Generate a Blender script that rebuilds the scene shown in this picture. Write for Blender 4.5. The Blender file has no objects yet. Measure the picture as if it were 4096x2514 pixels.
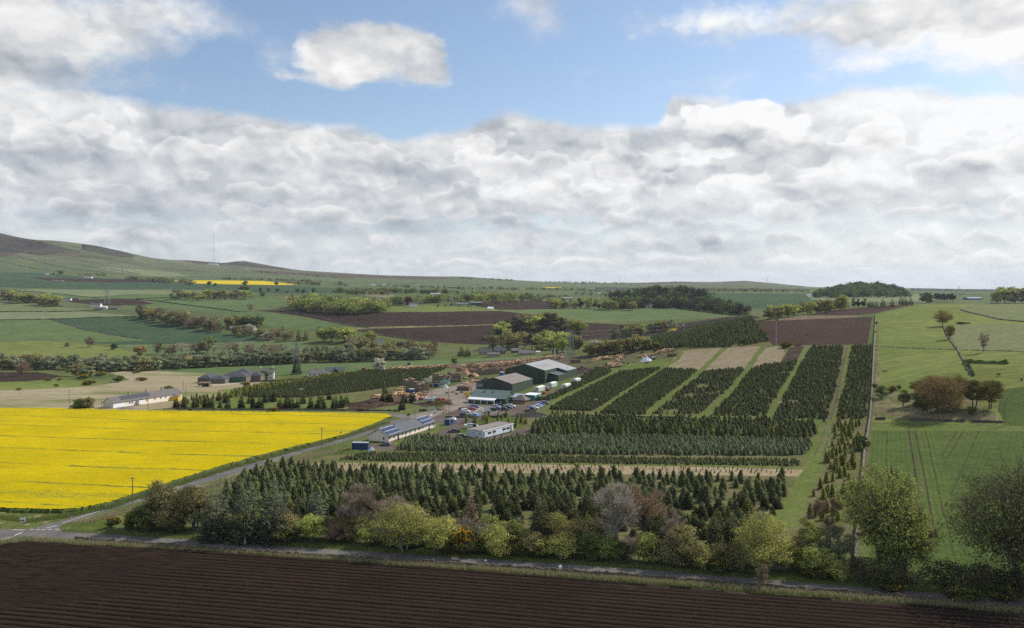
import bpy, math, random
import numpy as np
from mathutils import Vector, Matrix, noise as mnoise
from mathutils.geometry import delaunay_2d_cdt
R = math.radians
scn = bpy.context.scene
COL = scn.collection

# ------------------------------------------------------------------ camera
F, CX, VH, H = 3215.0, 2048.0, 1165.0, 60.0      # focal length, centre, horizon (pixels of the photograph); camera height (m)
cam_d = bpy.data.cameras.new('camera')
cam = bpy.data.objects.new('camera', cam_d)
COL.objects.link(cam)
cam.location = (0, 0, H)
cam.rotation_euler = (R(90), 0, 0)
cam_d.sensor_width = 36.0
cam_d.lens = 36.0 * F / 4096
cam_d.shift_y = -(1257.0 - VH) / 4096
cam_d.clip_start = 1.0
cam_d.clip_end = 60000
scn.camera = cam
scn.view_settings.view_transform = 'Standard'
scn.view_settings.look = 'None'
scn.view_settings.gamma = 1
scn.view_settings.exposure = 0.0
scn.cycles.use_denoising = False
scn.cycles.max_bounces = 5
scn.cycles.diffuse_bounces = 2
scn.cycles.transmission_bounces = 3
scn.cycles.volume_bounces = 0
scn.cycles.transparent_max_bounces = 8
scn.cycles.volume_step_rate = 10
scn.cycles.caustics_reflective = False
scn.cycles.caustics_refractive = False

# ------------------------------------------------------------------ sun
SUN_EL, SUN_AZ = R(40), R(60)                     # azimuth clockwise from the view direction (+Y)
sd = Vector((math.sin(SUN_AZ) * math.cos(SUN_EL), math.cos(SUN_AZ) * math.cos(SUN_EL), math.sin(SUN_EL)))
sun_d = bpy.data.lights.new('sun', 'SUN')
sun_d.energy = 4.9
sun_d.angle = R(0.5)
sun_d.color = (1.0, 0.95, 0.87)
sun = bpy.data.objects.new('sun', sun_d)
COL.objects.link(sun)
sun.rotation_euler = (-sd).to_track_quat('-Z', 'Y').to_euler()
sun.location = sd * 500

# ------------------------------------------------------------------ node helpers
class NT:
    def __init__(s, tree):
        s.t = tree
    def n(s, typ, **kw):
        nd = s.t.nodes.new(typ)
        for k, v in kw.items():
            setattr(nd, k, v)
        return nd
    def put(s, sock, v):
        if isinstance(v, bpy.types.NodeSocket):
            s.t.links.new(v, sock)
        elif isinstance(v, (tuple, list)) and len(v) == 3 and sock.type == 'RGBA':
            sock.default_value = (*v, 1)
        else:
            sock.default_value = v
    def m(s, op, a, b=0.0, c=None, clamp=False):
        nd = s.n('ShaderNodeMath', operation=op, use_clamp=clamp)
        s.put(nd.inputs[0], a); s.put(nd.inputs[1], b)
        if c is not None: s.put(nd.inputs[2], c)
        return nd.outputs[0]
    def v(s, op, a, b=(0, 0, 0)):
        nd = s.n('ShaderNodeVectorMath', operation=op)
        s.put(nd.inputs[0], a)
        if op == 'SCALE': s.put(nd.inputs[3], b)
        else: s.put(nd.inputs[1], b)
        return nd.outputs['Value'] if op in ('LENGTH', 'DOT_PRODUCT') else nd.outputs['Vector']
    def xyz(s, a, b, c):
        nd = s.n('ShaderNodeCombineXYZ')
        s.put(nd.inputs[0], a); s.put(nd.inputs[1], b); s.put(nd.inputs[2], c)
        return nd.outputs[0]
    def sep(s, v):
        nd = s.n('ShaderNodeSeparateXYZ'); s.put(nd.inputs[0], v)
        return nd.outputs
    def noise(s, vec, scale, detail=4, rough=0.55, dist=0.0, dim='3D'):
        nd = s.n('ShaderNodeTexNoise', noise_dimensions=dim)
        s.put(nd.inputs['Vector'], vec)
        nd.inputs['Scale'].default_value = scale; nd.inputs['Detail'].default_value = detail
        nd.inputs['Roughness'].default_value = rough; nd.inputs['Distortion'].default_value = dist
        return nd.outputs['Fac']
    def mr(s, v, a, b, c=0.0, d=1.0, smooth=True):
        nd = s.n('ShaderNodeMapRange', interpolation_type='SMOOTHSTEP' if smooth else 'LINEAR', clamp=True)
        s.put(nd.inputs[0], v)
        for i, x in enumerate((a, b, c, d)): s.put(nd.inputs[i + 1], x)
        return nd.outputs[0]
    def mix(s, f, a, b, blend='MIX'):
        nd = s.n('ShaderNodeMix', data_type='RGBA', blend_type=blend)
        s.put(nd.inputs[0], f); s.put(nd.inputs[6], a); s.put(nd.inputs[7], b)
        return nd.outputs[2]
    def curve(s, v, pts):
        nd = s.n('ShaderNodeFloatCurve')
        c = nd.mapping.curves[0]
        for i, (x, y) in enumerate(pts):
            if i == 0: c.points[0].location = (x, y)
            elif i == len(pts) - 1: c.points[-1].location = (x, y)
            else: c.points.new(x, y)
        for p in c.points: p.handle_type = 'AUTO'
        nd.mapping.update()
        s.put(nd.inputs['Value'], v)
        return nd.outputs[0]

# ------------------------------------------------------------------ world: sky with cloud banks, by direction
world = bpy.data.worlds.new('World')
scn.world = world
world.use_nodes = True
wt = world.node_tree
for nd in list(wt.nodes): wt.nodes.remove(nd)
w = NT(wt)
out = w.n('ShaderNodeOutputWorld'); bg = w.n('ShaderNodeBackground')
bg.inputs['Strength'].default_value = 0.1
wt.links.new(bg.outputs[0], out.inputs[0])
sky = w.n('ShaderNodeTexSky', sky_type='NISHITA')
sky.sun_disc = False
sky.sun_elevation = SUN_EL
sky.sun_rotation = SUN_AZ
sky.air_density = 1.0
sky.dust_density = 0.6
sky.ozone_density = 2.0
tc = w.n('ShaderNodeTexCoord').outputs['Generated']
dx, dy, dz = w.sep(tc)
az = w.m('ARCTAN2', dx, dy)
el = w.m('ARCSINE', dz)
def A(u): return math.atan((u - CX) / F)
def E(u, v): return math.atan((VH - v) / F * math.cos(A(u)))
elp = w.m('MAXIMUM', el, 0.0)
flat = w.xyz(az, w.m('MULTIPLY', el, 1.5), 3.3)
n_edge = w.noise(flat, 7.0, 9, 0.60, 0.3)
n_fine = w.noise(flat, 22.0, 6, 0.62, 0.2)
n_tiny = w.noise(flat, 60.0, 4, 0.6, 0.0)
wob = w.m('MULTIPLY_ADD', w.m('SUBTRACT', n_edge, 0.5), 0.095, w.m('MULTIPLY_ADD', w.m('SUBTRACT', n_fine, 0.5), 0.045, w.m('MULTIPLY', w.m('SUBTRACT', n_tiny, 0.5), 0.012)))
# the bank: its upper edge by azimuth
top = [(-3200, 330), (0, 335), (250, 340), (450, 372), (700, 418), (1000, 455), (1250, 490), (1480, 500), (1560, 545), (1700, 548), (1820, 530), (1930, 480),
       (2040, 440), (2180, 470), (2350, 495), (2520, 495), (2640, 480), (2690, 370), (2800, 385), (2950, 400), (3120, 420), (3300, 400), (3400, 350), (3600, 335), (3800, 350), (4096, 362), (7000, 330)]
AZ0, AZ1, EM = -1.0, 1.0, 0.5
pts = [((max(AZ0, min(AZ1, A(u))) - AZ0) / (AZ1 - AZ0), E(u, v) / EM) for u, v in top]
pts[0] = (0.0, pts[0][1]); pts[-1] = (1.0, pts[-1][1])
el_top = w.m('MULTIPLY', w.curve(w.mr(az, AZ0, AZ1, 0, 1, False), pts), EM)
bank = w.mr(w.m('SUBTRACT', w.m('ADD', el_top, w.m('MULTIPLY', wob, 0.35)), el), -0.004, 0.012)
# single clouds above the bank: ellipses whose edges the noise breaks up
def blob(u, v, ru, rv, gain=1.0):
    d = w.v('MULTIPLY', w.v('SUBTRACT', w.xyz(az, el, 0.0), (A(u), E(u, v), 0)), (F / ru, F / rv, 0))
    return w.m('MULTIPLY', w.m('SUBTRACT', 1.0, w.v('LENGTH', d)), min(ru, rv) / F * gain)
def union(bs):
    r = bs[0]
    for b in bs[1:]: r = w.m('SMOOTH_MAX', r, b, 0.012)
    return r
cum = union([blob(1500, 190, 250, 120), blob(1340, 235, 150, 95), blob(1680, 240, 115, 105), blob(1420, 290, 220, 40), blob(1740, 300, 66, 50), blob(1180, 310, 110, 22)])
left = union([blob(120, 100, 480, 210), blob(430, 130, 260, 130), blob(600, 30, 220, 90), blob(200, 240, 360, 60), blob(-500, 100, 700, 260)])
wisp = union([blob(1095, 250, 46, 60, 0.6), blob(2120, 20, 130, 70), blob(2180, 90, 90, 60), blob(860, 90, 90, 22), blob(2660, 345, 40, 14, 0.5)])
rite = union([blob(2850, 90, 270, 80), blob(3200, 100, 300, 65), blob(3600, 80, 420, 120), blob(4050, 90, 330, 170), blob(3950, 230, 220, 60), blob(3480, 250, 110, 40), blob(4600, 100, 500, 240), blob(3450, 20, 500, 60)])
c_cum = w.mr(w.m('ADD', cum, w.m('MULTIPLY', wob, 0.62)), -0.004, 0.012)
c_left = w.mr(w.m('ADD', left, w.m('MULTIPLY', wob, 0.9)), -0.012, 0.034)
c_rite = w.mr(w.m('ADD', rite, w.m('MULTIPLY', wob, 0.75)), -0.006, 0.022)
c_wisp = w.mr(w.m('ADD', wisp, w.m('MULTIPLY', wob, 0.9)), -0.012, 0.04, 0.0, 0.75)
# clouds over the rest of the dome (not in the photograph's view)
rest = w.m('MULTIPLY', w.mr(w.noise(tc, 2.2, 6, 0.55), 0.48, 0.62), w.m('MAXIMUM', w.mr(el, 0.42, 0.55), w.mr(w.m('ABSOLUTE', az), 0.9, 1.2)))
upper = w.m('MAXIMUM', w.m('MAXIMUM', c_cum, c_left), w.m('MAXIMUM', c_rite, c_wisp))
alpha = w.m('MAXIMUM', w.m('MAXIMUM', bank, upper), rest)
# billows, lit from above and to the right
wv = w.v('ADD', flat, w.xyz(w.m('MULTIPLY', w.m('SUBTRACT', n_edge, 0.5), 0.10), w.m('MULTIPLY', w.m('SUBTRACT', n_fine, 0.5), 0.05), 0.0))
def billow(vec, scale, det):
    vo = w.n('ShaderNodeTexVoronoi', feature='SMOOTH_F1', voronoi_dimensions='2D')
    w.put(vo.inputs['Vector'], vec)
    vo.inputs['Scale'].default_value = scale; vo.inputs['Smoothness'].default_value = 0.25
    vo.inputs['Detail'].default_value = det; vo.inputs['Roughness'].default_value = 0.5; vo.inputs['Lacunarity'].default_value = 2.1
    return vo.outputs['Distance']
def hgt(vec, scale, det): return w.m('SUBTRACT', w.noise(vec, scale, 6, 0.55, 0.1), w.m('MULTIPLY', billow(vec, scale * 1.3, det), 0.65))
def relief(scale, off, det, amp): return w.m('MULTIPLY', w.m('SUBTRACT', hgt(wv, scale, det), hgt(w.v('ADD', wv, off), scale, det)), amp)
lit = w.m('ADD', w.m('MULTIPLY', relief(5.0, (0.016, 0.040, 0), 2.0, 0.58), w.mr(el, 0.03, 0.16, 0.2, 1.0)), w.m('ADD', relief(17.0, (0.004, 0.013, 0), 1.0, 0.25), relief(42.0, (0.002, 0.005, 0), 0.0, 0.09)))
strat = w.m('MULTIPLY', w.m('SUBTRACT', w.noise(w.xyz(w.m('MULTIPLY', az, 0.8), w.m('MULTIPLY', el, 2.4), 7.0), 5.2, 4, 0.5, 0.4), 0.5), 0.40)
puff = w.m('SUBTRACT', 0.45, billow(flat, 11.0, 2.0))
# heaps standing one behind another: (top row, foot row, wave across, how fast it waves, grey foot, white top, edge)
def wave(freq, z_): return w.m('SUBTRACT', w.noise(w.xyz(w.m('MULTIPLY', az, freq), z_, 0.0), 1.0, 3, 0.5), 0.5)
LAY = [(1105, 1190, 22, 16, .60, .72, .35), (1068, 1112, 26, 14, .56, .88, .5), (1016, 1086, 34, 12, .50, .94, .7), (925, 1028, 60, 7, .42, .82, 1.0), (800, 955, 84, 5, .46, .82, 1.3), (650, 850, 100, 4, .50, .84, 1.5), (500, 720, 110, 3.2, .55, .86, 1.6)]
base = w.m('ADD', 0.70, 0.0)
bank_b = base; bank_a = w.mr(el, 0.015, 0.06, 0.85, 0.72)
for i, (vt, vf, wv_, fr, g0, g1, ed) in enumerate(LAY):
    top_k = w.m('ADD', (VH - vt) / F, w.m('ADD', w.m('MULTIPLY', wave(fr, i * 5.1), wv_ * 2.4 / F), w.m('MULTIPLY', w.m('ADD', w.m('MULTIPLY', puff, 0.07), w.m('MULTIPLY', wob, 0.55)), ed * 0.75)))
    foot_k = w.m('ADD', (VH - vf) / F, w.m('ADD', w.m('MULTIPLY', wave(fr * 0.8, i * 3.7 + 40), wv_ * 1.9 / F), w.m('MULTIPLY', wob, 0.16 * ed)))
    top_k = w.m('MINIMUM', top_k, w.m('ADD', el_top, w.m('MULTIPLY', wob, 0.2)))
    mk = w.m('MULTIPLY', w.mr(w.m('SUBTRACT', top_k, el), -0.0008, 0.0035 + 0.003 * ed), w.mr(w.m('SUBTRACT', el, foot_k), -0.001, 0.006 + 0.012 * ed))
    f_ = w.m('DIVIDE', w.m('SUBTRACT', el, foot_k), w.m('MAXIMUM', w.m('SUBTRACT', top_k, foot_k), 0.004), clamp=True)
    bk = w.mr(f_, 0.05, 0.95, g0, g1)
    bank_b = w.m('ADD', w.m('MULTIPLY', bank_b, w.m('SUBTRACT', 1.0, mk)), w.m('MULTIPLY', bk, mk))
    bank_a = w.m('MAXIMUM', bank_a, mk)
bank_t = w.mr(w.m('SUBTRACT', el_top, el), 0.0, 0.045, 0.86, 0.63)       # the top of the bank behind the nearest heaps
solid = w.mr(el, 0.065, 0.10)
bank_b = w.m('ADD', w.m('MULTIPLY', bank_b, w.m('SUBTRACT', 1.0, w.m('MULTIPLY', solid, w.m('SUBTRACT', 1.0, bank_a)))), w.m('MULTIPLY', bank_t, w.m('MULTIPLY', solid, w.m('SUBTRACT', 1.0, bank_a))))
bank_a = w.m('MAXIMUM', bank_a, w.m('MULTIPLY', solid, 0.97))
gaps = union([blob(2230, 900, 300, 36), blob(1190, 800, 110, 20, 0.8), blob(2400, 940, 150, 24), blob(3700, 520, 240, 16, 0.8)])
gap = w.mr(w.m('ADD', gaps, w.m('MULTIPLY', w.m('SUBTRACT', w.noise(flat, 20.0, 5, 0.6, 0.2), 0.52), 0.10)), 0.0, 0.02, 0.0, 0.7)
bank_full = w.m('MULTIPLY', w.m('MULTIPLY', bank, bank_a), w.m('SUBTRACT', 1.0, gap))
# the tall heap right of the middle, in front of the bank
heap_ = union([blob(2735, 440, 75, 95), blob(2800, 480, 130, 90), blob(2980, 450, 80, 60), blob(2830, 540, 210, 130), blob(2990, 530, 170, 130), blob(3150, 580, 200, 120), blob(2720, 620, 180, 100), blob(2900, 640, 260, 70)])
c_heap = w.mr(w.m('ADD', heap_, w.m('ADD', w.m('MULTIPLY', wob, 0.30), w.m('MULTIPLY', puff, 0.035))), -0.001, 0.006)
heap_b = w.mr(w.m('ADD', el, w.m('MULTIPLY', wob, 0.8)), (VH - 650) / F, (VH - 480) / F, 0.50, 1.0)
upper_b = 0.76
alpha = w.m('MAXIMUM', w.m('MAXIMUM', bank_full, upper), w.m('MAXIMUM', rest, c_heap))
bright0 = w.m('ADD', w.m('MULTIPLY', bank_b, w.m('SUBTRACT', 1.0, upper)), w.m('MULTIPLY', upper_b, upper))
bright0 = w.m('ADD', w.m('MULTIPLY', bright0, w.m('SUBTRACT', 1.0, c_heap)), w.m('MULTIPLY', heap_b, c_heap))
def tone(u, v, ru, rv, g):
    d = w.v('MULTIPLY', w.v('SUBTRACT', w.xyz(w.m('ADD', az, w.m('MULTIPLY', wob, 0.5)), w.m('ADD', el, w.m('MULTIPLY', wob, 0.35)), 0.0), (A(u), E(u, v), 0)), (F / ru, F / rv, 0))
    return w.mr(w.v('LENGTH', d), 1.0, 0.25, 0.0, g)
tones = [(2690, 690, 180, 50, -0.16), (2560, 560, 90, 130, -0.10), (3450, 470, 500, 120, 0.08), (3500, 480, 700, 100, 0.10), (3700, 620, 420, 70, 0.12), (3350, 780, 240, 60, -0.12), (3850, 800, 300, 60, -0.10), (2880, 990, 300, 50, -0.16), (1700, 905, 300, 60, -0.16),
         (500, 870, 420, 80, -0.10), (300, 620, 300, 70, -0.08), (0, 250, 520, 60, -0.14), (1330, 310, 280, 50, -0.12), (1560, 140, 230, 80, 0.10), (3900, 90, 280, 60, -0.20), (3900, 230, 200, 50, 0.12), (2850, 100, 360, 70, 0.12),
         (1380, 500, 320, 26, 0.10), (2020, 500, 120, 70, 0.10), (300, 930, 420, 24, 0.10), (200, 60, 300, 80, 0.05)]
tsum = tone(*tones[0])
for t_ in tones[1:]: tsum = w.m('ADD', tsum, tone(*t_))
bright = w.m('ADD', w.m('ADD', bright0, lit), w.m('ADD', w.m('MULTIPLY', strat, 0.7), tsum))
bright = w.m('ADD', bright, w.mr(az, -0.15, 0.5, 0.0, 0.13))
bright = w.m('MINIMUM', w.m('MAXIMUM', bright, 0.38), 0.98)
b3 = w.m('MULTIPLY', bright, 10.0)
cc = w.mix(w.mr(bright, 0.38, 0.80, 0, 1, False), (0.88, 0.96, 1.07), (1.0, 1.0, 1.0))
ccol = w.v('SCALE', cc, b3)
# the clear sky, and the pale air low down
skyc = w.v('MULTIPLY', sky.outputs[0], (1.48, 1.42, 1.38))
hor = w.mr(el, 0.0, 0.22, 0.55, 0.0)
skyc = w.mix(hor, skyc, (5.6, 6.9, 8.2))
mixed = w.mix(alpha, skyc, ccol)
mixed = w.mix(w.mr(el, 0.0, 0.04, 0.45, 0.0), mixed, (5.9, 6.7, 7.5))
wt.links.new(mixed, bg.inputs['Color'])
world.cycles.sampling_method = 'MANUAL'
world.cycles.sample_map_resolution = 512
# ------------------------------------------------------------------ terrain: height of the land, from the depth at which it shows at each row
KU = [-1600, 0, 500, 1000, 1500, 2000, 2500, 3000, 3500, 4096, 5700]
PRO = [
 [(400,1647),(520,1545),(700,1495),(850,1443),(1000,1400),(1300,1300),(1600,1220),(2200,1150),(2900,1095)],
 [(400,1647),(520,1545),(700,1495),(850,1443),(1000,1400),(1300,1300),(1600,1220),(2200,1150),(2900,1095)],
 [(400,1647),(520,1548),(700,1488),(850,1443),(1000,1395),(1300,1300),(1650,1215),(2300,1150),(3000,1105)],
 [(405,1641),(520,1560),(640,1512),(830,1452),(980,1395),(1150,1330),(1450,1230),(2100,1155),(3000,1120)],
 [(405,1641),(500,1565),(630,1490),(850,1433),(970,1372),(1250,1245),(1600,1190),(2300,1153),(3500,1131)],
 [(405,1641),(500,1555),(640,1478),(800,1420),(950,1378),(1250,1242),(1600,1195),(2300,1160),(3600,1145)],
 [(392,1656),(500,1515),(600,1445),(690,1395),(850,1411),(1000,1342),(1180,1285),(1400,1240),(1700,1200)],
 [(383,1658),(465,1500),(545,1405),(680,1300),(740,1272),(900,1300),(1200,1250),(1600,1200),(2000,1176)],
 [(335,1705),(430,1500),(540,1380),(660,1300),(780,1245),(900,1215),(1100,1232),(1600,1200),(2100,1185)],
 [(310,1705),(375,1500),(470,1380),(600,1300),(760,1235),(900,1213),(1100,1230),(1700,1195),(2300,1178)],
 [(310,1705),(375,1500),(470,1380),(600,1300),(760,1235),(900,1213),(1100,1230),(1700,1195),(2300,1178)],
]
RU = [-1600, 0, 60, 130, 230, 380, 500, 600, 690, 750, 800, 900, 930, 980, 1100, 1200, 1450, 1550, 1750, 1850, 2000, 2200, 2400, 2600, 2700, 2850, 2980, 3100, 3250, 3650, 3850, 4096, 5700]
RV = [900, 936, 950, 962, 966, 985, 1010, 1033, 1043, 1043, 1047, 1055, 1049, 1047, 1068, 1083, 1098, 1103, 1107, 1107, 1118, 1129, 1133, 1131, 1127, 1129, 1124, 1134, 1149, 1153, 1157, 1158, 1150]
RD = {-1600: 4000, 0: 4000, 500: 4000, 690: 4600, 900: 5600, 1500: 5600, 2000: 6200, 2700: 7500, 3250: 8000, 5700: 9000}
KNOLLS = [(3440, 90, 2350, 220, 36), (2650, 130, 1750, 170, 24)]
UG = np.arange(-1600, 5701, 20.0)
DG = np.exp(np.linspace(math.log(95), math.log(14000), 900))
def _build_z():
    Z = np.zeros((len(UG), len(DG)))
    ld = np.log(DG)
    K = len(PRO[0])
    kd = np.array([[p[k][0] for k in range(K)] for p in PRO], float)
    kv = np.array([[p[k][1] for k in range(K)] for p in PRO], float)
    rdu, rdd = zip(*sorted(RD.items()))
    for i, u in enumerate(UG):
        d = [90, 150, 240]; z = [0.0, 0.0, 0.0]
        for k in range(K):
            dd = np.interp(u, KU, kd[:, k]); vv = np.interp(u, KU, kv[:, k])
            d.append(dd); z.append(H - dd * (vv - VH) / F)
        dr = np.interp(u, rdu, rdd); vr = np.interp(u, RU, RV); zr = H - dr * (vr - VH) / F
        dm = d[-1] * 0.45 + dr * 0.55; zm = z[-1] * 0.42 + zr * 0.58
        d += [dm, dr * 0.93, dr, dr * 1.06, dr * 1.4, 15000]; z += [zm, zr * 0.96, zr, zr * 0.97, zr * 0.6, 0.0]
        Z[i] = np.interp(ld, np.log(d), z)
    for (u0, su, d0, sd_, h_) in KNOLLS:
        Z += h_ * np.exp(-0.5 * ((UG[:, None] - u0) / su) ** 2) * np.exp(-0.5 * ((DG[None, :] - d0) / sd_) ** 2)
    k = np.exp(-0.5 * (np.arange(-9, 10) / 3.2) ** 2); k /= k.sum()
    Zs = np.apply_along_axis(lambda r: np.convolve(np.pad(r, 9, 'edge'), k, 'valid'), 1, Z)
    ku = np.exp(-0.5 * (np.arange(-12, 13) / 5.0) ** 2); ku /= ku.sum()
    Zu = np.apply_along_axis(lambda r: np.convolve(np.pad(r, 12, 'edge'), ku, 'valid'), 0, Zs)
    wgt = np.clip((DG - 2600) / 900, 0, 1)[None, :]                # the far ridge keeps its own outline
    return Zu * (1 - wgt) + Zs * wgt
ZG = _build_z()
LD0, LDS = math.log(95), (math.log(14000) - math.log(95)) / 899
def _bil(u, d):
    fu = np.clip((np.asarray(u, float) - UG[0]) / 20.0, 0, len(UG) - 1.001)
    fd = np.clip((np.log(np.maximum(d, 95.0)) - LD0) / LDS, 0, 898.999)
    i = fu.astype(int); j = fd.astype(int); a = fu - i; b = fd - j
    return (ZG[i, j] * (1 - a) + ZG[i + 1, j] * a) * (1 - b) + (ZG[i, j + 1] * (1 - a) + ZG[i + 1, j + 1] * a) * b
def zat(x, y):
    y = np.maximum(np.asarray(y, float), 95.0)
    return _bil(CX + F * np.asarray(x, float) / y, y)
def gz(x, y): return float(zat(np.array([x]), np.array([y]))[0])
VGG = VH + F * (H - ZG) / DG[None, :]
def depth(u, v):                                                   # first hit of the sight line on the land
    fu = min(max((u - UG[0]) / 20.0, 0), len(UG) - 1.001); i = int(fu); a = fu - i
    row = VGG[i] * (1 - a) + VGG[i + 1] * a
    hit = np.nonzero(row <= v)[0]
    if len(hit) == 0: return float(DG[int(np.argmin(row[:880]))])
    j = hit[0]
    if j == 0: return float(DG[0])
    t = (row[j - 1] - v) / (row[j - 1] - row[j] + 1e-9)
    return float(math.exp(LD0 + LDS * (j - 1 + t)))
def P(u, v, dz=0.0):
    d = depth(u, v); x = (u - CX) * d / F
    return Vector((x, d, gz(x, d) + dz))
def fill(poly, step=24):
    o = []
    for i, (a, b) in enumerate(zip(poly, poly[1:] + poly[:1])):
        n = max(1, int(math.hypot(b[0] - a[0], b[1] - a[1]) / step))
        o += [(a[0] + (b[0] - a[0]) * k / n, a[1] + (b[1] - a[1]) * k / n) for k in range(n)]
    return o
def inpoly(px, py, poly):
    px = np.asarray(px, float); py = np.asarray(py, float); c = np.zeros(px.shape, bool)
    for (x0, y0), (x1, y1) in zip(poly, poly[1:] + poly[:1]):
        if y0 == y1: continue
        c ^= ((y0 > py) != (y1 > py)) & (px < (x1 - x0) * (py - y0) / (y1 - y0) + x0)
    return c

# ------------------------------------------------------------------ materials
MATS = {}
def base_mat(name, rough=0.9, spec=0.2):
    m = bpy.data.materials.new(name); m.use_nodes = True
    nt = NT(m.node_tree); b = m.node_tree.nodes['Principled BSDF']
    b.inputs['Roughness'].default_value = rough
    b.inputs['Specular IOR Level'].default_value = spec
    MATS[name] = m
    return m, nt, b
def opos(nt): return nt.n('ShaderNodeTexCoord').outputs['Object']
def hue(c, k): return tuple(x * k for x in c)
def bump(nt, b, h, strength=0.5, dist=0.1):
    bp = nt.n('ShaderNodeBump'); bp.inputs['Strength'].default_value = strength; bp.inputs['Distance'].default_value = dist
    nt.put(bp.inputs['Height'], h); nt.t.links.new(bp.outputs[0], b.inputs['Normal'])
GK = 0.84
def field_mat(name, c1, c2, big=0.02, fine=0.5, lines=(), patch=None, bmp=0.0, aniso=None, finea=0.35):
    c1, c2 = hue(c1, GK), hue(c2, GK)
    """c1..c2 by a large noise; a fine speckle; lines = (direction deg, spacing m, colour, share, strength)"""
    m, nt, b = base_mat(name, 0.97, 0.02)
    p = opos(nt)
    pw = p
    if aniso is not None:
        mp = nt.n('ShaderNodeMapping'); mp.inputs['Rotation'].default_value = (0, 0, -R(aniso[0])); mp.inputs['Scale'].default_value = (1.0 / aniso[1], 1, 1)
        nt.put(mp.inputs['Vector'], p); pw = mp.outputs[0]
    nb = nt.noise(pw, big, 5, 0.6, 0.5)
    col = nt.mix(nt.mr(nb, 0.35, 0.65), c1, c2)
    for (deg, sp, lc, share, st) in lines:
        a = R(deg)
        xx, yy, zz = nt.sep(p)
        t = nt.m('ADD', nt.m('MULTIPLY', xx, -math.sin(a)), nt.m('MULTIPLY', yy, math.cos(a)))
        t = nt.m('ADD', t, nt.m('MULTIPLY', nt.m('SUBTRACT', nt.noise(p, 0.03, 2), 0.5), min(sp, 2.0) * 0.5))
        fr = nt.m('FRACT', nt.m('DIVIDE', t, sp))
        k = nt.m('ABSOLUTE', nt.m('SUBTRACT', fr, 0.5))
        k = nt.mr(k, 0.5 - share * 0.5, 0.5 - share * 0.25 + 0.001, 0, st)
        k = nt.m('MULTIPLY', k, nt.mr(nt.noise(p, 0.15, 3), 0.3, 0.6, 0.35, 1.0))
        col = nt.mix(k, col, lc)
    if patch:
        pc, ps, lo, hi = patch
        col = nt.mix(nt.mr(nt.noise(pw, ps, 6, 0.6, 0.6), lo, hi), col, pc)
    f = nt.noise(pw, fine, 4, 0.7); f2 = nt.noise(pw, max(big * 7, 0.05), 4, 0.7)
    col = nt.mix(1.0, col, nt.xyz(*[nt.mr(f2, 0.25, 0.75, 0.84, 1.16, False)] * 3), 'MULTIPLY')
    col = nt.mix(1.0, col, nt.xyz(*[nt.mr(f, 0.25, 0.75, 1 - finea, 1 + finea, False)] * 3), 'MULTIPLY')
    nt.put(b.inputs['Base Color'], col)
    if bmp: bump(nt, b, nt.noise(p, fine * 1.5, 3, 0.7), 0.8, bmp)
    return m
G = field_mat
G('meadow', (0.095, 0.125, 0.038), (0.140, 0.155, 0.058), 0.015, 0.35, patch=((0.17, 0.15, 0.075), 0.03, 0.60, 0.74), bmp=0.3)
G('pasture', (0.148, 0.185, 0.046), (0.190, 0.210, 0.062), 0.012, 0.25, patch=((0.115, 0.120, 0.030), 0.02, 0.55, 0.70), bmp=0.3, aniso=(5, 2.5))
G('pasture_pale', (0.165, 0.190, 0.085), (0.190, 0.205, 0.095), 0.02, 0.3, lines=((20, 3.4, (0.10, 0.12, 0.04), 0.5, 0.35),), bmp=0.2)
G('verge', (0.085, 0.120, 0.026), (0.150, 0.165, 0.055), 0.09, 1.1, patch=((0.26, 0.22, 0.12), 0.11, 0.54, 0.66), bmp=0.5, finea=0.5)
G('rough_grass', (0.115, 0.135, 0.045), (0.27, 0.24, 0.13), 0.07, 0.9, patch=((0.09, 0.12, 0.03), 0.05, 0.55, 0.68), bmp=0.5, finea=0.4)
G('straw_grass', (0.30, 0.25, 0.15), (0.36, 0.31, 0.20), 0.02, 0.35, patch=((0.155, 0.165, 0.065), 0.014, 0.50, 0.66), bmp=0.4, aniso=(3, 3.5), finea=0.3)
G('corn_young', (0.105, 0.155, 0.058), (0.125, 0.175, 0.068), 0.008, 0.2, bmp=0.2, aniso=(8, 3))
G('corn_dark', (0.052, 0.090, 0.046), (0.064, 0.105, 0.052), 0.008, 0.2, lines=((12, 24, (0.05, 0.07, 0.03), 0.06, 0.6),), aniso=(8, 3))
G('corn_mid', (0.112, 0.158, 0.060), (0.128, 0.172, 0.066), 0.008, 0.2, lines=((12, 24, (0.06, 0.09, 0.035), 0.06, 0.6),), aniso=(8, 3))
G('grass_pale', (0.185, 0.215, 0.110), (0.205, 0.230, 0.118), 0.01, 0.2, aniso=(5, 3))
G('hill_grass', (0.105, 0.130, 0.066), (0.145, 0.150, 0.085), 0.004, 0.02, patch=((0.095, 0.075, 0.052), 0.0035, 0.53, 0.64), finea=0.4, aniso=(10, 2))
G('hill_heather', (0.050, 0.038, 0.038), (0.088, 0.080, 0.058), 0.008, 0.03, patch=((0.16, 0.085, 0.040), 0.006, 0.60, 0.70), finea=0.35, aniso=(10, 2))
G('far_green', (0.095, 0.125, 0.052), (0.130, 0.155, 0.066), 0.0025, 0.02, patch=((0.105, 0.125, 0.06), 0.002, 0.55, 0.60), finea=0.2, aniso=(0, 3))
G('soil_far', (0.045, 0.030, 0.024), (0.060, 0.040, 0.031), 0.02, 0.12, lines=((14, 6, (0.036, 0.024, 0.019), 0.5, 0.5),), finea=0.25)
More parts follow.
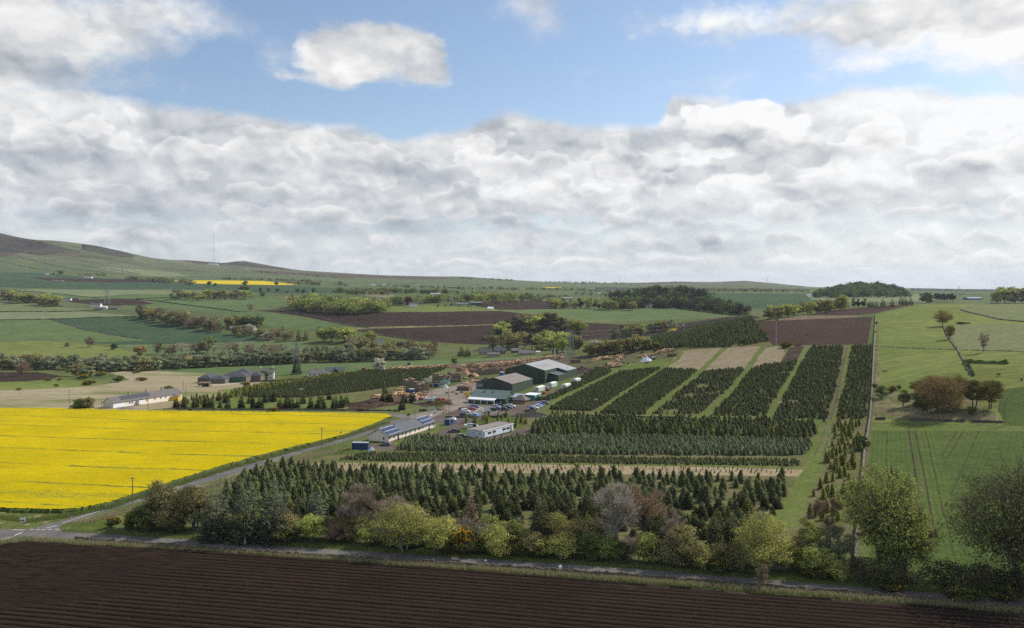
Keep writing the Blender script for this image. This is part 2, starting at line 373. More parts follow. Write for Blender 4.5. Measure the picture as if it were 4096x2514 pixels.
G('soil_hill', (0.062, 0.038, 0.028), (0.074, 0.047, 0.035), 0.03, 0.5, lines=((-4, 3.2, (0.043, 0.026, 0.020), 0.6, 0.6),), finea=0.35, bmp=0.2)
G('soil_bare', (0.052, 0.036, 0.028), (0.092, 0.062, 0.046), 0.12, 1.0, patch=((0.135, 0.100, 0.078), 0.25, 0.58, 0.72), finea=0.45, bmp=0.3)
G('fallow_tan', (0.24, 0.19, 0.13), (0.29, 0.23, 0.16), 0.01, 0.1)
G('heath_brown', (0.085, 0.06, 0.045), (0.12, 0.085, 0.06), 0.03, 0.4)
G('asphalt', (0.135, 0.128, 0.120), (0.175, 0.165, 0.152), 0.12, 2.0, patch=((0.22, 0.195, 0.165), 0.15, 0.55, 0.72), finea=0.22)
G('asphalt_grey', (0.17, 0.16, 0.15), (0.21, 0.195, 0.18), 0.06, 2.0, finea=0.18)
G('gravel_pale', (0.22, 0.185, 0.155), (0.29, 0.245, 0.205), 0.06, 1.0, patch=((0.13, 0.105, 0.088), 0.09, 0.58, 0.72), finea=0.25)
G('gravel_dark', (0.115, 0.092, 0.082), (0.155, 0.125, 0.11), 0.08, 1.2, patch=((0.17, 0.145, 0.125), 0.07, 0.60, 0.75), finea=0.3)
G('far_wood_floor', (0.050, 0.062, 0.048), (0.075, 0.085, 0.055), 0.01, 0.05)
G('yard_rough', (0.105, 0.090, 0.055), (0.120, 0.135, 0.048), 0.08, 0.8, patch=((0.16, 0.13, 0.10), 0.15, 0.55, 0.7), finea=0.4)
G('yard_mud', (0.105, 0.082, 0.058), (0.15, 0.120, 0.09), 0.12, 1.1, patch=((0.19, 0.16, 0.12), 0.2, 0.6, 0.75), finea=0.4, bmp=0.2)
G('lane_grass', (0.110, 0.155, 0.034), (0.150, 0.170, 0.052), 0.1, 0.8, patch=((0.14, 0.11, 0.065), 0.12, 0.60, 0.75), finea=0.35, bmp=0.2)
G('fir_floor', (0.120, 0.130, 0.048), (0.175, 0.145, 0.075), 0.09, 0.9, patch=((0.08, 0.10, 0.03), 0.12, 0.5, 0.7), finea=0.4)
G('seedling_straw', (0.29, 0.230, 0.150), (0.35, 0.280, 0.190), 0.1, 1.0, lines=((63, 1.9, (0.12, 0.105, 0.050), 0.55, 0.85),), patch=((0.15, 0.17, 0.06), 0.05, 0.62, 0.74), finea=0.3)
G('straw_strip', (0.30, 0.235, 0.140), (0.36, 0.285, 0.18), 0.1, 1.0, patch=((0.18, 0.16, 0.07), 0.06, 0.6, 0.75), finea=0.3)
G('drill_crop', (0.078, 0.118, 0.030), (0.098, 0.132, 0.034), 0.02, 0.5, lines=((65, 1.55, (0.050, 0.066, 0.022), 0.5, 0.42), (65, 14.0, (0.045, 0.045, 0.02), 0.05, 0.7)), patch=((0.105, 0.075, 0.038), 0.02, 0.62, 0.74), finea=0.3)  # green darkened to paint cloud shadow over the drilled field
G('drill_crop_cross', (0.076, 0.112, 0.030), (0.096, 0.126, 0.034), 0.02, 0.5, lines=((55, 1.6, (0.050, 0.064, 0.022), 0.5, 0.32), (55, 15.0, (0.045, 0.045, 0.02), 0.05, 0.7)), finea=0.3)  # cloud shadow worked into this darker green as well
G('rape_far', (0.62, 0.46, 0.010), (0.66, 0.50, 0.015), 0.02, 0.2, finea=0.12)
G('rubble', (0.16, 0.085, 0.062), (0.26, 0.20, 0.16), 0.3, 1.2, finea=0.5, bmp=0.4)

def setup(o, kind=None, label=None, cat=None, group=None):
    if kind: o['kind'] = kind
    if label: o['label'] = label
    if cat: o['category'] = cat
    if group: o['group'] = group
    return o
def mesh_obj(name, V, Fc, mat, parent=None, smooth=False, tint=None):
    me = bpy.data.meshes.new(name)
    V = np.asarray(V, dtype=np.float32).reshape(-1, 3)
    if isinstance(Fc, np.ndarray):
        n, k = Fc.shape
        me.vertices.add(len(V)); me.vertices.foreach_set('co', V.ravel())
        me.loops.add(n * k); me.loops.foreach_set('vertex_index', Fc.astype(np.int32).ravel())
        me.polygons.add(n); me.polygons.foreach_set('loop_start', np.arange(0, n * k, k, dtype=np.int32))
        me.update(calc_edges=True)
    else:
        me.from_pydata([tuple(map(float, v)) for v in V], [], Fc); me.update()
    if smooth: me.polygons.foreach_set('use_smooth', [True] * len(me.polygons))
    if tint is not None:
        at = me.attributes.new('tint', 'FLOAT', 'POINT'); at.data.foreach_set('value', np.asarray(tint, dtype=np.float32))
    mats = mat if isinstance(mat, (list, tuple)) else [mat]
    for m in mats: me.materials.append(MATS[m] if isinstance(m, str) else m)
    o = bpy.data.objects.new(name, me); COL.objects.link(o)
    if parent is not None: o.parent = parent
    return o

# ------------------------------------------------------------------ the land, cut into fields (pixels of the photograph, later ones lie on top)
ROAD_FAR = [(-300, 2112), (0, 2117), (120, 2117)]
FIELDS = [
 # far hills and slopes
 ('hill', 'hill_grass', [(-300,880),(0,900),(700,1000),(1250,1060),(1480,1094),(1100,1100),(700,1085),(420,1068),(0,1030),(-300,1030)]),
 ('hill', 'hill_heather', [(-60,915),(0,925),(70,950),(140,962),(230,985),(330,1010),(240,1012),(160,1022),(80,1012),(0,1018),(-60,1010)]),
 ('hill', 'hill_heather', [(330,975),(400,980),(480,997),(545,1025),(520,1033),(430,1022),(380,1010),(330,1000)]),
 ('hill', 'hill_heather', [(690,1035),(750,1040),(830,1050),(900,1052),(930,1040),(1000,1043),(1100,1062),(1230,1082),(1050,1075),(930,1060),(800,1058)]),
 ('hill', 'heath_brown', [(-60,1012),(0,1015),(60,1015),(50,1025),(0,1028),(-60,1028)]),
 ('hill', 'heath_brown', [(1000,1080),(1250,1094),(1700,1108),(1850,1115),(1700,1120),(1400,1112),(1100,1096)]),
 ('grass_field', 'grass_pale', [(370,1067),(560,1078),(700,1092),(760,1105),(640,1108),(560,1100),(430,1082)]),
 ('grass_field', 'corn_dark', [(-60,1095),(0,1090),(160,1093),(420,1115),(700,1132),(900,1140),(1160,1142),(1330,1152),(1300,1165),(1000,1172),(700,1158),(300,1158),(0,1150),(-60,1150)]),
 ('ploughed_field', 'soil_far', [(110,1108),(230,1113),(500,1117),(690,1121),(700,1130),(420,1131),(200,1125)]),
 ('rapeseed_field', 'rape_far', [(640,1120),(700,1122),(900,1123),(1050,1125),(1200,1140),(1100,1141),(780,1135),(740,1126)]),
 ('grass_field', 'grass_pale', [(60,1162),(130,1158),(700,1163),(690,1178),(520,1178),(420,1186),(330,1189),(250,1180)]),
 ('grass_field', 'pasture_pale', [(580,1162),(690,1160),(880,1164),(1000,1164),(1170,1168),(1000,1176),(690,1172)]),
 ('grass_field', 'corn_mid', [(-60,1170),(60,1170),(260,1180),(400,1192),(520,1184),(690,1178),(700,1190),(480,1196),(300,1205),(0,1200),(-60,1200)]),
 ('ploughed_field', 'soil_far', [(250,1202),(470,1195),(540,1197),(620,1216),(560,1225),(480,1225),(370,1220),(300,1212)]),
 ('grass_field', 'corn_young', [(480,1222),(560,1222),(640,1212),(560,1200),(760,1192),(1140,1190),(1150,1208),(1080,1235),(960,1250),(800,1248),(640,1232),(540,1250)]),
 ('grass_field', 'pasture_pale', [(-60,1203),(0,1203),(120,1212),(250,1230),(380,1245),(0,1249),(-60,1249)]),
 ('grass_field', 'grass_pale', [(-60,1250),(0,1250),(330,1247),(500,1260),(545,1268),(300,1275),(0,1280),(-60,1280)]),
 ('grass_field', 'corn_mid', [(-60,1284),(200,1278),(230,1290),(330,1318),(460,1342),(580,1362),(420,1372),(250,1382),(0,1372),(-60,1372)]),
 ('grass_field', 'corn_dark', [(210,1278),(340,1272),(545,1270),(660,1296),(880,1330),(1000,1345),(1090,1365),(860,1375),(500,1382),(330,1372),(580,1362),(460,1342),(330,1316)]),
 ('grass_field', 'pasture', [(-60,1372),(150,1365),(330,1374),(420,1388),(560,1412),(600,1430),(400,1435),(0,1425),(-60,1425)]),
 ('grass_field', 'corn_young', [(450,1380),(900,1378),(1130,1360),(1200,1365),(1250,1400),(1200,1430),(800,1435),(560,1415),(440,1390)]),
 ('grass_field', 'corn_young', [(900,1250),(1010,1248),(1080,1250),(1200,1268),(1380,1304),(1480,1312),(1400,1325),(1200,1318),(1050,1300),(960,1290),(880,1290)]),
 ('grass_field', 'corn_mid', [(1290,1170),(1700,1165),(2100,1172),(2060,1180),(1700,1180),(1300,1180)]),
 ('grass_field', 'corn_dark', [(1000,1140),(1330,1152),(1400,1160),(1420,1172),(1200,1176),(1000,1172)]),
 ('grass_field', 'far_green', [(1180,1128),(1500,1135),(2000,1148),(2100,1160),(1900,1168),(1400,1158),(1200,1145)]),
 ('bare_field', 'fallow_tan', [(1135,1188),(1200,1187),(1260,1190),(1240,1196),(1150,1198)]),
 ('bare_field', 'fallow_tan', [(1440,1180),(1580,1181),(1590,1192),(1480,1186)]),
 ('grass_field', 'pasture', [(1540,1232),(1700,1222),(2000,1238),(2100,1240),(1970,1245),(1700,1252),(1550,1255)]),
 ('ploughed_field', 'soil_far', [(1030,1243),(1120,1240),(1400,1253),(1800,1247),(2000,1245),(2200,1268),(2300,1290),(2500,1300),(2700,1296),(2900,1270),(3000,1262),(3050,1270),(2900,1300),(2600,1345),(2300,1365),(2100,1385),(1900,1379),(1740,1370),(1600,1352),(1480,1330),(1400,1318),(1500,1314),(1380,1300),(1200,1264)]),
 ('grass_strip', 'rough_grass', [(1400,1312),(1560,1306),(1800,1303),(2000,1297),(2003,1300),(1800,1307),(1560,1314),(1420,1320)]),
 ('ploughed_field', 'soil_far', [(1930,1207),(2050,1203),(2240,1208),(2330,1224),(2200,1240),(2000,1240),(1900,1225)]),
 ('grass_field', 'corn_mid', [(2010,1242),(2200,1237),(2330,1240),(2440,1240),(2560,1238),(2650,1232),(2740,1236),(2900,1260),(2960,1264),(2800,1272),(2600,1283),(2440,1289),(2330,1288),(2150,1262)]),
 ('grass_field', 'corn_dark', [(2800,1180),(2850,1173),(3200,1175),(3360,1185),(3300,1215),(3100,1240),(2900,1230)]),
 ('grass_field', 'grass_pale', [(3220,1180),(3500,1178),(3700,1178),(3720,1205),(3400,1210),(3250,1200)]),
 ('rapeseed_field', 'rape_far', [(2660,1318),(2780,1312),(2790,1330),(2670,1330)]),
 ('rapeseed_field', 'rape_far', [(3130,1158),(3240,1160),(3240,1165),(3140,1164)]),
 ('rapeseed_field', 'rape_far', [(2170,1149),(2245,1150),(2245,1153),(2180,1153)]),
 ('far_slope', 'hill_grass', [(2450,1134),(2600,1128),(2850,1126),(2980,1120),(3100,1130),(3250,1146),(3240,1154),(3000,1150),(2700,1148),(2500,1146)]),
 ('far_slope', 'heath_brown', [(2560,1130),(2700,1124),(2800,1130),(2740,1134),(2600,1137)]), ('far_slope', 'heath_brown', [(2880,1128),(2980,1121),(3080,1130),(3000,1130),(2900,1133)]),
 ('far_slope', 'far_wood_floor', [(3640,1150),(3850,1155),(4150,1158),(4150,1166),(3850,1168),(3640,1164)]), ('far_slope', 'far_wood_floor', [(2380,1150),(2600,1152),(2900,1154),(3240,1158),(3240,1166),(2900,1166),(2560,1162),(2380,1160)]),
 # left middle ground
 ('straw_field', 'straw_grass', [(-60,1570),(0,1562),(200,1555),(400,1542),(520,1520),(440,1492),(530,1482),(700,1488),(900,1500),(1040,1510),(1050,1540),(960,1556),(880,1580),(820,1600),(700,1630),(560,1645),(-60,1646)]),
 ('ploughed_field', 'soil_far', [(-60,1492),(0,1490),(150,1490),(250,1505),(200,1518),(100,1526),(-60,1530)]),
 ('grass_field', 'pasture', [(-60,1530),(100,1528),(250,1520),(420,1535),(380,1545),(200,1555),(0,1563),(-60,1566)]),
 ('grass_field', 'corn_young', [(600,1478),(800,1470),(1100,1460),(1500,1446),(1850,1436),(2000,1430),(2200,1420),(2330,1424),(2200,1430),(1900,1450),(1700,1460),(1500,1470),(1350,1490),(1180,1500),(1050,1500),(900,1496),(700,1490)]),
 ('grass_field', 'meadow', [(1200,1497),(1350,1488),(1500,1470),(1700,1461),(1900,1448),(1990,1440),(2050,1462),(1760,1478),(1560,1482),(1440,1500),(1240,1510),(1100,1515)]),
 ('paddock', 'pasture', [(880,1560),(960,1552),(1050,1538),(1180,1528),(1100,1540),(1000,1560),(900,1580)]),
 ('bare_ground', 'yard_mud', [(1780,1462),(1990,1440),(2200,1432),(2350,1422),(2480,1435),(2360,1475),(2300,1480),(2200,1470),(1990,1480),(1800,1475)]),
 # hill to the right
 ('bare_ground', 'yard_rough', [(2290,1440),(2400,1415),(2560,1395),(2720,1395),(2700,1425),(2560,1440),(2440,1470),(2370,1500),(2330,1540),(2290,1520),(2250,1470)]),
 ('grass_field', 'lane_grass', [(2480,1480),(2520,1450),(2660,1440),(2680,1455),(2640,1482),(2500,1482)]),
 ('ploughed_field', 'soil_hill', [(3002,1288),(3240,1278),(3488,1268),(3480,1320),(3470,1378),(3280,1381),(3090,1382),(3060,1340)]),
 ('rubble_strip', 'rubble', [(3080,1283),(3220,1266),(3400,1262),(3440,1266),(3240,1277)]),
 ('ploughed_field', 'soil_hill', [(3217,1263),(3332,1241),(3500,1228),(3660,1219),(3600,1230),(3505,1253),(3420,1262)]),
 ('grass_field', 'pasture', [(3510,1262),(3560,1245),(3700,1218),(4150,1216),(4150,1480),(3960,1500),(3880,1480),(3860,1400),(3820,1380),(3770,1310),(3790,1500),(3900,1640),(3480,1650),(3490,1500),(3500,1380)]),
 ('grass_field', 'pasture', [(3505,1262),(3600,1240),(3700,1220),(3900,1214),(4160,1216),(4160,1700),(3480,1690)]),
 ('grass_field', 'pasture_pale', [(3850,1240),(3910,1225),(4160,1214),(4160,1284),(4000,1280),(3920,1262)]),
 ('grass_field', 'pasture_pale', [(3800,1302),(4000,1298),(4160,1298),(4160,1404),(3840,1402),(3800,1340)]),
 ('rough_ground', 'rough_grass', [(3484,1545),(3530,1545),(3560,1570),(3700,1560),(3900,1600),(4010,1690),(3700,1690),(3480,1672)]),
 ('rough_ground', 'rough_grass', [(3500,1380),(3515,1380),(3516,1440),(3522,1500),(3508,1546),(3490,1546)]),
 ('grass_field', 'drill_crop_cross', [(4000,1560),(4160,1540),(4160,1720),(4030,1715),(3990,1640)]),
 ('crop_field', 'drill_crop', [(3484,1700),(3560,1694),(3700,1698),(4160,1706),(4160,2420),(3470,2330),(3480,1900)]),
 ('crop_field', 'drill_crop_cross', [(3740,1724),(4160,1722),(4160,2200),(3850,2160),(3800,1980),(3770,1850)]),
 ('grass_strip', 'lane_grass', [(3484,1700),(3560,1694),(3700,1698),(4160,1706),(4160,1726),(3740,1724),(3486,1722)]),
 ('wheel_track', 'soil_bare', [(3632,1721),(3638,1721),(3670,1920),(3708,2180),(3697,2180),(3661,1920)]),
 ('wheel_track', 'soil_bare', [(3656,1721),(3662,1721),(3706,1930),(3752,2190),(3742,2190),(3700,1930)]),
 ('wheel_track', 'soil_bare', [(3825,1726),(3829,1726),(3767,1828),(3762,1828)]),
 ('wheel_track', 'soil_bare', [(3850,1726),(3854,1726),(3776,1860),(3771,1860)]),
 # the plantation
 ('plantation_floor', 'fir_floor', [(2150,1640),(2250,1590),(2420,1500),(2480,1484),(2800,1482),(3120,1452),(3190,1390),(3240,1386),(3480,1380),(3486,1680),(3460,1800),(3440,2150),(3300,2200),(900,2100),(640,2070),(1000,1880),(1180,1850),(1480,1800),(1600,1790),(1760,1745),(2100,1700),(2060,1662)]),
 ('plantation_floor', 'fir_floor', [(2470,1398),(2645,1345),(2804,1305),(3002,1274),(3012,1290),(3090,1382),(2942,1390),(2744,1394),(2546,1404)]),
 ('plantation_floor', 'fir_floor', [(660,1645),(700,1620),(820,1600),(880,1585),(1000,1558),(1240,1526),(1450,1486),(1780,1474),(1740,1500),(1700,1525),(1600,1560),(1500,1600),(1420,1640),(1000,1648)]),
 ('plantation_grass', 'lane_grass', [(700,1640),(820,1604),(900,1590),(1200,1598),(1380,1580),(1420,1600),(1380,1640),(1000,1645)]),
 ('seedling_rows', 'seedling_straw', [(2660,1476),(2690,1440),(2720,1407),(2800,1397),(2888,1392),(2840,1440),(2798,1480)]),
 ('seedling_rows', 'seedling_straw', [(2813,1480),(2860,1435),(2910,1392),(3044,1385),(3010,1430),(2977,1476)]),
 ('seedling_rows', 'seedling_straw', [(3007,1466),(3036,1425),(3066,1390),(3121,1387),(3140,1410),(3121,1451)]),
 ('bare_ground', 'soil_bare', [(3123,1452),(3158,1392),(3217,1387),(3188,1442)]),
 ('grass_lane', 'lane_grass', [(2180,1622),(2310,1555),(2462,1484),(2474,1490),(2330,1562),(2220,1622)]),
 ('grass_lane', 'lane_grass', [(2370,1652),(2520,1550),(2650,1468),(2700,1436),(2722,1405),(2735,1410),(2716,1440),(2672,1468),(2540,1555),(2404,1652)]),
 ('grass_lane', 'lane_grass', [(2570,1658),(2680,1578),(2788,1487),(2845,1435),(2888,1392),(2912,1392),(2866,1435),(2812,1488),(2700,1580),(2604,1658)]),
 ('grass_lane', 'lane_grass', [(2800,1662),(2900,1575),(2976,1486),(3012,1430),(3044,1385),(3068,1388),(3034,1428),(3000,1486),(2924,1575),(2832,1662)]),
 ('grass_lane', 'lane_grass', [(3056,1668),(3130,1552),(3186,1447),(3205,1410),(3220,1390),(3242,1388),(3226,1420),(3208,1447),(3152,1552),(3086,1668)]),
 ('grass_lane', 'lane_grass', [(3312,1684),(3350,1560),(3380,1385),(3404,1385),(3376,1560),(3340,1684)]),
 ('grass_lane', 'lane_grass', [(2150,1650),(2300,1654),(2800,1664),(3300,1680),(3340,1690),(3310,1800),(3280,1900),(3230,2000),(3190,2110),(3050,2110),(3150,1990),(3215,1860),(3250,1770),(3280,1700),(3200,1694),(2800,1682),(2400,1676),(2150,1672)]),
 ('farm_track', 'yard_mud', [(3316,1684),(3340,1600),(3362,1480),(3386,1385),(3393,1385),(3370,1490),(3350,1600),(3326,1684)]),
 ('farm_track', 'yard_mud', [(3303,1690),(3310,1690),(3298,1750),(3258,1828),(3252,1828),(3288,1748)]),
 ('farm_track', 'yard_mud', [(3328,1690),(3334,1690),(3316,1755),(3292,1830),(3286,1830),(3308,1753)]),
 ('seedling_strip', 'straw_strip', [(1190,1868),(1280,1850),(1600,1852),(2200,1860),(2900,1871),(3215,1880),(3195,1906),(2700,1900),(2200,1894),(1700,1888),(1250,1882)]),
 ('grass_strip', 'lane_grass', [(1100,1862),(1300,1845),(1700,1848),(2200,1853),(3220,1866),(3215,1876),(2900,1869),(2200,1860),(1600,1852),(1280,1852),(1190,1868)]),
 # roads, yard, verges
 ('verge', 'verge', [(-300,2050),(0,2046),(60,2050),(250,2054),(400,2030),(600,1975),(800,1912),(1000,1852),(1300,1768),(1560,1682),(1580,1662),(1640,1664),(1500,1720),(1320,1780),(1000,1890),(800,1952),(600,2010),(440,2060),(420,2100),(520,2130),(1500,2195),(2200,2240),(3000,2300),(4300,2390),(4300,2500),(3200,2400),(2600,2350),(2000,2300),(1600,2270),(1000,2220),(500,2192),(300,2184),(230,2174),(115,2172),(60,2172),(0,2182),(-300,2200)]),
 ('road', 'asphalt_grey', [(640,1646),(800,1648),(1000,1650),(1300,1652),(1560,1655),(1640,1660),(1700,1648),(1720,1664),(1700,1680),(1650,1690),(1600,1672),(1560,1664),(1300,1659),(1000,1656),(800,1653),(640,1652),(520,1650),(470,1634),(430,1620),(500,1612),(560,1618),(520,1632),(560,1642)]),
 ('road', 'asphalt', [(-300,2112),(0,2117),(60,2118),(120,2116),(200,2094),(270,2077),(340,2054),(420,2029),(500,2005),(575,1983),(794,1917),(992,1852),(1149,1804),(1347,1752),(1471,1714),(1600,1676),(1640,1666),(1670,1690),(1600,1706),(1471,1740),(1347,1774),(1198,1816),(1000,1878),(813,1935),(575,2004),(500,2024),(400,2052),(310,2080),(245,2102),(238,2116),(300,2126),(400,2134),(500,2141),(1000,2177),(1600,2215),(2200,2253),(2600,2281),(3200,2330),(3600,2362),(4096,2403),(4300,2418),(4300,2450),(4096,2432),(3600,2390),(3200,2358),(2600,2311),(2200,2283),(1600,2246),(1000,2209),(500,2172),(300,2160),(147,2148),(90,2146),(40,2156),(0,2165),(-60,2172),(-300,2140)]),
 ('yard', 'gravel_pale', [(1640,1670),(1700,1650),(1770,1626),(1810,1610),(1800,1596),(1700,1598),(1660,1606),(1600,1600),(1660,1580),(1734,1559),(1795,1548),(1867,1527),(1900,1520),(1960,1520),(1990,1560),(1880,1604),(1890,1622),(1830,1640),(1760,1660),(1700,1682)]),
 ('car_park', 'gravel_dark', [(1760,1664),(1830,1640),(1885,1620),(2030,1622),(2104,1618),(2160,1598),(2200,1572),(2240,1548),(2320,1520),(2335,1535),(2290,1560),(2240,1566),(2205,1590),(2180,1618),(2130,1640),(2096,1656),(2060,1664),(1953,1668),(1890,1690),(1800,1740),(2000,1740),(2110,1712),(2128,1724),(2070,1746),(2000,1762),(1900,1772),(1740,1762),(1730,1740),(1800,1706),(1760,1690),(1700,1690),(1700,1680)]),
 ('car_park', 'asphalt_grey', [(1840,1668),(1850,1642),(1890,1622),(2000,1624),(1990,1640),(1930,1664)]),
 ('garden_lawn', 'lane_grass', [(1400,1800),(1440,1772),(1480,1768),(1560,1780),(1700,1735),(1760,1718),(1740,1740),(1640,1782),(1560,1800),(1480,1808)]),
 ('driveway', 'gravel_dark', [(1478,1778),(1560,1776),(1600,1790),(1640,1776),(1700,1752),(1720,1752),(1660,1782),(1580,1802),(1500,1800),(1470,1790)]),
 ('bank', 'soil_bare', [(1385,1640),(1420,1615),(1500,1590),(1560,1580),(1640,1606),(1700,1610),(1810,1600),(1780,1622),(1700,1628),(1620,1612),(1560,1620),(1500,1636)]),
 ('mud_patch', 'yard_mud', [(1480,1590),(1560,1572),(1620,1560),(1700,1545),(1740,1556),(1660,1590),(1660,1606),(1580,1606)]),
 ('ploughed_field', 'soil_bare', [(-400,2198),(0,2179),(115,2168),(300,2180),(1000,2213),(2000,2291),(3200,2387),(4400,2475),(4600,2990),(-700,2990)]),
]
PLOUGH_EDGE = [(-300, 2200), (0, 2182), (60, 2171), (115, 2171), (230, 2174), (300, 2184), (500, 2192), (1000, 2218), (1600, 2268), (2000, 2297), (2600, 2347), (3200, 2394), (4096, 2462), (4300, 2478)]
RAPE = [(-300,1640),(0,1640),(250,1641),(480,1648),(700,1653),(1000,1656),(1400,1660),(1545,1663),(1565,1672),(1500,1702),(1370,1750),(1180,1796),(1000,1842),(800,1902),(600,1968),(440,2022),(330,2045),(250,2053),(100,2050),(0,2046),(-300,2046)]

def to_ul(pt):
    d = depth(*pt); return (pt[0] / 300.0, math.log(d) * 10)
def build_land():
    rng = np.random.default_rng(5)
    pts, faces, edges = [], [], []
    def addpoly(poly):
        i0 = len(pts); ul = [to_ul(p) for p in fill(poly)]
        keep = [ul[0]]
        for a in ul[1:]:
            if abs(a[0] - keep[-1][0]) + abs(a[1] - keep[-1][1]) > 1e-4: keep.append(a)
        pts.extend(keep); idx = list(range(i0, len(pts))); faces.append([(p_.x if hasattr(p_, 'x') else p_[0], p_[1]) for p_ in keep]); edges.extend(zip(idx, idx[1:] + idx[:1]))
    for n_, m_, poly in FIELDS: addpoly(poly)
    nf = len(FIELDS)
    us = np.concatenate([np.arange(-1550, -200, 150), np.arange(-200, 4320, 38), np.arange(4340, 5700, 150)]) / 300.0
    ls = np.linspace(math.log(100), math.log(13500), 330) * 10
    grid = []
    for j, l in enumerate(ls):
        for u in us: grid.append((u + (0.5 if j % 2 else 0) * 38 / 300.0 * 0.5, l))
    r = delaunay_2d_cdt([Vector(p) for p in pts] + [Vector(p) for p in grid], edges, [], 0, 1e-5)
    V2 = np.array([(v.x, v.y) for v in r[0]])
    T = np.array([t for t in r[2]], dtype=np.int64)
    cen = V2[T].mean(1); own = np.full(len(T), -1)
    for k, poly in enumerate(faces): own[inpoly(cen[:, 0], cen[:, 1], poly)] = k
    U = V2[:, 0] * 300; D = np.exp(V2[:, 1] / 10)
    X = (U - CX) * D / F; Z = _bil(U, D)
    V3 = np.stack([X, D, Z], 1)
    a, b, c = V3[T[:, 0]], V3[T[:, 1]], V3[T[:, 2]]
    nz = (b - a)[:, 0] * (c - a)[:, 1] - (b - a)[:, 1] * (c - a)[:, 0]
    T[nz < 0] = T[nz < 0][:, ::-1]
    T = T[np.abs(nz) > 1e-7] if False else T
    def emit(name, mat, mask):
        t = T[mask]
        if len(t) == 0: return
        idx, inv = np.unique(t, return_inverse=True)
        o = mesh_obj(name, V3[idx], inv.reshape(-1, 3), mat, smooth=True)
        o['kind'] = 'structure'
    for k, (n_, m_, poly) in enumerate(FIELDS): emit(n_, m_, own == k)
    far = (own == -1) & (D[T].mean(1) > 1250); near = (own == -1) & ~far
    emit('ground', 'far_green', far); emit('ground', 'meadow', near)
    # the land under and beside the camera
    x = np.arange(-700, 701, 50.0)
    o = mesh_obj('ground', [(-700, -300, 0), (700, -300, 0), (700, 100, 0), (-700, 100, 0)], [(0, 1, 2, 3)], 'soil_bare'); o['kind'] = 'structure'; o.location.z = -0.35
build_land()
# ------------------------------------------------------------------ crops with a surface of their own
def ul_edge(us, edge):
    return np.interp(us, [e[0] for e in edge], [e[1] for e in edge])
def build_plough():
    m, nt, b = base_mat('plough_soil', 0.97, 0.02)
    p = opos(nt)
    mp = nt.n('ShaderNodeMapping'); mp.inputs['Rotation'].default_value = (0, 0, R(11.7)); mp.inputs['Scale'].default_value = (0.25, 1, 1); nt.put(mp.inputs['Vector'], p)
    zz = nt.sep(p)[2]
    c = nt.mix(nt.mr(zz, 0.22, 0.46), (0.009, 0.006, 0.0045), (0.034, 0.0225, 0.0160))      # furrow shading painted in by height: dark bottoms, paler crests
    c = nt.mix(nt.mr(nt.noise(mp.outputs[0], 1.6, 5, 0.75), 0.52, 0.75, 0, 0.6), c, (0.060, 0.040, 0.029))
    c = nt.mix(nt.mr(nt.noise(p, 0.05, 5, 0.6), 0.40, 0.70, 0, 0.45), c, (0.018, 0.012, 0.010))
    c = nt.mix(nt.mr(nt.noise(p, 0.035, 4, 0.6, 0.5), 0.62, 0.70, 0, 0.4), c, (0.085, 0.055, 0.040))
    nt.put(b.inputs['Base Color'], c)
    bump(nt, b, nt.noise(p, 3.5, 5, 0.75), 1.0, 0.12)
    # drills run parallel to the lane: a rotated grid, with beds 1.8 m apart
    ang = R(-11.7); ca, sa = math.cos(ang), math.sin(ang)
    t = np.arange(-290, 290, 2.2); s_ = np.arange(60, 225, 0.30)
    T_, S_ = np.meshgrid(t, s_)
    X = T_ * ca - S_ * sa; Y = T_ * sa + S_ * ca
    rng = np.random.default_rng(3)
    ph = (S_ + 0.25 * np.sin(T_ * 0.03)) / 1.83
    fr = ph - np.floor(ph)
    z = 0.20 * np.clip(np.cos((fr - 0.5) * 2 * math.pi) * 1.3 + 0.35, -1, 0.62) + 0.05 * np.cos(fr * 6 * math.pi)
    amp = np.interp(np.arange(0, 400), [0, 400], [1, 1])[np.clip(np.floor(ph).astype(int), 0, 399)]
    per = rng.uniform(0.55, 1.35, 400)[np.clip(np.floor(ph).astype(int), 0, 399)]
    z = z * per + rng.normal(0, 0.022, z.shape)
    U = CX + F * X / np.maximum(Y, 1)
    head = np.clip((X + 93 + (Y - 150) * -0.62 + 7 * np.sin(Y * 0.35)) / 9, 0, 1)   # unploughed headland by the junction
    z = z * head + (1 - head) * rng.normal(0, 0.05, z.shape)
    Vv = VH + F * H / np.maximum(Y, 1)
    edge_v = ul_edge(U, PLOUGH_EDGE)
    V = np.stack([X, Y, z + 0.34], -1)
    n0, n1 = z.shape
    idx = np.arange(n0 * n1).reshape(n0, n1)
    q = np.stack([idx[:-1, :-1], idx[:-1, 1:], idx[1:, 1:], idx[1:, :-1]], -1).reshape(-1, 4)
    ok = (Vv > edge_v + rng.normal(0, 1.5, z.shape)) & (Y > 20)
    qi = ok[:-1, :-1].ravel() & ok[1:, 1:].ravel() & ok[:-1, 1:].ravel() & ok[1:, :-1].ravel()
    q = q[qi]
    u_, inv = np.unique(q, return_inverse=True)
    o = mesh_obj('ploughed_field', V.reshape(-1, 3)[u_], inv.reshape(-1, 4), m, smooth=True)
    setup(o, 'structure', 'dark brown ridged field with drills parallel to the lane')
build_plough()

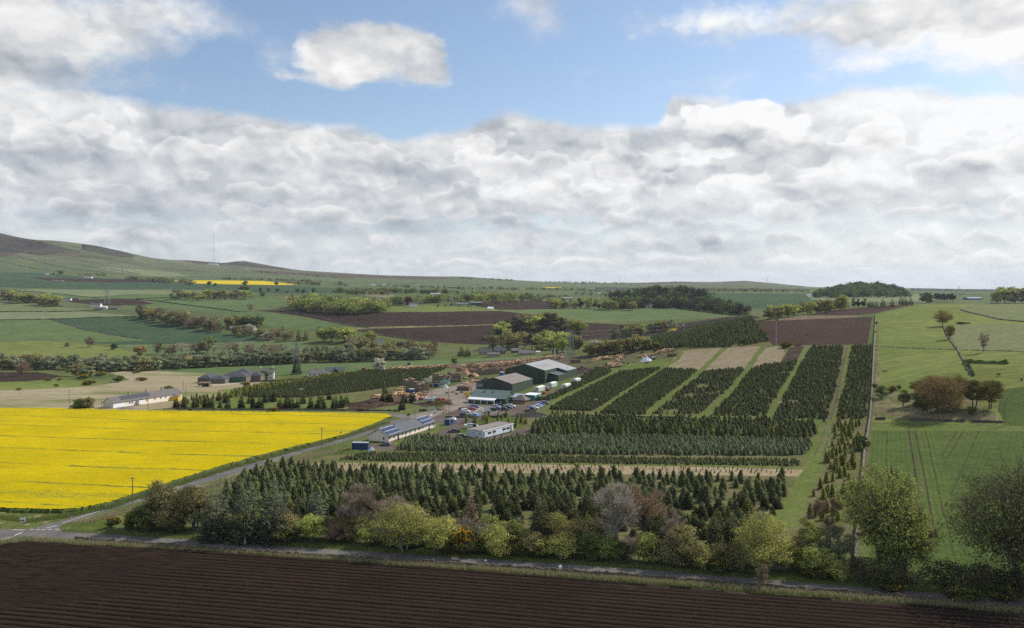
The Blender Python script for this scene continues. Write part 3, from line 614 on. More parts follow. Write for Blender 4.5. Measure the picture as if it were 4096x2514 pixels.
def build_rape():
    m, nt, b = base_mat('rape_flowers', 0.9, 0.02)
    p = opos(nt)
    mp = nt.n('ShaderNodeMapping'); mp.inputs['Rotation'].default_value = (0, 0, R(9)); mp.inputs['Scale'].default_value = (0.13, 1, 1); nt.put(mp.inputs['Vector'], p)
    c = nt.mix(nt.mr(nt.noise(p, 0.03, 4), 0.35, 0.65), (0.45, 0.345, 0.002), (0.54, 0.405, 0.003))
    sp = nt.noise(p, 1.7, 5, 0.75)
    big = nt.noise(mp.outputs[0], 0.14, 5, 0.6)
    th = nt.mr(big, 0.45, 0.72, 0.70, 0.52)
    c = nt.mix(nt.mr(sp, th, nt.m('ADD', th, 0.10), 0, 0.85), c, (0.20, 0.20, 0.03))
    c = nt.mix(nt.mr(nt.noise(mp.outputs[0], 0.55, 4, 0.7), 0.44, 0.72, 0, 0.7), c, (0.33, 0.30, 0.015))
    xx, yy, zz = nt.sep(p)
    t = nt.m('ADD', nt.m('MULTIPLY', xx, math.sin(R(9))), nt.m('MULTIPLY', yy, math.cos(R(9))))
    t = nt.m('ADD', t, nt.m('MULTIPLY', nt.noise(p, 0.01, 2), 14))
    k = nt.m('ABSOLUTE', nt.m('SUBTRACT', nt.m('FRACT', nt.m('DIVIDE', t, 23.0)), 0.5))
    k = nt.m('MULTIPLY', nt.mr(k, 0.455, 0.482), nt.mr(nt.noise(p, 0.06, 4, 0.7), 0.36, 0.60))
    c = nt.mix(nt.m('MULTIPLY', k, 0.92), c, (0.13, 0.15, 0.03))
    bare = nt.m('MULTIPLY', nt.mr(nt.noise(mp.outputs[0], 0.05, 5, 0.65, 0.4), 0.56, 0.66), nt.mr(nt.noise(p, 0.9, 4, 0.7), 0.40, 0.62))
    c = nt.mix(nt.m('MULTIPLY', bare, 0.75), c, (0.16, 0.17, 0.035))
    nt.put(b.inputs['Base Color'], c)
    bump(nt, b, sp, 1.0, 0.35)
    # green stalks at the edge
    m2, nt2, b2 = base_mat('rape_stalks', 0.9, 0.1)
    nt2.put(b2.inputs['Base Color'], nt2.mix(nt2.noise(opos(nt2), 1.5, 4, 0.7), (0.03, 0.05, 0.012), (0.11, 0.13, 0.03)))
    rng = np.random.default_rng(8)
    poly = fill(RAPE, 9); poly = [(u + float(rng.normal(0, 1.2)), v + float(rng.normal(0, .7))) for u, v in poly]
    ul = [to_ul(pt) for pt in poly]
    gx, gy = [], []
    d = 205.0
    while d < 415:
        st = 1.3 * d / 260
        xs = np.arange(-2400 / F * d, -100, st * 1.3)
        gx += list(xs + rng.uniform(-.3, .3, len(xs))); gy += list(d + rng.uniform(-.3, .3, len(xs)))
        d += st
    gx, gy = np.array(gx), np.array(gy)
    gu = (CX + F * gx / gy) / 300; gl = np.log(gy) * 10
    ins = inpoly(gu, gl, ul)
    n = len(ul)
    r = delaunay_2d_cdt([Vector(p_) for p_ in ul] + [Vector(p_) for p_ in zip(gu[ins], gl[ins])], [(i, (i + 1) % n) for i in range(n)], [], 0, 1e-6)
    V2 = np.array([(v.x, v.y) for v in r[0]]); T = np.array(list(r[2]))
    cen = V2[T].mean(1); T = T[inpoly(cen[:, 0], cen[:, 1], ul)]
    D = np.exp(V2[:, 1] / 10); X = (V2[:, 0] * 300 - CX) * D / F; Z = zat(X, D)
    V3 = np.stack([X, D, Z + 1.05 + rng.normal(0, 0.07, len(Z))], 1)
    a, b_, c_ = V3[T[:, 0]], V3[T[:, 1]], V3[T[:, 2]]
    nz = (b_ - a)[:, 0] * (c_ - a)[:, 1] - (b_ - a)[:, 1] * (c_ - a)[:, 0]
    T[nz < 0] = T[nz < 0][:, ::-1]
    root = mesh_obj('rapeseed_field', V3, T, m, smooth=True)
    setup(root, 'structure', 'bright yellow rapeseed field in flower beside the lane')
    ring = []
    for (u_, l_) in ul:
        dd = math.exp(l_ / 10); x = (u_ * 300 - CX) * dd / F; ring.append((x, dd, gz(x, dd)))
    Vs = []; Fs = []
    N = len(ring)
    cx_, cy_ = -110, 300
    for i, (x, y, z) in enumerate(ring):
        ox, oy = (x - cx_), (y - cy_); L = math.hypot(ox, oy)
        j_ = float(rng.uniform(-.3, .9)); Vs += [(x, y, z + 1.0), (x + ox / L * (0.35 + j_), y + oy / L * (0.35 + j_), z + 0.6), (x + ox / L * (0.6 + j_), y + oy / L * (0.6 + j_), z - 0.1)]
    for i in range(N):
        j = (i + 1) % N
        Fs += [(3 * i, 3 * j, 3 * j + 1, 3 * i + 1), (3 * i + 1, 3 * j + 1, 3 * j + 2, 3 * i + 2)]
    o = mesh_obj('crop_edge', Vs, Fs, m2, parent=root)
build_rape()

# ------------------------------------------------------------------ plain materials
def plain(name, col, rough=0.7, metal=0.0, var=0.12, scale=1.5, spec=0.3, rust=None):
    m, nt, b = base_mat(name, rough, spec)
    b.inputs['Metallic'].default_value = metal
    f = nt.noise(opos(nt), scale, 4, 0.65)
    c = nt.mix(1.0, col, nt.xyz(*[nt.mr(f, 0.25, 0.75, 1 - var, 1 + var, False)] * 3), 'MULTIPLY')
    if rust: c = nt.mix(nt.mr(nt.noise(opos(nt), 0.45, 5, 0.7, 0.5), rust[1], rust[2]), c, rust[0])
    nt.put(b.inputs['Base Color'], c)
    return m
def striped(name, col, dark, spacing, axis='X', share=0.25, rough=0.5, metal=0.0, rust=None, spec=0.3, both=None):
    """sheet with ribs or courses drawn across it"""
    m, nt, b = base_mat(name, rough, spec); b.inputs['Metallic'].default_value = metal
    p = opos(nt); s3 = nt.sep(p); a = s3['XYZ'.index(axis)]
    fr = nt.m('FRACT', nt.m('DIVIDE', a, spacing))
    c = nt.mix(nt.mr(fr, 1 - share, 1 - share * 0.6), col, dark)
    if both:
        fr2 = nt.m('FRACT', nt.m('DIVIDE', s3['XYZ'.index(both[0])], both[1]))
        c = nt.mix(nt.mr(fr2, 0.86, 0.9), c, dark)
    if rust: c = nt.mix(nt.mr(nt.noise(p, 0.3, 5, 0.7, 0.5), rust[1], rust[2]), c, rust[0])
    f = nt.noise(p, 0.8, 5, 0.65)
    c = nt.mix(1.0, c, nt.xyz(*[nt.mr(f, 0.25, 0.75, 0.84, 1.14, False)] * 3), 'MULTIPLY')
    nt.put(b.inputs['Base Color'], c)
    bump(nt, b, nt.mr(fr, 0.5, 1.0), 0.5, 0.04)
    return m
plain('stone', (0.16, 0.135, 0.11), 0.9, var=0.5, scale=2.2, rust=((0.10, 0.11, 0.05), 0.55, 0.65))
plain('stone_dark', (0.085, 0.070, 0.058), 0.9, var=0.5, scale=2.5, rust=((0.16, 0.13, 0.05), 0.56, 0.66))
plain('wood_grey', (0.20, 0.175, 0.15), 0.85, var=0.3, scale=3)
plain('wood_brown', (0.17, 0.115, 0.075), 0.8, var=0.3, scale=3)
plain('wood_fresh', (0.55, 0.36, 0.17), 0.8, var=0.25, scale=2)
plain('wood_pole', (0.15, 0.115, 0.085), 0.85, var=0.2)
plain('bark_log', (0.15, 0.100, 0.068), 0.9, var=0.5, scale=3)
plain('cut_end', (0.60, 0.41, 0.23), 0.85, var=0.3, scale=4)
plain('steel_grey', (0.36, 0.39, 0.40), 0.5, 0.4, rust=((0.22, 0.16, 0.12), 0.66, 0.8))
plain('steel_pylon', (0.25, 0.29, 0.29), 0.55, 0.3)
plain('white_paint', (0.78, 0.78, 0.77), 0.5, var=0.05)
plain('white_wall', (0.74, 0.73, 0.70), 0.8, var=0.06)
plain('cream_wall', (0.76, 0.67, 0.56), 0.85, var=0.05)
plain('stone_wall_tan', (0.33, 0.27, 0.21), 0.9, var=0.3, scale=2)
plain('plinth', (0.30, 0.20, 0.14), 0.9)
plain('dark_glass', (0.030, 0.038, 0.045), 0.12, spec=0.8)
plain('black_rubber', (0.018, 0.018, 0.020), 0.8)
plain('black_metal', (0.02, 0.02, 0.023), 0.4)
plain('barn_slate', (0.075, 0.078, 0.088), 0.85, var=0.3, scale=2, spec=.1)
plain('slate_grey', (0.082, 0.088, 0.098), 0.75, var=0.25, scale=2.5)
plain('tile_grey', (0.155, 0.145, 0.14), 0.8, var=0.3, scale=2, rust=((0.19, 0.17, 0.12), 0.6, 0.7))
plain('roof_brown', (0.15, 0.125, 0.115), 0.85, var=0.25, scale=2)
plain('brick_red', (0.26, 0.115, 0.075), 0.9, var=0.2, scale=3)
plain('green_paint', (0.022, 0.12, 0.055), 0.5)
plain('red_paint', (0.50, 0.045, 0.03), 0.45)
plain('orange_paint', (0.72, 0.27, 0.02), 0.45)
plain('yellow_paint', (0.75, 0.50, 0.03), 0.45)
plain('blue_paint', (0.035, 0.11, 0.30), 0.45)
plain('purple_plastic', (0.13, 0.03, 0.16), 0.5)
plain('teal_paint', (0.028, 0.115, 0.105), 0.5)
plain('white_bags', (0.80, 0.82, 0.86), 0.5, var=0.1)
plain('blue_sheet', (0.16, 0.42, 0.72), 0.5)
plain('sawdust', (0.42, 0.27, 0.15), 0.95, var=0.2, scale=0.8)
plain('bark_chip', (0.055, 0.038, 0.03), 0.95, var=0.6, scale=2.5)
plain('insulator', (0.30, 0.36, 0.37), 0.3)
striped('green_cladding', (0.050, 0.078, 0.055), (0.035, 0.055, 0.040), 0.5, 'X', 0.35, 0.55)
striped('green_cladding_gable', (0.042, 0.062, 0.046), (0.030, 0.045, 0.034), 0.5, 'Y', 0.35, 0.55)
striped('roof_sheet_pale', (0.31, 0.315, 0.305), (0.24, 0.245, 0.235), 1.1, 'X', 0.2, 0.6, rust=((0.30, 0.28, 0.24), 0.6, 0.75))
striped('roof_sheet_brown', (0.22, 0.195, 0.175), (0.165, 0.145, 0.13), 0.9, 'X', 0.25, 0.8, rust=((0.155, 0.14, 0.115), 0.5, 0.66))
striped('roof_sheet_green', (0.16, 0.215, 0.195), (0.105, 0.15, 0.135), 0.9, 'X', 0.22, 0.5)
striped('roof_felt', (0.25, 0.225, 0.205), (0.10, 0.085, 0.08), 1.2, 'X', 0.16, 0.9, rust=((0.16, 0.11, 0.085), 0.56, 0.7))
striped('roof_slate', (0.098, 0.105, 0.118), (0.072, 0.078, 0.09), 0.5, 'Z', 0.3, 0.7, both=('X', 0.6))
striped('roof_tile', (0.145, 0.135, 0.13), (0.10, 0.092, 0.088), 0.5, 'Z', 0.3, 0.8, both=('X', 0.7))
striped('container_blue', (0.020, 0.052, 0.135), (0.011, 0.03, 0.085), 0.28, 'X', 0.45, 0.5)
striped('container_blue_end', (0.022, 0.056, 0.15), (0.011, 0.03, 0.085), 0.28, 'Y', 0.45, 0.5)
striped('container_grey', (0.09, 0.13, 0.23), (0.05, 0.07, 0.15), 0.28, 'X', 0.45, 0.5)
striped('container_teal', (0.045, 0.22, 0.20), (0.03, 0.15, 0.14), 0.3, 'X', 0.4, 0.5)
striped('crate_slats', (0.28, 0.21, 0.15), (0.035, 0.026, 0.02), 0.26, 'Z', 0.3, 0.9, rust=((0.33, 0.25, 0.17), 0.60, 0.66))
striped('cabin_white', (0.60, 0.66, 0.70), (0.45, 0.50, 0.54), 1.2, 'X', 0.06, 0.55)
striped('cabin_white_end', (0.52, 0.58, 0.63), (0.42, 0.47, 0.52), 1.2, 'Y', 0.05, 0.55)
striped('log_boards', (0.25, 0.145, 0.075), (0.11, 0.06, 0.03), 0.25, 'Z', 0.3, 0.8)

# ------------------------------------------------------------------ mesh builder
class MB:
    def __init__(s): s.v = []; s.f = []
    def add(s, v, f):
        o = len(s.v); s.v += [tuple(p) for p in v]; s.f += [tuple(i + o for i in q) for q in f]; return s
    def box(s, x0, y0, z0, x1, y1, z1):
        return s.add([(x0, y0, z0), (x1, y0, z0), (x1, y1, z0), (x0, y1, z0), (x0, y0, z1), (x1, y0, z1), (x1, y1, z1), (x0, y1, z1)],
                     [(0, 3, 2, 1), (4, 5, 6, 7), (0, 1, 5, 4), (1, 2, 6, 5), (2, 3, 7, 6), (3, 0, 4, 7)])
    def bar(s, a, b, r0, r1=None, n=4):
        a = Vector(a); b = Vector(b); r1 = r0 if r1 is None else r1
        d = (b - a)
        if d.length < 1e-6: return s
        d.normalize(); t = Vector((0, 0, 1)) if abs(d.z) < 0.9 else Vector((1, 0, 0))
        x = d.cross(t).normalized(); y = d.cross(x)
        ring = lambda c, r: [tuple(c + (x * math.cos(2 * math.pi * (i + .5) / n) + y * math.sin(2 * math.pi * (i + .5) / n)) * r) for i in range(n)]
        v = ring(a, r0) + ring(b, r1)
        f = [(i, (i + 1) % n, n + (i + 1) % n, n + i) for i in range(n)] + [tuple(range(n))[::-1], tuple(range(n, 2 * n))]
        return s.add(v, f)
    def prism(s, prof, y0, y1, axis='y'):
        """profile in (x,z) pushed along y (or (y,z) along x)"""
        n = len(prof)
        if axis == 'y': v = [(x, y0, z) for x, z in prof] + [(x, y1, z) for x, z in prof]
        else: v = [(y0, x, z) for x, z in prof] + [(y1, x, z) for x, z in prof]
        f = [(i, (i + 1) % n, n + (i + 1) % n, n + i) for i in range(n)] + [tuple(range(n))[::-1], tuple(range(n, 2 * n))]
        return s.add(v, f)
    def quad(s, a, b, c, d): return s.add([a, b, c, d], [(0, 1, 2, 3)])
    def slab(s, a, b, c, d, t):
        """thick panel: quad a b c d with thickness t along its normal"""
        a, b, c, d = map(Vector, (a, b, c, d)); n = (b - a).cross(d - a).normalized() * t
        return s.add([a, b, c, d, a + n, b + n, c + n, d + n], [(0, 3, 2, 1), (4, 5, 6, 7), (0, 1, 5, 4), (1, 2, 6, 5), (2, 3, 7, 6), (3, 0, 4, 7)])
    def build(s, name, mat, parent=None, smooth=False):
        o = mesh_obj(name, s.v, s.f, mat, parent, smooth)
        import bmesh
        bm = bmesh.new(); bm.from_mesh(o.data); bmesh.ops.recalc_face_normals(bm, faces=bm.faces); bm.to_mesh(o.data); bm.free()
        return o
def thing(name, label, cat, loc, rz=0.0, group=None):
    o = bpy.data.objects.new(name, None); COL.objects.link(o)
    o.location = loc; o.rotation_euler = (0, 0, rz); o.empty_display_size = 0.5
    return setup(o, None, label, cat, group)
def copy_tree(src, loc, rz, label, group=None, scale=None):
    c = src.copy(); COL.objects.link(c); c.location = loc; c.rotation_euler = (0, 0, rz)
    if scale: c.scale = scale
    c['label'] = label
    if group: c['group'] = group
    def rec(s_, d_):
        for ch in list(s_.children):
            n = ch.copy(); COL.objects.link(n); n.parent = d_; rec(ch, n)
    rec(src, c)
    return c
# ------------------------------------------------------------------ vegetation
def leaf_mat(name, col, col2=None, trans=0.3, objvar=0.25):
    if trans > 0.05: col = hue(col, 1.3); col2 = hue(col2, 1.3) if col2 else None
    m = bpy.data.materials.new(name); m.use_nodes = True; nt = NT(m.node_tree)
    for nd in list(m.node_tree.nodes): m.node_tree.nodes.remove(nd)
    o = nt.n('ShaderNodeOutputMaterial'); d = nt.n('ShaderNodeBsdfDiffuse'); t = nt.n('ShaderNodeBsdfTranslucent'); mx = nt.n('ShaderNodeMixShader')
    at = nt.n('ShaderNodeAttribute', attribute_name='tint').outputs['Fac']
    rnd = nt.n('ShaderNodeObjectInfo').outputs['Random']
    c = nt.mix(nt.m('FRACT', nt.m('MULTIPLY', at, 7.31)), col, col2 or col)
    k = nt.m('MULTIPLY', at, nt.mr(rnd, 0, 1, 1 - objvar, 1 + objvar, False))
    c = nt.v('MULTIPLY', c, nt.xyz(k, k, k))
    nt.put(d.inputs['Color'], c); nt.put(t.inputs['Color'], c)
    mx.inputs[0].default_value = trans
    m.node_tree.links.new(d.outputs[0], mx.inputs[1]); m.node_tree.links.new(t.outputs[0], mx.inputs[2]); m.node_tree.links.new(mx.outputs[0], o.inputs[0])
    MATS[name] = m
leaf_mat('fir_needles', (0.042, 0.052, 0.022), (0.066, 0.074, 0.03), 0.10)
leaf_mat('fir_blue', (0.056, 0.07, 0.034), (0.088, 0.1, 0.05), 0.10)
leaf_mat('fir_golden', (0.125, 0.128, 0.024), (0.075, 0.088, 0.028), 0.15)
leaf_mat('pine_needles', (0.058, 0.074, 0.046), (0.1, 0.115, 0.075), 0.10)
leaf_mat('brown_needles', (0.10, 0.068, 0.045), (0.14, 0.10, 0.07), 0.1)
leaf_mat('cypress_needles', (0.040, 0.042, 0.022), (0.062, 0.055, 0.028), 0.1)
leaf_mat('beech_leaves', (0.31, 0.335, 0.085), (0.2, 0.23, 0.058), 0.35)
leaf_mat('beech_dark', (0.19, 0.205, 0.06), (0.12, 0.14, 0.044), 0.3)
leaf_mat('sallow_leaves', (0.4, 0.39, 0.105), (0.25, 0.26, 0.065), 0.35)
leaf_mat('willow_leaves', (0.245, 0.265, 0.15), (0.175, 0.195, 0.105), 0.3)
leaf_mat('olive_leaves', (0.235, 0.21, 0.08), (0.165, 0.155, 0.062), 0.3)
leaf_mat('bud_orange', (0.27, 0.185, 0.07), (0.19, 0.14, 0.055), 0.3)
leaf_mat('bud_yellow', (0.225, 0.180, 0.045), (0.150, 0.130, 0.040), 0.3)
leaf_mat('hawthorn_leaves', (0.115, 0.15, 0.04), (0.08, 0.112, 0.034), 0.3)
leaf_mat('copper_leaves', (0.085, 0.035, 0.032), (0.06, 0.03, 0.028), 0.2)
leaf_mat('blossom', (0.45, 0.42, 0.36), (0.24, 0.24, 0.15), 0.3)
leaf_mat('gorse_green', (0.040, 0.050, 0.016), (0.065, 0.070, 0.022), 0.1)
leaf_mat('gorse_flower', (0.60, 0.34, 0.015), (0.46, 0.24, 0.012), 0.3)
leaf_mat('bramble_leaves', (0.05, 0.06, 0.026), (0.075, 0.06, 0.034), 0.1)
leaf_mat('twigs_grey', (0.37, 0.3, 0.22), (0.27, 0.215, 0.16), 0.0)
leaf_mat('twigs_brown', (0.29, 0.215, 0.135), (0.21, 0.16, 0.1), 0.0)
leaf_mat('twigs_pale', (0.42, 0.37, 0.31), (0.3, 0.26, 0.21), 0.0)
leaf_mat('grass_blades', (0.110, 0.150, 0.038), (0.150, 0.170, 0.055), 0.3)
leaf_mat('grass_dry', (0.33, 0.285, 0.18), (0.24, 0.21, 0.12), 0.3)
plain('bark', (0.105, 0.090, 0.072), 0.9, var=0.4, scale=4)
plain('bark_pale', (0.24, 0.215, 0.185), 0.9, var=0.35, scale=4)

class TM:
    """triangles / quads gathered as numpy blocks"""
    def __init__(s): s.V = []; s.T = []; s.tint = []; s.n = 0
    def add(s, V, T, tint):
        V = np.asarray(V, np.float32); s.V.append(V); s.T.append(np.asarray(T) + s.n); s.tint.append(np.broadcast_to(np.asarray(tint, np.float32), (len(V),))); s.n += len(V)
    def get(s): return np.concatenate(s.V), np.concatenate(s.T), np.concatenate(s.tint)
def unit(rng, n):
    v = rng.normal(size=(n, 3)); return v / np.linalg.norm(v, axis=1, keepdims=True)
def leaves_at(rng, P_, Nn, size, tint, elong=1.5):
    """one bent diamond of two triangles for each point"""
    n = len(P_)
    a = np.cross(Nn, unit(rng, n)); a /= np.linalg.norm(a, axis=1, keepdims=True) + 1e-6
    b = np.cross(Nn, a)
    s = (size * rng.uniform(0.6, 1.4, n))[:, None]
    v = np.stack([P_ - a * s * elong * 0.5, P_ - b * s * 0.5 + Nn * s * 0.15, P_ + a * s * elong * 0.5, P_ + b * s * 0.5 + Nn * s * 0.1], 1).reshape(-1, 3)
    i = np.arange(n)[:, None] * 4
    T = np.concatenate([i + [0, 1, 2], i + [0, 2, 3]], 0)
    return v, T, np.repeat(tint, 4)
def tube_np(pts, rads, k=5):
    pts = np.asarray(pts, float); n = len(pts); V = []
    for i in range(n):
        d = pts[min(i + 1, n - 1)] - pts[max(i - 1, 0)]; d /= np.linalg.norm(d) + 1e-9
        t = np.array([0, 0, 1.0]) if abs(d[2]) < 0.9 else np.array([1.0, 0, 0])
        x = np.cross(d, t); x /= np.linalg.norm(x); y = np.cross(d, x)
        for j in range(k):
            a = 2 * math.pi * j / k; V.append(pts[i] + (x * math.cos(a) + y * math.sin(a)) * rads[i])
    T = []
    for i in range(n - 1):
        for j in range(k):
            a, b, c, d_ = i * k + j, i * k + (j + 1) % k, (i + 1) * k + (j + 1) % k, (i + 1) * k + j
            T += [(a, b, c), (a, c, d_)]
    return np.array(V), np.array(T)
def sticks(rng, A_, B_, w, tint):
    """thin tapering slivers, crossed triangles"""
    n = len(A_); d = B_ - A_; d /= np.linalg.norm(d, axis=1, keepdims=True) + 1e-6
    s = np.cross(d, unit(rng, n)); s /= np.linalg.norm(s, axis=1, keepdims=True) + 1e-6
    w = np.broadcast_to(np.asarray(w, float), (n,))[:, None]
    V = np.stack([A_ - s * w, A_ + s * w, B_], 1).reshape(-1, 3)
    return V, np.arange(3 * n).reshape(-1, 3), np.repeat(tint, 3)

def broadleaf(seed, Ht, W, n=3000, leaf=0.34, low=0.22, lumps=16, bare=0.0, ntwig=900, stems=1, twigw=0.028, droop=0.0, dens=1.0):
    """returns (trunk, crown) TMs; crown is leafy, or twigs for bare trees"""
    rng = np.random.default_rng(seed); lumps = int(lumps * 1.5)
    tr, cr = TM(), TM()
    cz0 = Ht * low
    C_ = []
    tries = 0
    while len(C_) < lumps and tries < 4000:
        tries += 1
        p = rng.uniform(-1, 1, 3)
        if p @ p > 1: continue
        c = np.array([p[0] * W * 0.40, p[1] * W * 0.40, cz0 + (Ht - cz0) * (0.5 + 0.42 * p[2])])
        if all(np.linalg.norm(c - q) > W * 0.115 for q in C_): C_.append(c)
    C_ = np.array(C_)
    Rl = W * rng.uniform(0.11, 0.21, len(C_))
    for s_ in range(stems):
        b0 = np.array([rng.uniform(-.5, .5), rng.uniform(-.5, .5), 0]) * (0 if stems == 1 else W * 0.12)
        top = np.array([rng.uniform(-.06, .06) * W, rng.uniform(-.06, .06) * W, cz0 + (Ht - cz0) * 0.55]) + b0 * 1.5
        r0 = Ht * 0.022 / math.sqrt(stems) + 0.04
        mid = (b0 + top) / 2 + rng.normal(0, 0.02 * Ht, 3) * [1, 1, 0]
        V, T = tube_np([b0 - [0, 0, 0.3], mid, top], [r0 * 1.25, r0 * 0.8, r0 * 0.4], 6); tr.add(V, T, 1)
        for c in C_[s_::stems]:
            st = b0 + (top - b0) * rng.uniform(0.35, 0.9)
            m_ = (st + c) / 2 + rng.normal(0, 0.04 * W, 3) - [0, 0, droop * W * 0.05]
            V, T = tube_np([st, m_, c], [r0 * 0.42, r0 * 0.26, r0 * 0.12], 4); tr.add(V, T, 1)
    k = rng.choice(len(C_), ntwig, p=Rl ** 2 / (Rl ** 2).sum())
    d = unit(rng, ntwig); d[:, 2] = np.abs(d[:, 2]) * 0.8 + d[:, 2] * 0.2
    cen = np.array([0, 0, cz0 + (Ht - cz0) * 0.35]); outw = C_[k] - cen; outw /= np.linalg.norm(outw, axis=1, keepdims=True) + 1e-6
    d = d * 0.8 + outw * 0.6; d /= np.linalg.norm(d, axis=1, keepdims=True)
    A_ = C_[k] + unit(rng, ntwig) * (Rl[k] * 0.35)[:, None]; B_ = A_ + d * (Rl[k] * rng.uniform(0.5, 1.25, ntwig))[:, None]
    V, T, t = sticks(rng, A_, B_, twigw, rng.uniform(0.7, 1.3, ntwig)); (cr if bare > 0.5 else tr).add(V, T, t)
    if bare > 0.5:                                   # a second, finer order of twigs
        n2 = ntwig * 2; j = rng.integers(0, ntwig, n2); f = rng.uniform(0.3, 1.0, n2)[:, None]
        A2 = A_[j] * (1 - f) + B_[j] * f; d2 = d[j] + unit(rng, n2) * 0.7; d2 /= np.linalg.norm(d2, axis=1, keepdims=True)
        V, T, t = sticks(rng, A2, A2 + d2 * (Rl[j % len(Rl)] * rng.uniform(0.3, 0.7, n2))[:, None], twigw * 0.75, rng.uniform(0.75, 1.35, n2)); cr.add(V, T, t)
    if n:
        k = rng.choice(len(C_), n, p=Rl ** 2 / (Rl ** 2).sum())
        dd = unit(rng, n); dd[:, 2] = dd[:, 2] * 0.75 + 0.12
        rr = Rl[k] * (1.05 - 0.55 * rng.random(n) ** 1.4) * (1 + 0.32 * np.sin(dd[:, 0] * 7 + k) * np.cos(dd[:, 1] * 6 + dd[:, 2] * 5))
        P_ = C_[k] + dd * rr[:, None] * [1.12, 1.12, 0.78]
        Nn = dd + unit(rng, n) * 0.6; Nn /= np.linalg.norm(Nn, axis=1, keepdims=True)
        lt = rng.uniform(0.78, 1.2, len(C_))
        V, T, t = leaves_at(rng, P_, Nn, leaf, lt[k] * rng.uniform(0.72, 1.28, n)); cr.add(V, T, t)
    return tr, cr
def conifer(seed, Ht, W, tiers=9, k=8, low=0.06, ragged=0.16, top=0.0, bend=1.0):
    rng = np.random.default_rng(seed); cr = TM(); tr = TM()
    V, T = tube_np([(0, 0, -0.2), (0, 0, Ht * 0.97)], [Ht * 0.02 + 0.02, 0.012], 4); tr.add(V, T, 1)
    for i in range(tiers):
        f = i / (tiers - 0.4)
        z0 = Ht * (low + (1 - low) * f); R0 = W * 0.5 * (1 - f) ** (0.58 * bend) * (0.85 + 0.3 * rng.random()) + 0.02 * Ht * 0.5
        hh = Ht * (1 - low) / tiers * 2.0
        n = k if f < 0.6 else max(5, k - 2)
        ang = np.arange(2 * n) * math.pi / n + rng.uniform(0, 6)
        r = np.where(np.arange(2 * n) % 2 == 0, 1.0, 0.52) * R0 * rng.uniform(1 - ragged, 1 + ragged, 2 * n)
        zz = z0 + np.where(np.arange(2 * n) % 2 == 0, -0.04, 0.14) * hh + rng.uniform(-.12, .12, 2 * n) * hh
        ring = np.stack([np.cos(ang) * r, np.sin(ang) * r, zz], 1)
        V = np.concatenate([[[0, 0, min(z0 + hh, Ht * 1.0)]], ring, [[0, 0, z0 + hh * 0.1]]])
        j = np.arange(2 * n)
        T = np.concatenate([np.stack([np.zeros(2 * n, int), 1 + j, 1 + (j + 1) % (2 * n)], 1)])
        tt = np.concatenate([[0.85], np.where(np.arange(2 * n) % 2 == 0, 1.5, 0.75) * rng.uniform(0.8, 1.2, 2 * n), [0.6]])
        cr.add(V, T, tt)
    return tr, cr
def spray_conifer(seed, Ht, W, n=1500, sz=0.35, low=0.05, pw=0.75):
    """foreground conifer: whorled sprays around a cone"""
    rng = np.random.default_rng(seed); cr = TM(); tr = TM()
    V, T = tube_np([(0, 0, -0.2), (0, 0, Ht * 0.98)], [Ht * 0.018 + 0.02, 0.015], 5); tr.add(V, T, 1)
    f = 1 - np.sqrt(rng.random(n)) * 0.985
    lev = np.round(f * 11) / 11 + rng.normal(0, 0.016, n); lev = np.clip(lev, 0, 1)
    ang = rng.uniform(0, 2 * math.pi, n)
    lobe = 0.82 + 0.18 * np.cos(ang * 6 + np.round(f * 11) * 2.1)
    rad = W * 0.5 * (1 - lev) ** pw * lobe * (1 - 0.5 * rng.random(n) ** 1.8)
    z = Ht * (low + (1 - low) * lev) - rad * 0.10 + rng.normal(0, 0.02 * Ht, n) * 0.5
    P_ = np.stack([np.cos(ang) * rad, np.sin(ang) * rad, z], 1)
    d = np.stack([np.cos(ang), np.sin(ang), np.full(n, 0.12)], 1)
    s = np.stack([-np.sin(ang), np.cos(ang), rng.normal(0, 0.25, n)], 1)
    L = sz * rng.uniform(0.7, 1.5, n)[:, None] * (0.6 + 0.6 * (1 - lev))[:, None]
    V = np.stack([P_ - d * L * 0.5, P_ + s * L * 0.36 - [0, 0, 0.05], P_ + d * L * 0.7 - np.array([0, 0, 1]) * L * 0.12, P_ - s * L * 0.36 - [0, 0, 0.05]], 1).reshape(-1, 3)
    i = np.arange(n)[:, None] * 4
    cr.add(V, np.concatenate([i + [0, 1, 2], i + [0, 2, 3]]), np.repeat(rng.uniform(0.6, 1.4, n), 4))
    V, T, t = sticks(rng, np.array([[0, 0, Ht * 0.9]]), np.array([[0, 0, Ht * 1.04]]), 0.05, np.array([1.2])); cr.add(V, T, t)
    return tr, cr

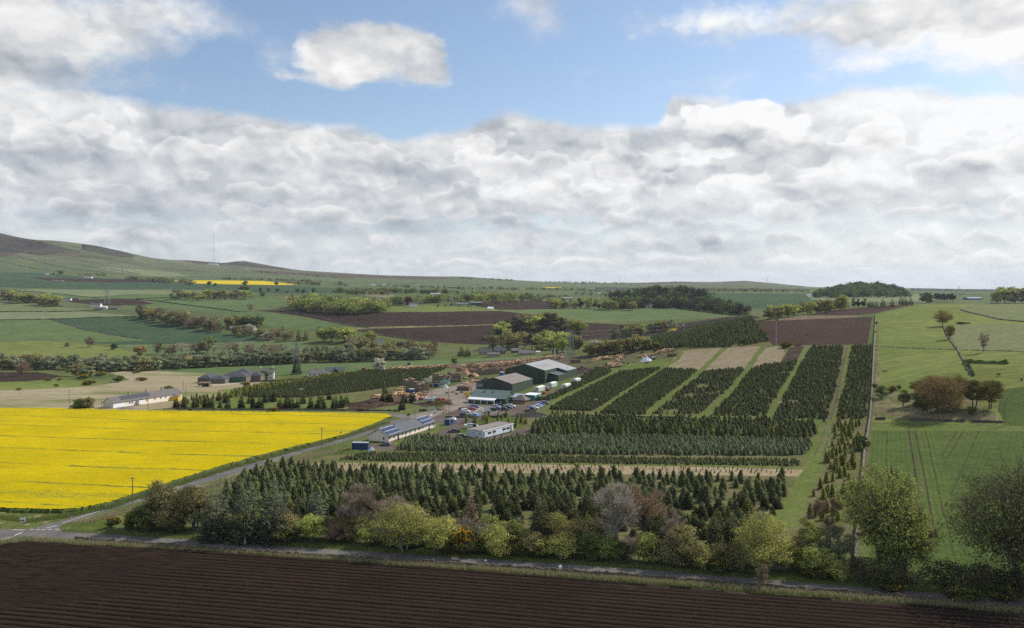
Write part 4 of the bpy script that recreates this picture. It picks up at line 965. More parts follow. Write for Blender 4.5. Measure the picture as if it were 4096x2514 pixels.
def make_tree(name, label, cat, trcr, mats, group=None, parts=True):
    tr, cr = trcr
    root = thing(name, label, cat, (0, 0, -500), 0, group)
    V, T, t = tr.get(); mesh_obj('trunk', V, T, mats[0], root, tint=t)
    V, T, t = cr.get(); mesh_obj('crown', V, T, mats[1], root, tint=t)
    return root
def one_mesh(name, trcr, mats):
    """small distant tree: trunk and crown in one mesh, two materials"""
    tr, cr = trcr
    V1, T1, t1 = tr.get(); V2, T2, t2 = cr.get()
    o = mesh_obj(name, np.concatenate([V1, V2]), np.concatenate([T1, T2 + len(V1)]), list(mats), tint=np.concatenate([t1, t2]))
    o.data.polygons.foreach_set('material_index', np.concatenate([np.zeros(len(T1), np.int32), np.ones(len(T2), np.int32)]))
    o.location.z = -500
    return o
def ground_h(u, v, px): return px * depth(u, v) / F
SPECIES = {  # name, category-phrase, crown material, twig/trunk material, builder settings
 'bare':    ('bare_tree', 'bark_pale', 'twigs_grey', dict(n=0, bare=1, ntwig=2300, twigw=0.034, lumps=20)),
 'barepale':('bare_tree', 'bark_pale', 'twigs_pale', dict(n=0, bare=1, ntwig=1700, twigw=0.05, lumps=18)),
 'barebrown':('bare_tree', 'bark', 'twigs_brown', dict(n=0, bare=1, ntwig=2200, twigw=0.036, stems=3, low=0.05)),
 'budbrown':('budding_tree', 'bark', 'twigs_brown', dict(n=1800, leaf=0.20, bare=1, ntwig=1900, twigw=0.03)),
 'olive':   ('broadleaf_tree', 'bark', 'olive_leaves', dict(n=3400, leaf=0.24, ntwig=1500, stems=2, low=0.10)),
 'sallow':  ('willow_tree', 'bark_pale', 'sallow_leaves', dict(n=4800, leaf=0.21, ntwig=1100, stems=3, low=0.12, lumps=22)),
 'sallowg': ('willow_tree', 'bark', 'beech_leaves', dict(n=3600, leaf=0.22, ntwig=900, stems=3, low=0.10)),
 'willow':  ('willow_bush', 'bark', 'willow_leaves', dict(n=3600, leaf=0.22, ntwig=1200, stems=4, low=0.05)),
 'beech':   ('beech_tree', 'bark', 'beech_leaves', dict(n=6400, leaf=0.33, ntwig=2600, low=0.06, lumps=40, twigw=0.045)),
 'beechd':  ('beech_tree', 'bark', 'beech_dark', dict(n=8000, leaf=0.34, ntwig=2800, low=0.06, lumps=46, twigw=0.045)),
 'dome':    ('budding_tree', 'bark', 'bud_orange', dict(n=9000, leaf=0.24, ntwig=1600, low=0.03, lumps=30, stems=2)),
 'yellowbud': ('budding_tree', 'bark', 'bud_yellow', dict(n=3800, leaf=0.24, ntwig=900, low=0.12, stems=2, lumps=22)),
 'hawthorn': ('hawthorn_tree', 'bark', 'hawthorn_leaves', dict(n=3000, leaf=0.24, ntwig=500, low=0.06, lumps=14)),
 'bramble': ('bramble_bush', 'bark', 'bramble_leaves', dict(n=1600, leaf=0.26, ntwig=300, low=0.0, stems=3, lumps=12)),
}
def fg(kind, u, v, hpx, wpx, label, group=None, seed=None):
    d = depth(u, v); Ht, W = hpx * d / F, wpx * d / F
    nm, tm_, cm, kw = SPECIES[kind]
    kw = dict(kw); kw.setdefault('low', 0.22)
    sc = max(0.35, min(1.0, W / 12.0)) if kind in ('beech', 'beechd') else max(0.4, min(1.6, (W * Ht) / 75.0))
    if kw['n']: kw['n'] = int(kw['n'] * sc * 1.5)
    kw['ntwig'] = int(kw['ntwig'] * sc)
    trcr = broadleaf(seed or int(u * 7 + v), Ht, W, **kw)
    r = make_tree(nm, label, 'bush' if 'bush' in nm else 'tree', trcr, (tm_, cm), group)
    r.location = P(u, v)
    return r
FG = [
 ('olive', 655, 2112, 190, 165, 'brown olive tree at the left end of the roadside wood, above the lane'),
 ('olive', 775, 2120, 180, 150, 'olive green tree next to the dark pines at the left end of the roadside wood'),
 ('olive', 1265, 2160, 90, 140, 'low light olive shrub in front of the dark pines'),
 ('bare', 1435, 2152, 214, 175, 'large round leafless grey tree among the roadside shrubs'),
 ('bare', 1570, 2120, 130, 130, 'small leafless tree behind the yellow green willow'),
 ('sallow', 1612, 2206, 190, 250, 'wide yellow green willow, largest of the roadside shrubs left of the middle'),
 ('sallow', 1745, 2214, 150, 170, 'pale yellow willow beside the orange gorse'),
 ('sallowg', 1470, 2185, 80, 90, 'low green shrub below the large leafless tree'),
 ('sallowg', 1975, 2170, 112, 115, 'light green shrub right of the orange gorse'),
 ('willow', 2072, 2185, 118, 100, 'grey green willow bush beside the tall brown cypress'),
 ('sallow', 2232, 2205, 160, 130, 'yellow green shrub right of the tall brown cypress'),
 ('olive', 2350, 2212, 150, 150, 'dull olive shrub below the pale leafless tree'),
 ('barepale', 2462, 2214, 285, 175, 'tall pale dead tree with bleached branches'),
 ('budbrown', 2575, 2190, 250, 180, 'brown budding tree with a rounded crown beside the pale dead tree'),
 ('sallow', 2575, 2250, 90, 75, 'small yellow willow below the brown budding tree'),
 ('olive', 2740, 2268, 165, 185, 'olive twiggy shrub beside the lane right of the middle'),
 ('bare', 2700, 2240, 200, 110, 'thin leafless tree behind the olive twiggy shrub'),
 ('sallow', 3052, 2290, 230, 235, 'bright yellow green tree with a pale slender trunk'),
 ('sallowg', 3232, 2245, 170, 125, 'green yellow tree between the bright willow and the grey bush'),
 ('barebrown', 3310, 2190, 210, 135, 'brown leafless bush beside the grass track'),
 ('willow', 3345, 2262, 150, 150, 'grey green bush in front of the field wall'),
 ('barebrown', 3045, 2350, 100, 70, 'bare sapling growing on the lane side wall'),
 ('beech', 3520, 2250, 405, 330, 'tall light green beech at the corner of the green crop field'),
 ('beech', 3620, 2300, 300, 260, 'lower light green beech right of the tall one'),
 ('beechd', 4075, 2345, 500, 560, 'huge dark green tree at the right edge of the picture'),
 ('beechd', 4230, 2330, 420, 400, 'dark green tree cut by the right edge of the picture'),
 ('olive', 1140, 2172, 120, 130, 'dull green shrub between the two dark pines and the lane'),
 ('olive', 2170, 2222, 95, 120, 'low dark shrub under the tall brown cypress'),
 ('olive', 2930, 2290, 120, 130, 'low olive shrub left of the bright yellow green tree'),
 ('sallowg', 3150, 2285, 120, 120, 'low green shrub right of the pale slender trunk'),
 ('bramble', 3460, 2335, 110, 170, 'dark bramble bush below the tall light green beech'),
 ('bramble', 3620, 2350, 105, 190, 'dark bramble bush below the lower light green beech'),
 ('bramble', 3780, 2365, 120, 190, 'dark undergrowth bush between the beeches and the dark tree'),
 ('bramble', 3930, 2372, 120, 190, 'dark undergrowth bush left of the huge dark tree'),
 ('bramble', 4070, 2384, 110, 190, 'dark undergrowth bush below the huge dark tree'),
]
FG += [('dome', 3762, 1654, 150, 195, 'huge brown orange domed tree on the rough ground'), ('dome', 3728, 1612, 112, 120, 'orange brown tree behind the huge domed one'), ('yellowbud', 3838, 1622, 130, 120, 'olive tree right of the huge domed one'),
 ('olive', 3900, 1628, 118, 95, 'thin brown tree at the back of the clump'), ('yellowbud', 3962, 1634, 122, 104, 'round yellow green tree at the right of the clump on the rough ground'), ('hawthorn', 3690, 1657, 90, 90, 'dark green tree at the left foot of the huge domed one'),
 ('hawthorn', 3525, 1594, 52, 60, 'round green hawthorn beside the field wall'), ('hawthorn', 3612, 1628, 76, 56, 'forked green hawthorn in the rough ground'), ('hawthorn', 3662, 1572, 50, 56, 'dark hawthorn left of the clump'), ('yellowbud', 3772, 1306, 66, 72, 'large olive tree on the pasture boundary'), ('yellowbud', 3800, 1358, 60, 42, 'thin olive tree below the large one on the pasture boundary'), ('bare', 3935, 1410, 80, 42, 'lone leafless tree in the right hand pasture')]
_r = random.Random(4)
_cols = ['olive', 'sallowg', 'willow', 'sallowg', 'olive', 'bare', 'sallow', 'bramble', 'hawthorn', 'barebrown']
_words = {'olive': 'dull olive', 'sallowg': 'fresh green', 'willow': 'grey green', 'barebrown': 'leafless brown', 'bare': 'leafless grey', 'sallow': 'yellow green', 'bramble': 'dark', 'hawthorn': 'dark green'}
for i_ in range(64):
    u_ = 560 + i_ * 44 + _r.uniform(-18, 18); k_ = _r.choice(_cols)
    if 3380 < u_: k_ = 'bramble'
    v_ = float(np.interp(u_, [500, 1000, 1600, 2200, 2600, 3200, 4096], [2120, 2158, 2196, 2234, 2262, 2311, 2384])) + _r.uniform(-34, 2)
    FG.append((k_, u_, v_, _r.uniform(70, 125), _r.uniform(95, 150), _words[k_] + ' understorey shrub in the roadside wood, ' + ('left part' if u_ < 1500 else 'middle part' if u_ < 2500 else 'right part'), 'understorey shrubs of the roadside wood'))
for k_, a in enumerate(FG): fg(*a)

# pines and other big foreground conifers
def fgcon(u, v, hpx, wpx, mat, label, n=1700, low=0.05, pw=0.6, name='conifer_tree', seed=None):
    d = depth(u, v); Ht, W = hpx * d / F, wpx * d / F
    r = make_tree(name, label, 'tree', spray_conifer(seed or int(u + v), Ht, W, n, 0.55, low, pw), ('bark', mat))
    r.location = P(u, v); r.rotation_euler.z = u
    return r
fgcon(865, 2160, 235, 150, 'pine_needles', 'dark pine behind the gorse, leftmost of the big pines', 2600, 0.05, 0.42, 'pine_tree')
fgcon(985, 2165, 255, 160, 'pine_needles', 'dark pine in the middle of the big pine clump', 2600, 0.05, 0.42, 'pine_tree')
fgcon(1095, 2168, 265, 170, 'pine_needles', 'tall grey green pine at the right of the big pine clump', 2800, 0.05, 0.42, 'pine_tree')
fgcon(1262, 2110, 150, 110, 'pine_needles', 'small grey pine left of the large leafless tree', 1500, 0.05, 0.5, 'pine_tree')
fgcon(1882, 2135, 160, 85, 'brown_needles', 'dead reddish brown conifer above the orange gorse', 1500, 0.05, 0.55)
fgcon(2158, 2212, 250, 115, 'cypress_needles', 'tall dark brown cypress beside the grey willow bush', 2200, 0.02, 0.40)
fgcon(2285, 2130, 145, 90, 'cypress_needles', 'dark brown conifer behind the yellow green shrub', 1300, 0.04, 0.5)
fgcon(2360, 2110, 150, 80, 'cypress_needles', 'narrow brown conifer left of the pale dead tree', 1200, 0.04, 0.5)
fgcon(2650, 2185, 150, 120, 'fir_needles', 'dark green conifer right of the brown budding tree', 1600, 0.04, 0.5)
fgcon(2860, 2250, 200, 110, 'fir_needles', 'tall dark conifer left of the bright yellow green tree', 1600, 0.04, 0.55)
fgcon(2930, 2220, 190, 100, 'fir_needles', 'dark conifer behind the bright yellow green tree', 1500, 0.04, 0.55)
fgcon(1760, 1640, 60, 52, 'fir_golden', 'dark bush by the yard entrance beside the pole', 500, 0.02, 0.5)

# gorse
def gorse(seed, W, Ht, flower, name='gorse_bush'):
    rng = np.random.default_rng(seed)
    tr, cr = broadleaf(seed, Ht, W, n=int(900 + 60 * W * Ht), leaf=0.20, low=0.0, lumps=9, ntwig=200, stems=3)
    V, T, t = cr.get(); cen = V.reshape(-1, V.shape[0] and 3)
    root = thing(name, '', 'bush', (0, 0, -500))
    q = len(T) // 2
    mesh_obj('crown', V, T, 'gorse_green', root, tint=t)
    n = int(flower * (500 + 40 * W * Ht))
    idx = rng.choice(len(V), n)
    patch = np.sin(V[idx, 0] * 1.7 + seed) + np.cos(V[idx, 2] * 2.3 + seed) + V[idx, 2] / Ht > 0.5
    Pp = V[idx][patch] * 1.03
    V2, T2, t2 = leaves_at(rng, Pp, unit(rng, len(Pp)), 0.15, rng.uniform(0.7, 1.2, len(Pp)))
    mesh_obj('blossom', V2, T2, 'gorse_flower', root, tint=t2)
    return root
GO = [(455, 2112, 60, 45, 1.0, 'orange flowering gorse nearest the road junction'), (520, 2118, 70, 55, 0.5, 'gorse bush with few flowers right of the brightest one by the junction'), (600, 2122, 80, 60, 0.5, 'yellow flecked gorse under the brown olive tree'),
      (700, 2130, 90, 70, 0.3, 'dark gorse under the olive green tree'), (1165, 2165, 80, 60, 0.5, 'yellow gorse at the foot of the tall grey green pine'), (1355, 2170, 90, 50, 0.15, 'dark gorse left of the large leafless tree'),
      (1865, 2222, 140, 110, 0.9, 'big orange gorse in the middle of the roadside wood'), (1790, 2218, 80, 45, 0.7, 'low orange gorse left of the big one'), (1960, 2215, 70, 50, 0.4, 'low gorse right of the big orange one'), (2055, 2225, 90, 70, 0.5, 'gorse with a yellow top under the grey willow bush'), (2130, 2230, 80, 60, 0.2, 'dark gorse under the tall brown cypress'),
      (2410, 2240, 60, 40, 0.2, 'small gorse under the pale dead tree'), (2880, 2290, 110, 60, 0.4, 'rusty gorse under the tall dark conifer'), (2985, 2300, 80, 50, 0.3, 'rusty gorse left of the pale slender trunk'), (3335, 2312, 80, 50, 0.9, 'orange gorse below the grey green bush'), (3260, 2312, 110, 50, 0.1, 'dark gorse below the green yellow tree'),
      (3560, 2368, 120, 60, 0.25, 'dark gorse in front of the brambles'), (3850, 2400, 160, 60, 0.3, 'dark gorse with orange flecks at the lower right'), (4010, 2404, 120, 60, 0.2, 'dark gorse at the foot of the huge dark tree'),
      (350, 1541, 60, 18, 0.6, 'gorse on the right half of the straw coloured field'), (192, 1528, 22, 16, 1.0, 'small orange gorse by the brown patch'), (238, 1524, 20, 12, 1.0, 'small orange gorse right of the brown patch'), (270, 1492, 14, 10, 1.0, 'small gorse in the streamside scrub'),
      (330, 1520, 50, 22, 0.8, 'yellow gorse under the streamside willows'), (400, 1508, 50, 20, 0.8, 'yellow gorse right of the streamside willows'), (545, 1494, 36, 12, 0.9, 'gorse at the top of the straw coloured field'), (570, 1524, 50, 14, 0.5, 'dark gorse strip in the straw coloured field'), (75, 1562, 24, 10, 0.9, 'small gorse at the lower left of the straw coloured field'), (225, 1547, 20, 10, 0.6, 'small gorse above the white cottage'),
      (1096, 1645, 46, 14, 1.0, 'orange gorse in front of the firs beside the back road'), (1110, 1655, 20, 12, 1.0, 'small orange gorse at the edge of the back road'), (1448, 1645, 26, 12, 0.8, 'gorse below the earth bank'), (1634, 1664, 16, 10, 1.0, 'small orange gorse by the lane corner'), (760, 1644, 20, 10, 0.4, 'rusty gorse by the back road'),
      (2620, 1395, 40, 24, 0.8, 'yellow gorse above the log yard'), (2568, 1415, 16, 12, 0.9, 'small yellow gorse beside the spoil heap'), (2513, 1458, 12, 9, 1.0, 'tiny yellow gorse on the grass below the logs'), (3145, 1392, 50, 22, 0.5, 'yellow flecked gorse beside the small wind turbine'),
      (3503, 1300, 14, 12, 0.9, 'gorse at the top of the long field wall'), (3500, 1334, 12, 9, 0.9, 'gorse on the long field wall beside the brown field'), (3490, 1425, 12, 9, 0.9, 'gorse on the long field wall beside the firs'), (3498, 1553, 22, 18, 0.6, 'gorse beside the round hawthorn'), (3567, 1570, 36, 26, 0.4, 'rusty gorse between the hawthorns'), (3850, 1296, 60, 7, 0.3, 'brown scrub strip in the right hand pastures')]
gp = [gorse(s_, 4.0, 2.6, f_) for s_, f_ in ((1, 1.0), (2, 0.5), (3, 0.15))]
for (u, v, wp, hp, fl, lab) in GO:
    src = gp[0] if fl > 0.7 else gp[1] if fl > 0.3 else gp[2]
    d = depth(u, v)
    copy_tree(src, P(u, v), (u * 1.7) % 6.28, lab, None, (wp * d / F / 4.0, wp * d / F / 4.0, hp * d / F / 2.6))
for g_ in gp:
    for ch in list(g_.children): bpy.data.objects.remove(ch)
    bpy.data.objects.remove(g_)

# ---- plantation firs: the large ones one by one
def scatter(poly, spacing, jitter=0.35, rowdir=None, seed=1, keep=1.0, clump=0.0):
    """world points of a planted grid inside a picture polygon"""
    rng = np.random.default_rng(seed)
    ul = [to_ul(p) for p in fill(poly, 20)]
    W_ = np.array([((u * 300 - CX) * math.exp(l / 10) / F, math.exp(l / 10)) for u, l in ul])
    a = R(rowdir if rowdir is not None else 63); ca, sa = math.cos(a), math.sin(a)
    rot = W_ @ np.array([[ca, -sa], [sa, ca]])
    lo, hi = rot.min(0), rot.max(0)
    sx, sy = spacing if isinstance(spacing, tuple) else (spacing, spacing)
    gx, gy = np.meshgrid(np.arange(lo[0], hi[0], sx), np.arange(lo[1], hi[1], sy))
    g = np.stack([gx.ravel(), gy.ravel()], 1) + rng.uniform(-jitter, jitter, (gx.size, 2)) * [sx, sy]
    w_ = g @ np.array([[ca, sa], [-sa, ca]])
    y = np.maximum(w_[:, 1], 1)
    ok = inpoly((CX + F * w_[:, 0] / y) / 300, np.log(y) * 10, ul) & (w_[:, 1] > 96)
    w_ = w_[ok]
    pr = rng.random(len(w_))
    if clump:
        nz = np.array([mnoise.noise(Vector((x * 0.09, y_ * 0.09, seed))) for x, y_ in w_]); w_ = w_[(pr < keep) & (nz > -clump)]
    else: w_ = w_[pr < keep]
    z = zat(w_[:, 0], w_[:, 1])
    return np.column_stack([w_, z])
TALL = [(900,2070),(880,1990),(1000,1900),(1120,1868),(1200,1876),(1350,1890),(1700,1898),(2200,1903),(2700,1915),(3180,1925),(3120,2020),(3060,2120),(3000,2170),(2700,2160),(2300,2140),(1900,2120),(1500,2110),(1200,2110)]
tall_protos = {}
for m_ in ('fir_needles', 'fir_golden', 'fir_blue'):
    tall_protos[m_] = [make_tree('fir_tree', 'proto', 'tree', spray_conifer(100 + i, 5.0, [3.1, 2.6, 3.6, 2.9][i], 640, 0.55, 0.02, 0.58), ('bark', m_)) for i in range(4 if m_ == 'fir_needles' else 2)]
pts_t = scatter(TALL, 3.05, 0.42, 63, 11, 0.93, 0.62)
rng = np.random.default_rng(21)
left_dense = []
for p in pts_t:
    u = CX + F * p[0] / p[1]
    if u < 1750 or rng.random() < (0.72 if u < 2500 else 0.66): left_dense.append(p)
pts_t = np.array(left_dense); rng.shuffle(pts_t)
LONE = [(706,1632,44),(735,1634,52),(782,1630,50),(822,1633,56),(843,1631,50),(880,1633,34),(910,1636,40),(875,1605,46),(905,1612,50),(965,1634,60),(1003,1614,48),(1013,1634,50),(1040,1634,56),(1060,1612,50),(1083,1608,42),(1096,1608,44),(1120,1634,46),(1147,1636,66),(1165,1634,52),(1190,1634,40),(1210,1616,46),(1243,1634,52),(1282,1634,70),(1317,1600,42),(1340,1634,58),(1365,1632,56),(1385,1620,44),(1562,1608,48),(1530,1612,42),(1650,1612,60),(1616,1612,44),(1540,1607,74),(1608,1640,52),(1900,1722,44)]
BACK = [(u, 1628, 42) for u in (2090, 2120, 2150)]
def put_fir(src, p, s, sw, label, group):
    return copy_tree(src, (p[0], p[1], p[2]), float(rng.uniform(0, 6.28)), label, group, (sw, sw, s))
nf_ = 0
_px = sorted(range(len(pts_t)), key=lambda i: pts_t[i][1])[:255]
rest_tall = np.array([pts_t[i] for i in range(len(pts_t)) if i not in set(_px)])
for p in pts_t[_px]:
    u = CX + F * p[0] / p[1]; v = VH + F * (H - p[2]) / p[1]
    gold = rng.random() < (0.16 if v > 2040 else 0.05)
    m_ = 'fir_golden' if gold else 'fir_needles'
    src = tall_protos[m_][rng.integers(0, len(tall_protos[m_]))]
    hs = rng.uniform(0.36, 1.02) * (1.05 if v > 2000 else 0.88)
    third = 'left end' if u < 1500 else 'middle' if u < 2400 else 'right end'
    lab = ('yellowish fir among the dark ones at the %s of the big fir plot' if gold else 'dark fir at the %s of the big fir plot behind the roadside wood') % third
    put_fir(src, p, hs, hs * rng.uniform(0.95, 1.45), lab, 'firs of the big plot, ' + third); nf_ += 1
for i, (u, v, hp) in enumerate(LONE):
    d = depth(u, v); Ht = hp * d / F
    p = P(u, v)
    put_fir(tall_protos['fir_needles'][i % 4], p, Ht / 5, Ht / 5 * 1.02, 'dark cone shaped fir on the grass behind the back road' if u < 1400 else 'dark conifer on the bank of the timber yard' if u < 1700 else 'fir by the office cabin', 'firs behind the back road' if u < 1400 else 'conifers on the yard bank' if u < 1700 else None)
    nf_ += 1
for k_ in tall_protos:
    for t_ in tall_protos[k_]:
        for ch in list(t_.children): bpy.data.objects.remove(ch)
        bpy.data.objects.remove(t_)

# ---- the rest of the plantation: one mass for each kind of stock
def mass(name, label, pts, Ht, W, mat, tiers=5, k=6, var=0.22, nproto=6, seed=1, colour=None):
    rng = np.random.default_rng(seed)
    V_all, T_all, t_all = [], [], []; off = 0
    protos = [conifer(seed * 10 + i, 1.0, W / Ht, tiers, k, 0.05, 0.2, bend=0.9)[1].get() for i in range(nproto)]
    pick = rng.integers(0, nproto, len(pts))
    for i in range(nproto):
        V, T, t = protos[i]; pp = pts[pick == i]; n = len(pp)
        if n == 0: continue
        h = Ht * rng.uniform(1 - var, 1 + var, n); a = rng.uniform(0, 6.28, n); ww = h * rng.uniform(0.85, 1.15, n)
        ca, sa = np.cos(a)[:, None], np.sin(a)[:, None]
        X = (V[None, :, 0] * ca - V[None, :, 1] * sa) * ww[:, None] + pp[:, 0:1]
        Y = (V[None, :, 0] * sa + V[None, :, 1] * ca) * ww[:, None] + pp[:, 1:2]
        Z = V[None, :, 2] * h[:, None] + pp[:, 2:3]
        V_all.append(np.stack([X, Y, Z], -1).reshape(-1, 3).astype(np.float32))
        T_all.append((T[None] + (np.arange(n) * len(V))[:, None, None] + off).reshape(-1, 3)); off += n * len(V)
        t_all.append((t[None] * rng.uniform(0.72, 1.28, n)[:, None]).ravel())
    o = mesh_obj(name, np.concatenate(V_all), np.concatenate(T_all), mat, tint=np.concatenate(t_all))
    return setup(o, 'stuff', label, 'trees')
BL = [
 ([(2080,1600),(2200,1605),(2330,1545),(2450,1488),(2390,1470),(2330,1510),(2240,1570),(2180,1598)], 1.45, 1.0, 0),
 ([(2200,1640),(2240,1612),(2345,1560),(2480,1492),(2640,1476),(2510,1555),(2370,1646)], 1.30, 1.0, 0),
 ([(2400,1655),(2548,1552),(2660,1480),(2790,1484),(2680,1572),(2560,1660)], 1.30, 1.0, 0),
 ([(2612,1658),(2706,1578),(2816,1487),(2975,1474),(2972,1490),(2896,1575),(2800,1656)], 1.85, 0.9, 0.36),
 ([(2840,1664),(2930,1574),(3006,1482),(3050,1462),(3190,1448),(3130,1550),(3060,1662)], 1.75, 0.95, 0.5),
 ([(3092,1670),(3158,1550),(3212,1445),(3245,1390),(3375,1386),(3348,1540),(3306,1680)], 1.75, 0.95, 0.5),
 ([(3346,1680),(3384,1530),(3408,1388),(3490,1384),(3480,1540),(3462,1680)], 1.75, 0.95, 0.5),
]
allp = []
for i, (poly, sp, keep, cl) in enumerate(BL): allp.append(scatter(poly, (1.25 * sp, sp), 0.28, 63, 30 + i, keep, cl))
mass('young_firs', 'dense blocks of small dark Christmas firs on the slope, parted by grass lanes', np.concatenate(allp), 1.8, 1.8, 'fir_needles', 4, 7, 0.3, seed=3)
p_ = scatter([(2476,1400),(2560,1372),(2645,1345),(2804,1303),(3002,1272),(3040,1320),(3076,1367),(2942,1388),(2744,1393),(2546,1404)], 2.6, 0.42, 63, 41, 0.86, 0.42)
mass('hill_firs', 'taller dark firs on the crest left of the brown hill field', p_, 3.5, 2.6, 'fir_needles', 6, 7, 0.35, seed=4)
p_ = scatter([(1000,1590),(960,1584),(1060,1562),(1240,1528),(1450,1488),(1780,1478),(1735,1495),(1700,1522),(1620,1542),(1450,1566),(1220,1592)], (1.9, 1.5), 0.3, 63, 51, 1.0, 0.0)
mass('low_firs', 'low dense block of dark firs left of the timber yard', p_, 1.9, 1.7, 'fir_needles', 4, 6, 0.25, seed=5)
allp = [scatter([(2114,1748),(2140,1700),(2180,1684),(2350,1676),(2700,1690),(3050,1692),(3240,1700),(3262,1722),(3245,1766),(2900,1752),(2500,1748)], 2.5, 0.42, 63, 61, 0.85, 0.45)]
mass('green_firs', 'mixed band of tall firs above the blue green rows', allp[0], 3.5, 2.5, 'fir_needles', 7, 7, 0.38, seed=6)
allg = [scatter([(2114,1748),(2180,1690),(2350,1684),(2700,1692),(3050,1694),(3240,1700),(3262,1722),(3245,1766),(2900,1752),(2500,1748)], 3.4, 0.45, 63, 71, 0.60, 0.3),
        scatter([(3345,1695),(3440,1690),(3452,1780),(3430,1900),(3380,1905),(3310,1900),(3300,1830),(3330,1760)], 3.0, 0.45, 63, 72, 0.62, 0.5),
        scatter([(3290,1900),(3420,1900),(3400,2040),(3370,2110),(3230,2080),(3250,1990)], 3.2, 0.45, 63, 73, 0.5, 0.3),
        scatter([(1840,1690),(1960,1672),(2090,1668),(2120,1690),(2090,1712),(2060,1716),(2040,1700),(1900,1700)], 3.2, 0.42, 63, 74, 0.55, 0.3),
        scatter([(880,1596),(950,1573),(1000,1556),(1060,1546),(1180,1532),(1260,1518),(1300,1508),(1380,1500),(1370,1512),(1240,1532),(1100,1554),(1010,1570),(950,1590)], (2.4, 2.2), 0.4, 63, 75, 0.9, 0.3),
        scatter([(690,1626),(700,1612),(790,1596),(860,1590),(850,1612),(780,1622)], 3.0, 0.42, 63, 76, 0.5)]
mass('golden_conifers', 'yellow green cypress like conifers scattered round the plantation edges', np.concatenate(allg), 3.0, 1.9, 'fir_golden', 7, 7, 0.35, seed=7)
p_ = scatter([(1585,1802),(1640,1757),(1720,1752),(1860,1766),(1930,1770),(2080,1752),(2400,1752),(2700,1756),(3250,1770),(3232,1822),(3080,1824),(2400,1820),(2000,1816),(1700,1806)], (1.75, 1.75), 0.3, 63, 81, 0.96, 0.0)
mass('blue_firs', 'wide band of blue green firs behind the straw strip', p_, 2.2, 2.0, 'fir_blue', 5, 7, 0.25, seed=8)
p_ = scatter([(1357,1842),(1440,1817),(1700,1814),(2200,1827),(2700,1838),(3210,1842),(3205,1866),(2700,1860),(2000,1850),(1600,1847)], (1.5, 1.3), 0.25, 63, 82, 0.97, 0.0)
mass('low_blue_firs', 'row of knee high dark firs along the straw strip', p_, 1.15, 1.35, 'fir_needles', 4, 6, 0.25, seed=9)
p_ = scatter([(1240,1876),(1300,1854),(1600,1855),(2200,1863),(2900,1873),(3190,1884),(3170,1900),(2700,1896),(2200,1891),(1700,1885),(1280,1880)], (2.6, 1.5), 0.15, 63, 83, 0.8, 0.0)
mass('fir_seedlings', 'thin young seedlings in the straw strip', p_, 0.95, 0.45, 'fir_needles', 3, 5, 0.4, seed=10)
p_ = np.concatenate([scatter([(2150,1640),(2800,1662),(3300,1682),(3300,1700),(2800,1690),(2200,1676)], 4.5, 0.45, 63, 84, 0.4, 0.1), scatter([(2700,1910),(3190,1930),(3160,2010),(3100,2080),(2800,2060),(2500,1990)], 5.5, 0.45, 63, 85, 0.25)])
mass('scattered_firs', 'small firs scattered on the grass between the blocks', p_, 2.2, 1.5, 'fir_needles', 6, 7, 0.45, seed=12)
if len(rest_tall): mass('tall_firs', 'tall dark firs further back in the big fir plot, near the straw strip', rest_tall, 3.4, 2.9, 'fir_needles', 8, 8, 0.45, seed=14)
# ------------------------------------------------------------------ trees of the middle distance and the far woods
SM = {}
def small_protos():
    def P2(key, mats, **kw):
        SM[key] = [one_mesh('broadleaf_tree', broadleaf(500 + 7 * i + len(key), 12, 12.0, **kw), mats) for i in range(3)]
    base = dict(n=900, leaf=1.0, ntwig=90, lumps=13, low=0.03, twigw=0.10)
    P2('green', ('bark', 'beech_leaves'), **base)
    P2('dark', ('bark', 'hawthorn_leaves'), **base)
    P2('olive', ('bark', 'olive_leaves'), **base)
    P2('willow', ('bark', 'willow_leaves'), **dict(base, low=0.0, stems=3, n=1100))
    P2('orange', ('bark', 'bud_orange'), **base)
    P2('copper', ('bark', 'copper_leaves'), **base)
    P2('blossom', ('bark', 'blossom'), **base)
    P2('bare', ('bark', 'twigs_brown'), n=260, leaf=0.7, bare=1, ntwig=480, lumps=14, low=0.02, twigw=0.13)
    P2('bareg', ('bark_pale', 'twigs_grey'), n=0, leaf=0.7, bare=1, ntwig=300, lumps=14, low=0.10, twigw=0.12)
    SM['conif'] = [one_mesh('conifer_tree', spray_conifer(700 + i, 12, 6.5, 420, 1.3, 0.04, 0.6), ('bark', 'fir_needles')) for i in range(3)]
    SM['pine'] = [one_mesh('pine_tree', broadleaf(720 + i, 12, 8.5, n=620, leaf=0.9, ntwig=60, lumps=10, low=0.12, twigw=0.1), ('bark', 'cypress_needles')) for i in range(3)]
small_protos()
for k_ in SM:
    nm_ = {'conif': 'conifer_tree', 'pine': 'pine_tree', 'willow': 'willow_tree', 'bare': 'bare_tree', 'bareg': 'bare_tree', 'blossom': 'blossom_tree', 'copper': 'copper_beech', 'orange': 'budding_tree'}.get(k_, 'broadleaf_tree')
    for o in SM[k_]: o.name = nm_; o.data.name = nm_
smr = random.Random(9)
def small(key, u, v, hpx, label, group=None, wr=1.0, p=None):
    src = smr.choice(SM[key]); c = src.copy(); COL.objects.link(c)
    d = depth(u, v) if p is None else p[1]
    c.location = P(u, v) if p is None else p
    s = hpx * d / F / 12.0
    c.scale = (s * wr, s * wr, s); c.rotation_euler = (0, 0, smr.uniform(0, 6.28))
    return setup(c, None, label, 'tree', group)
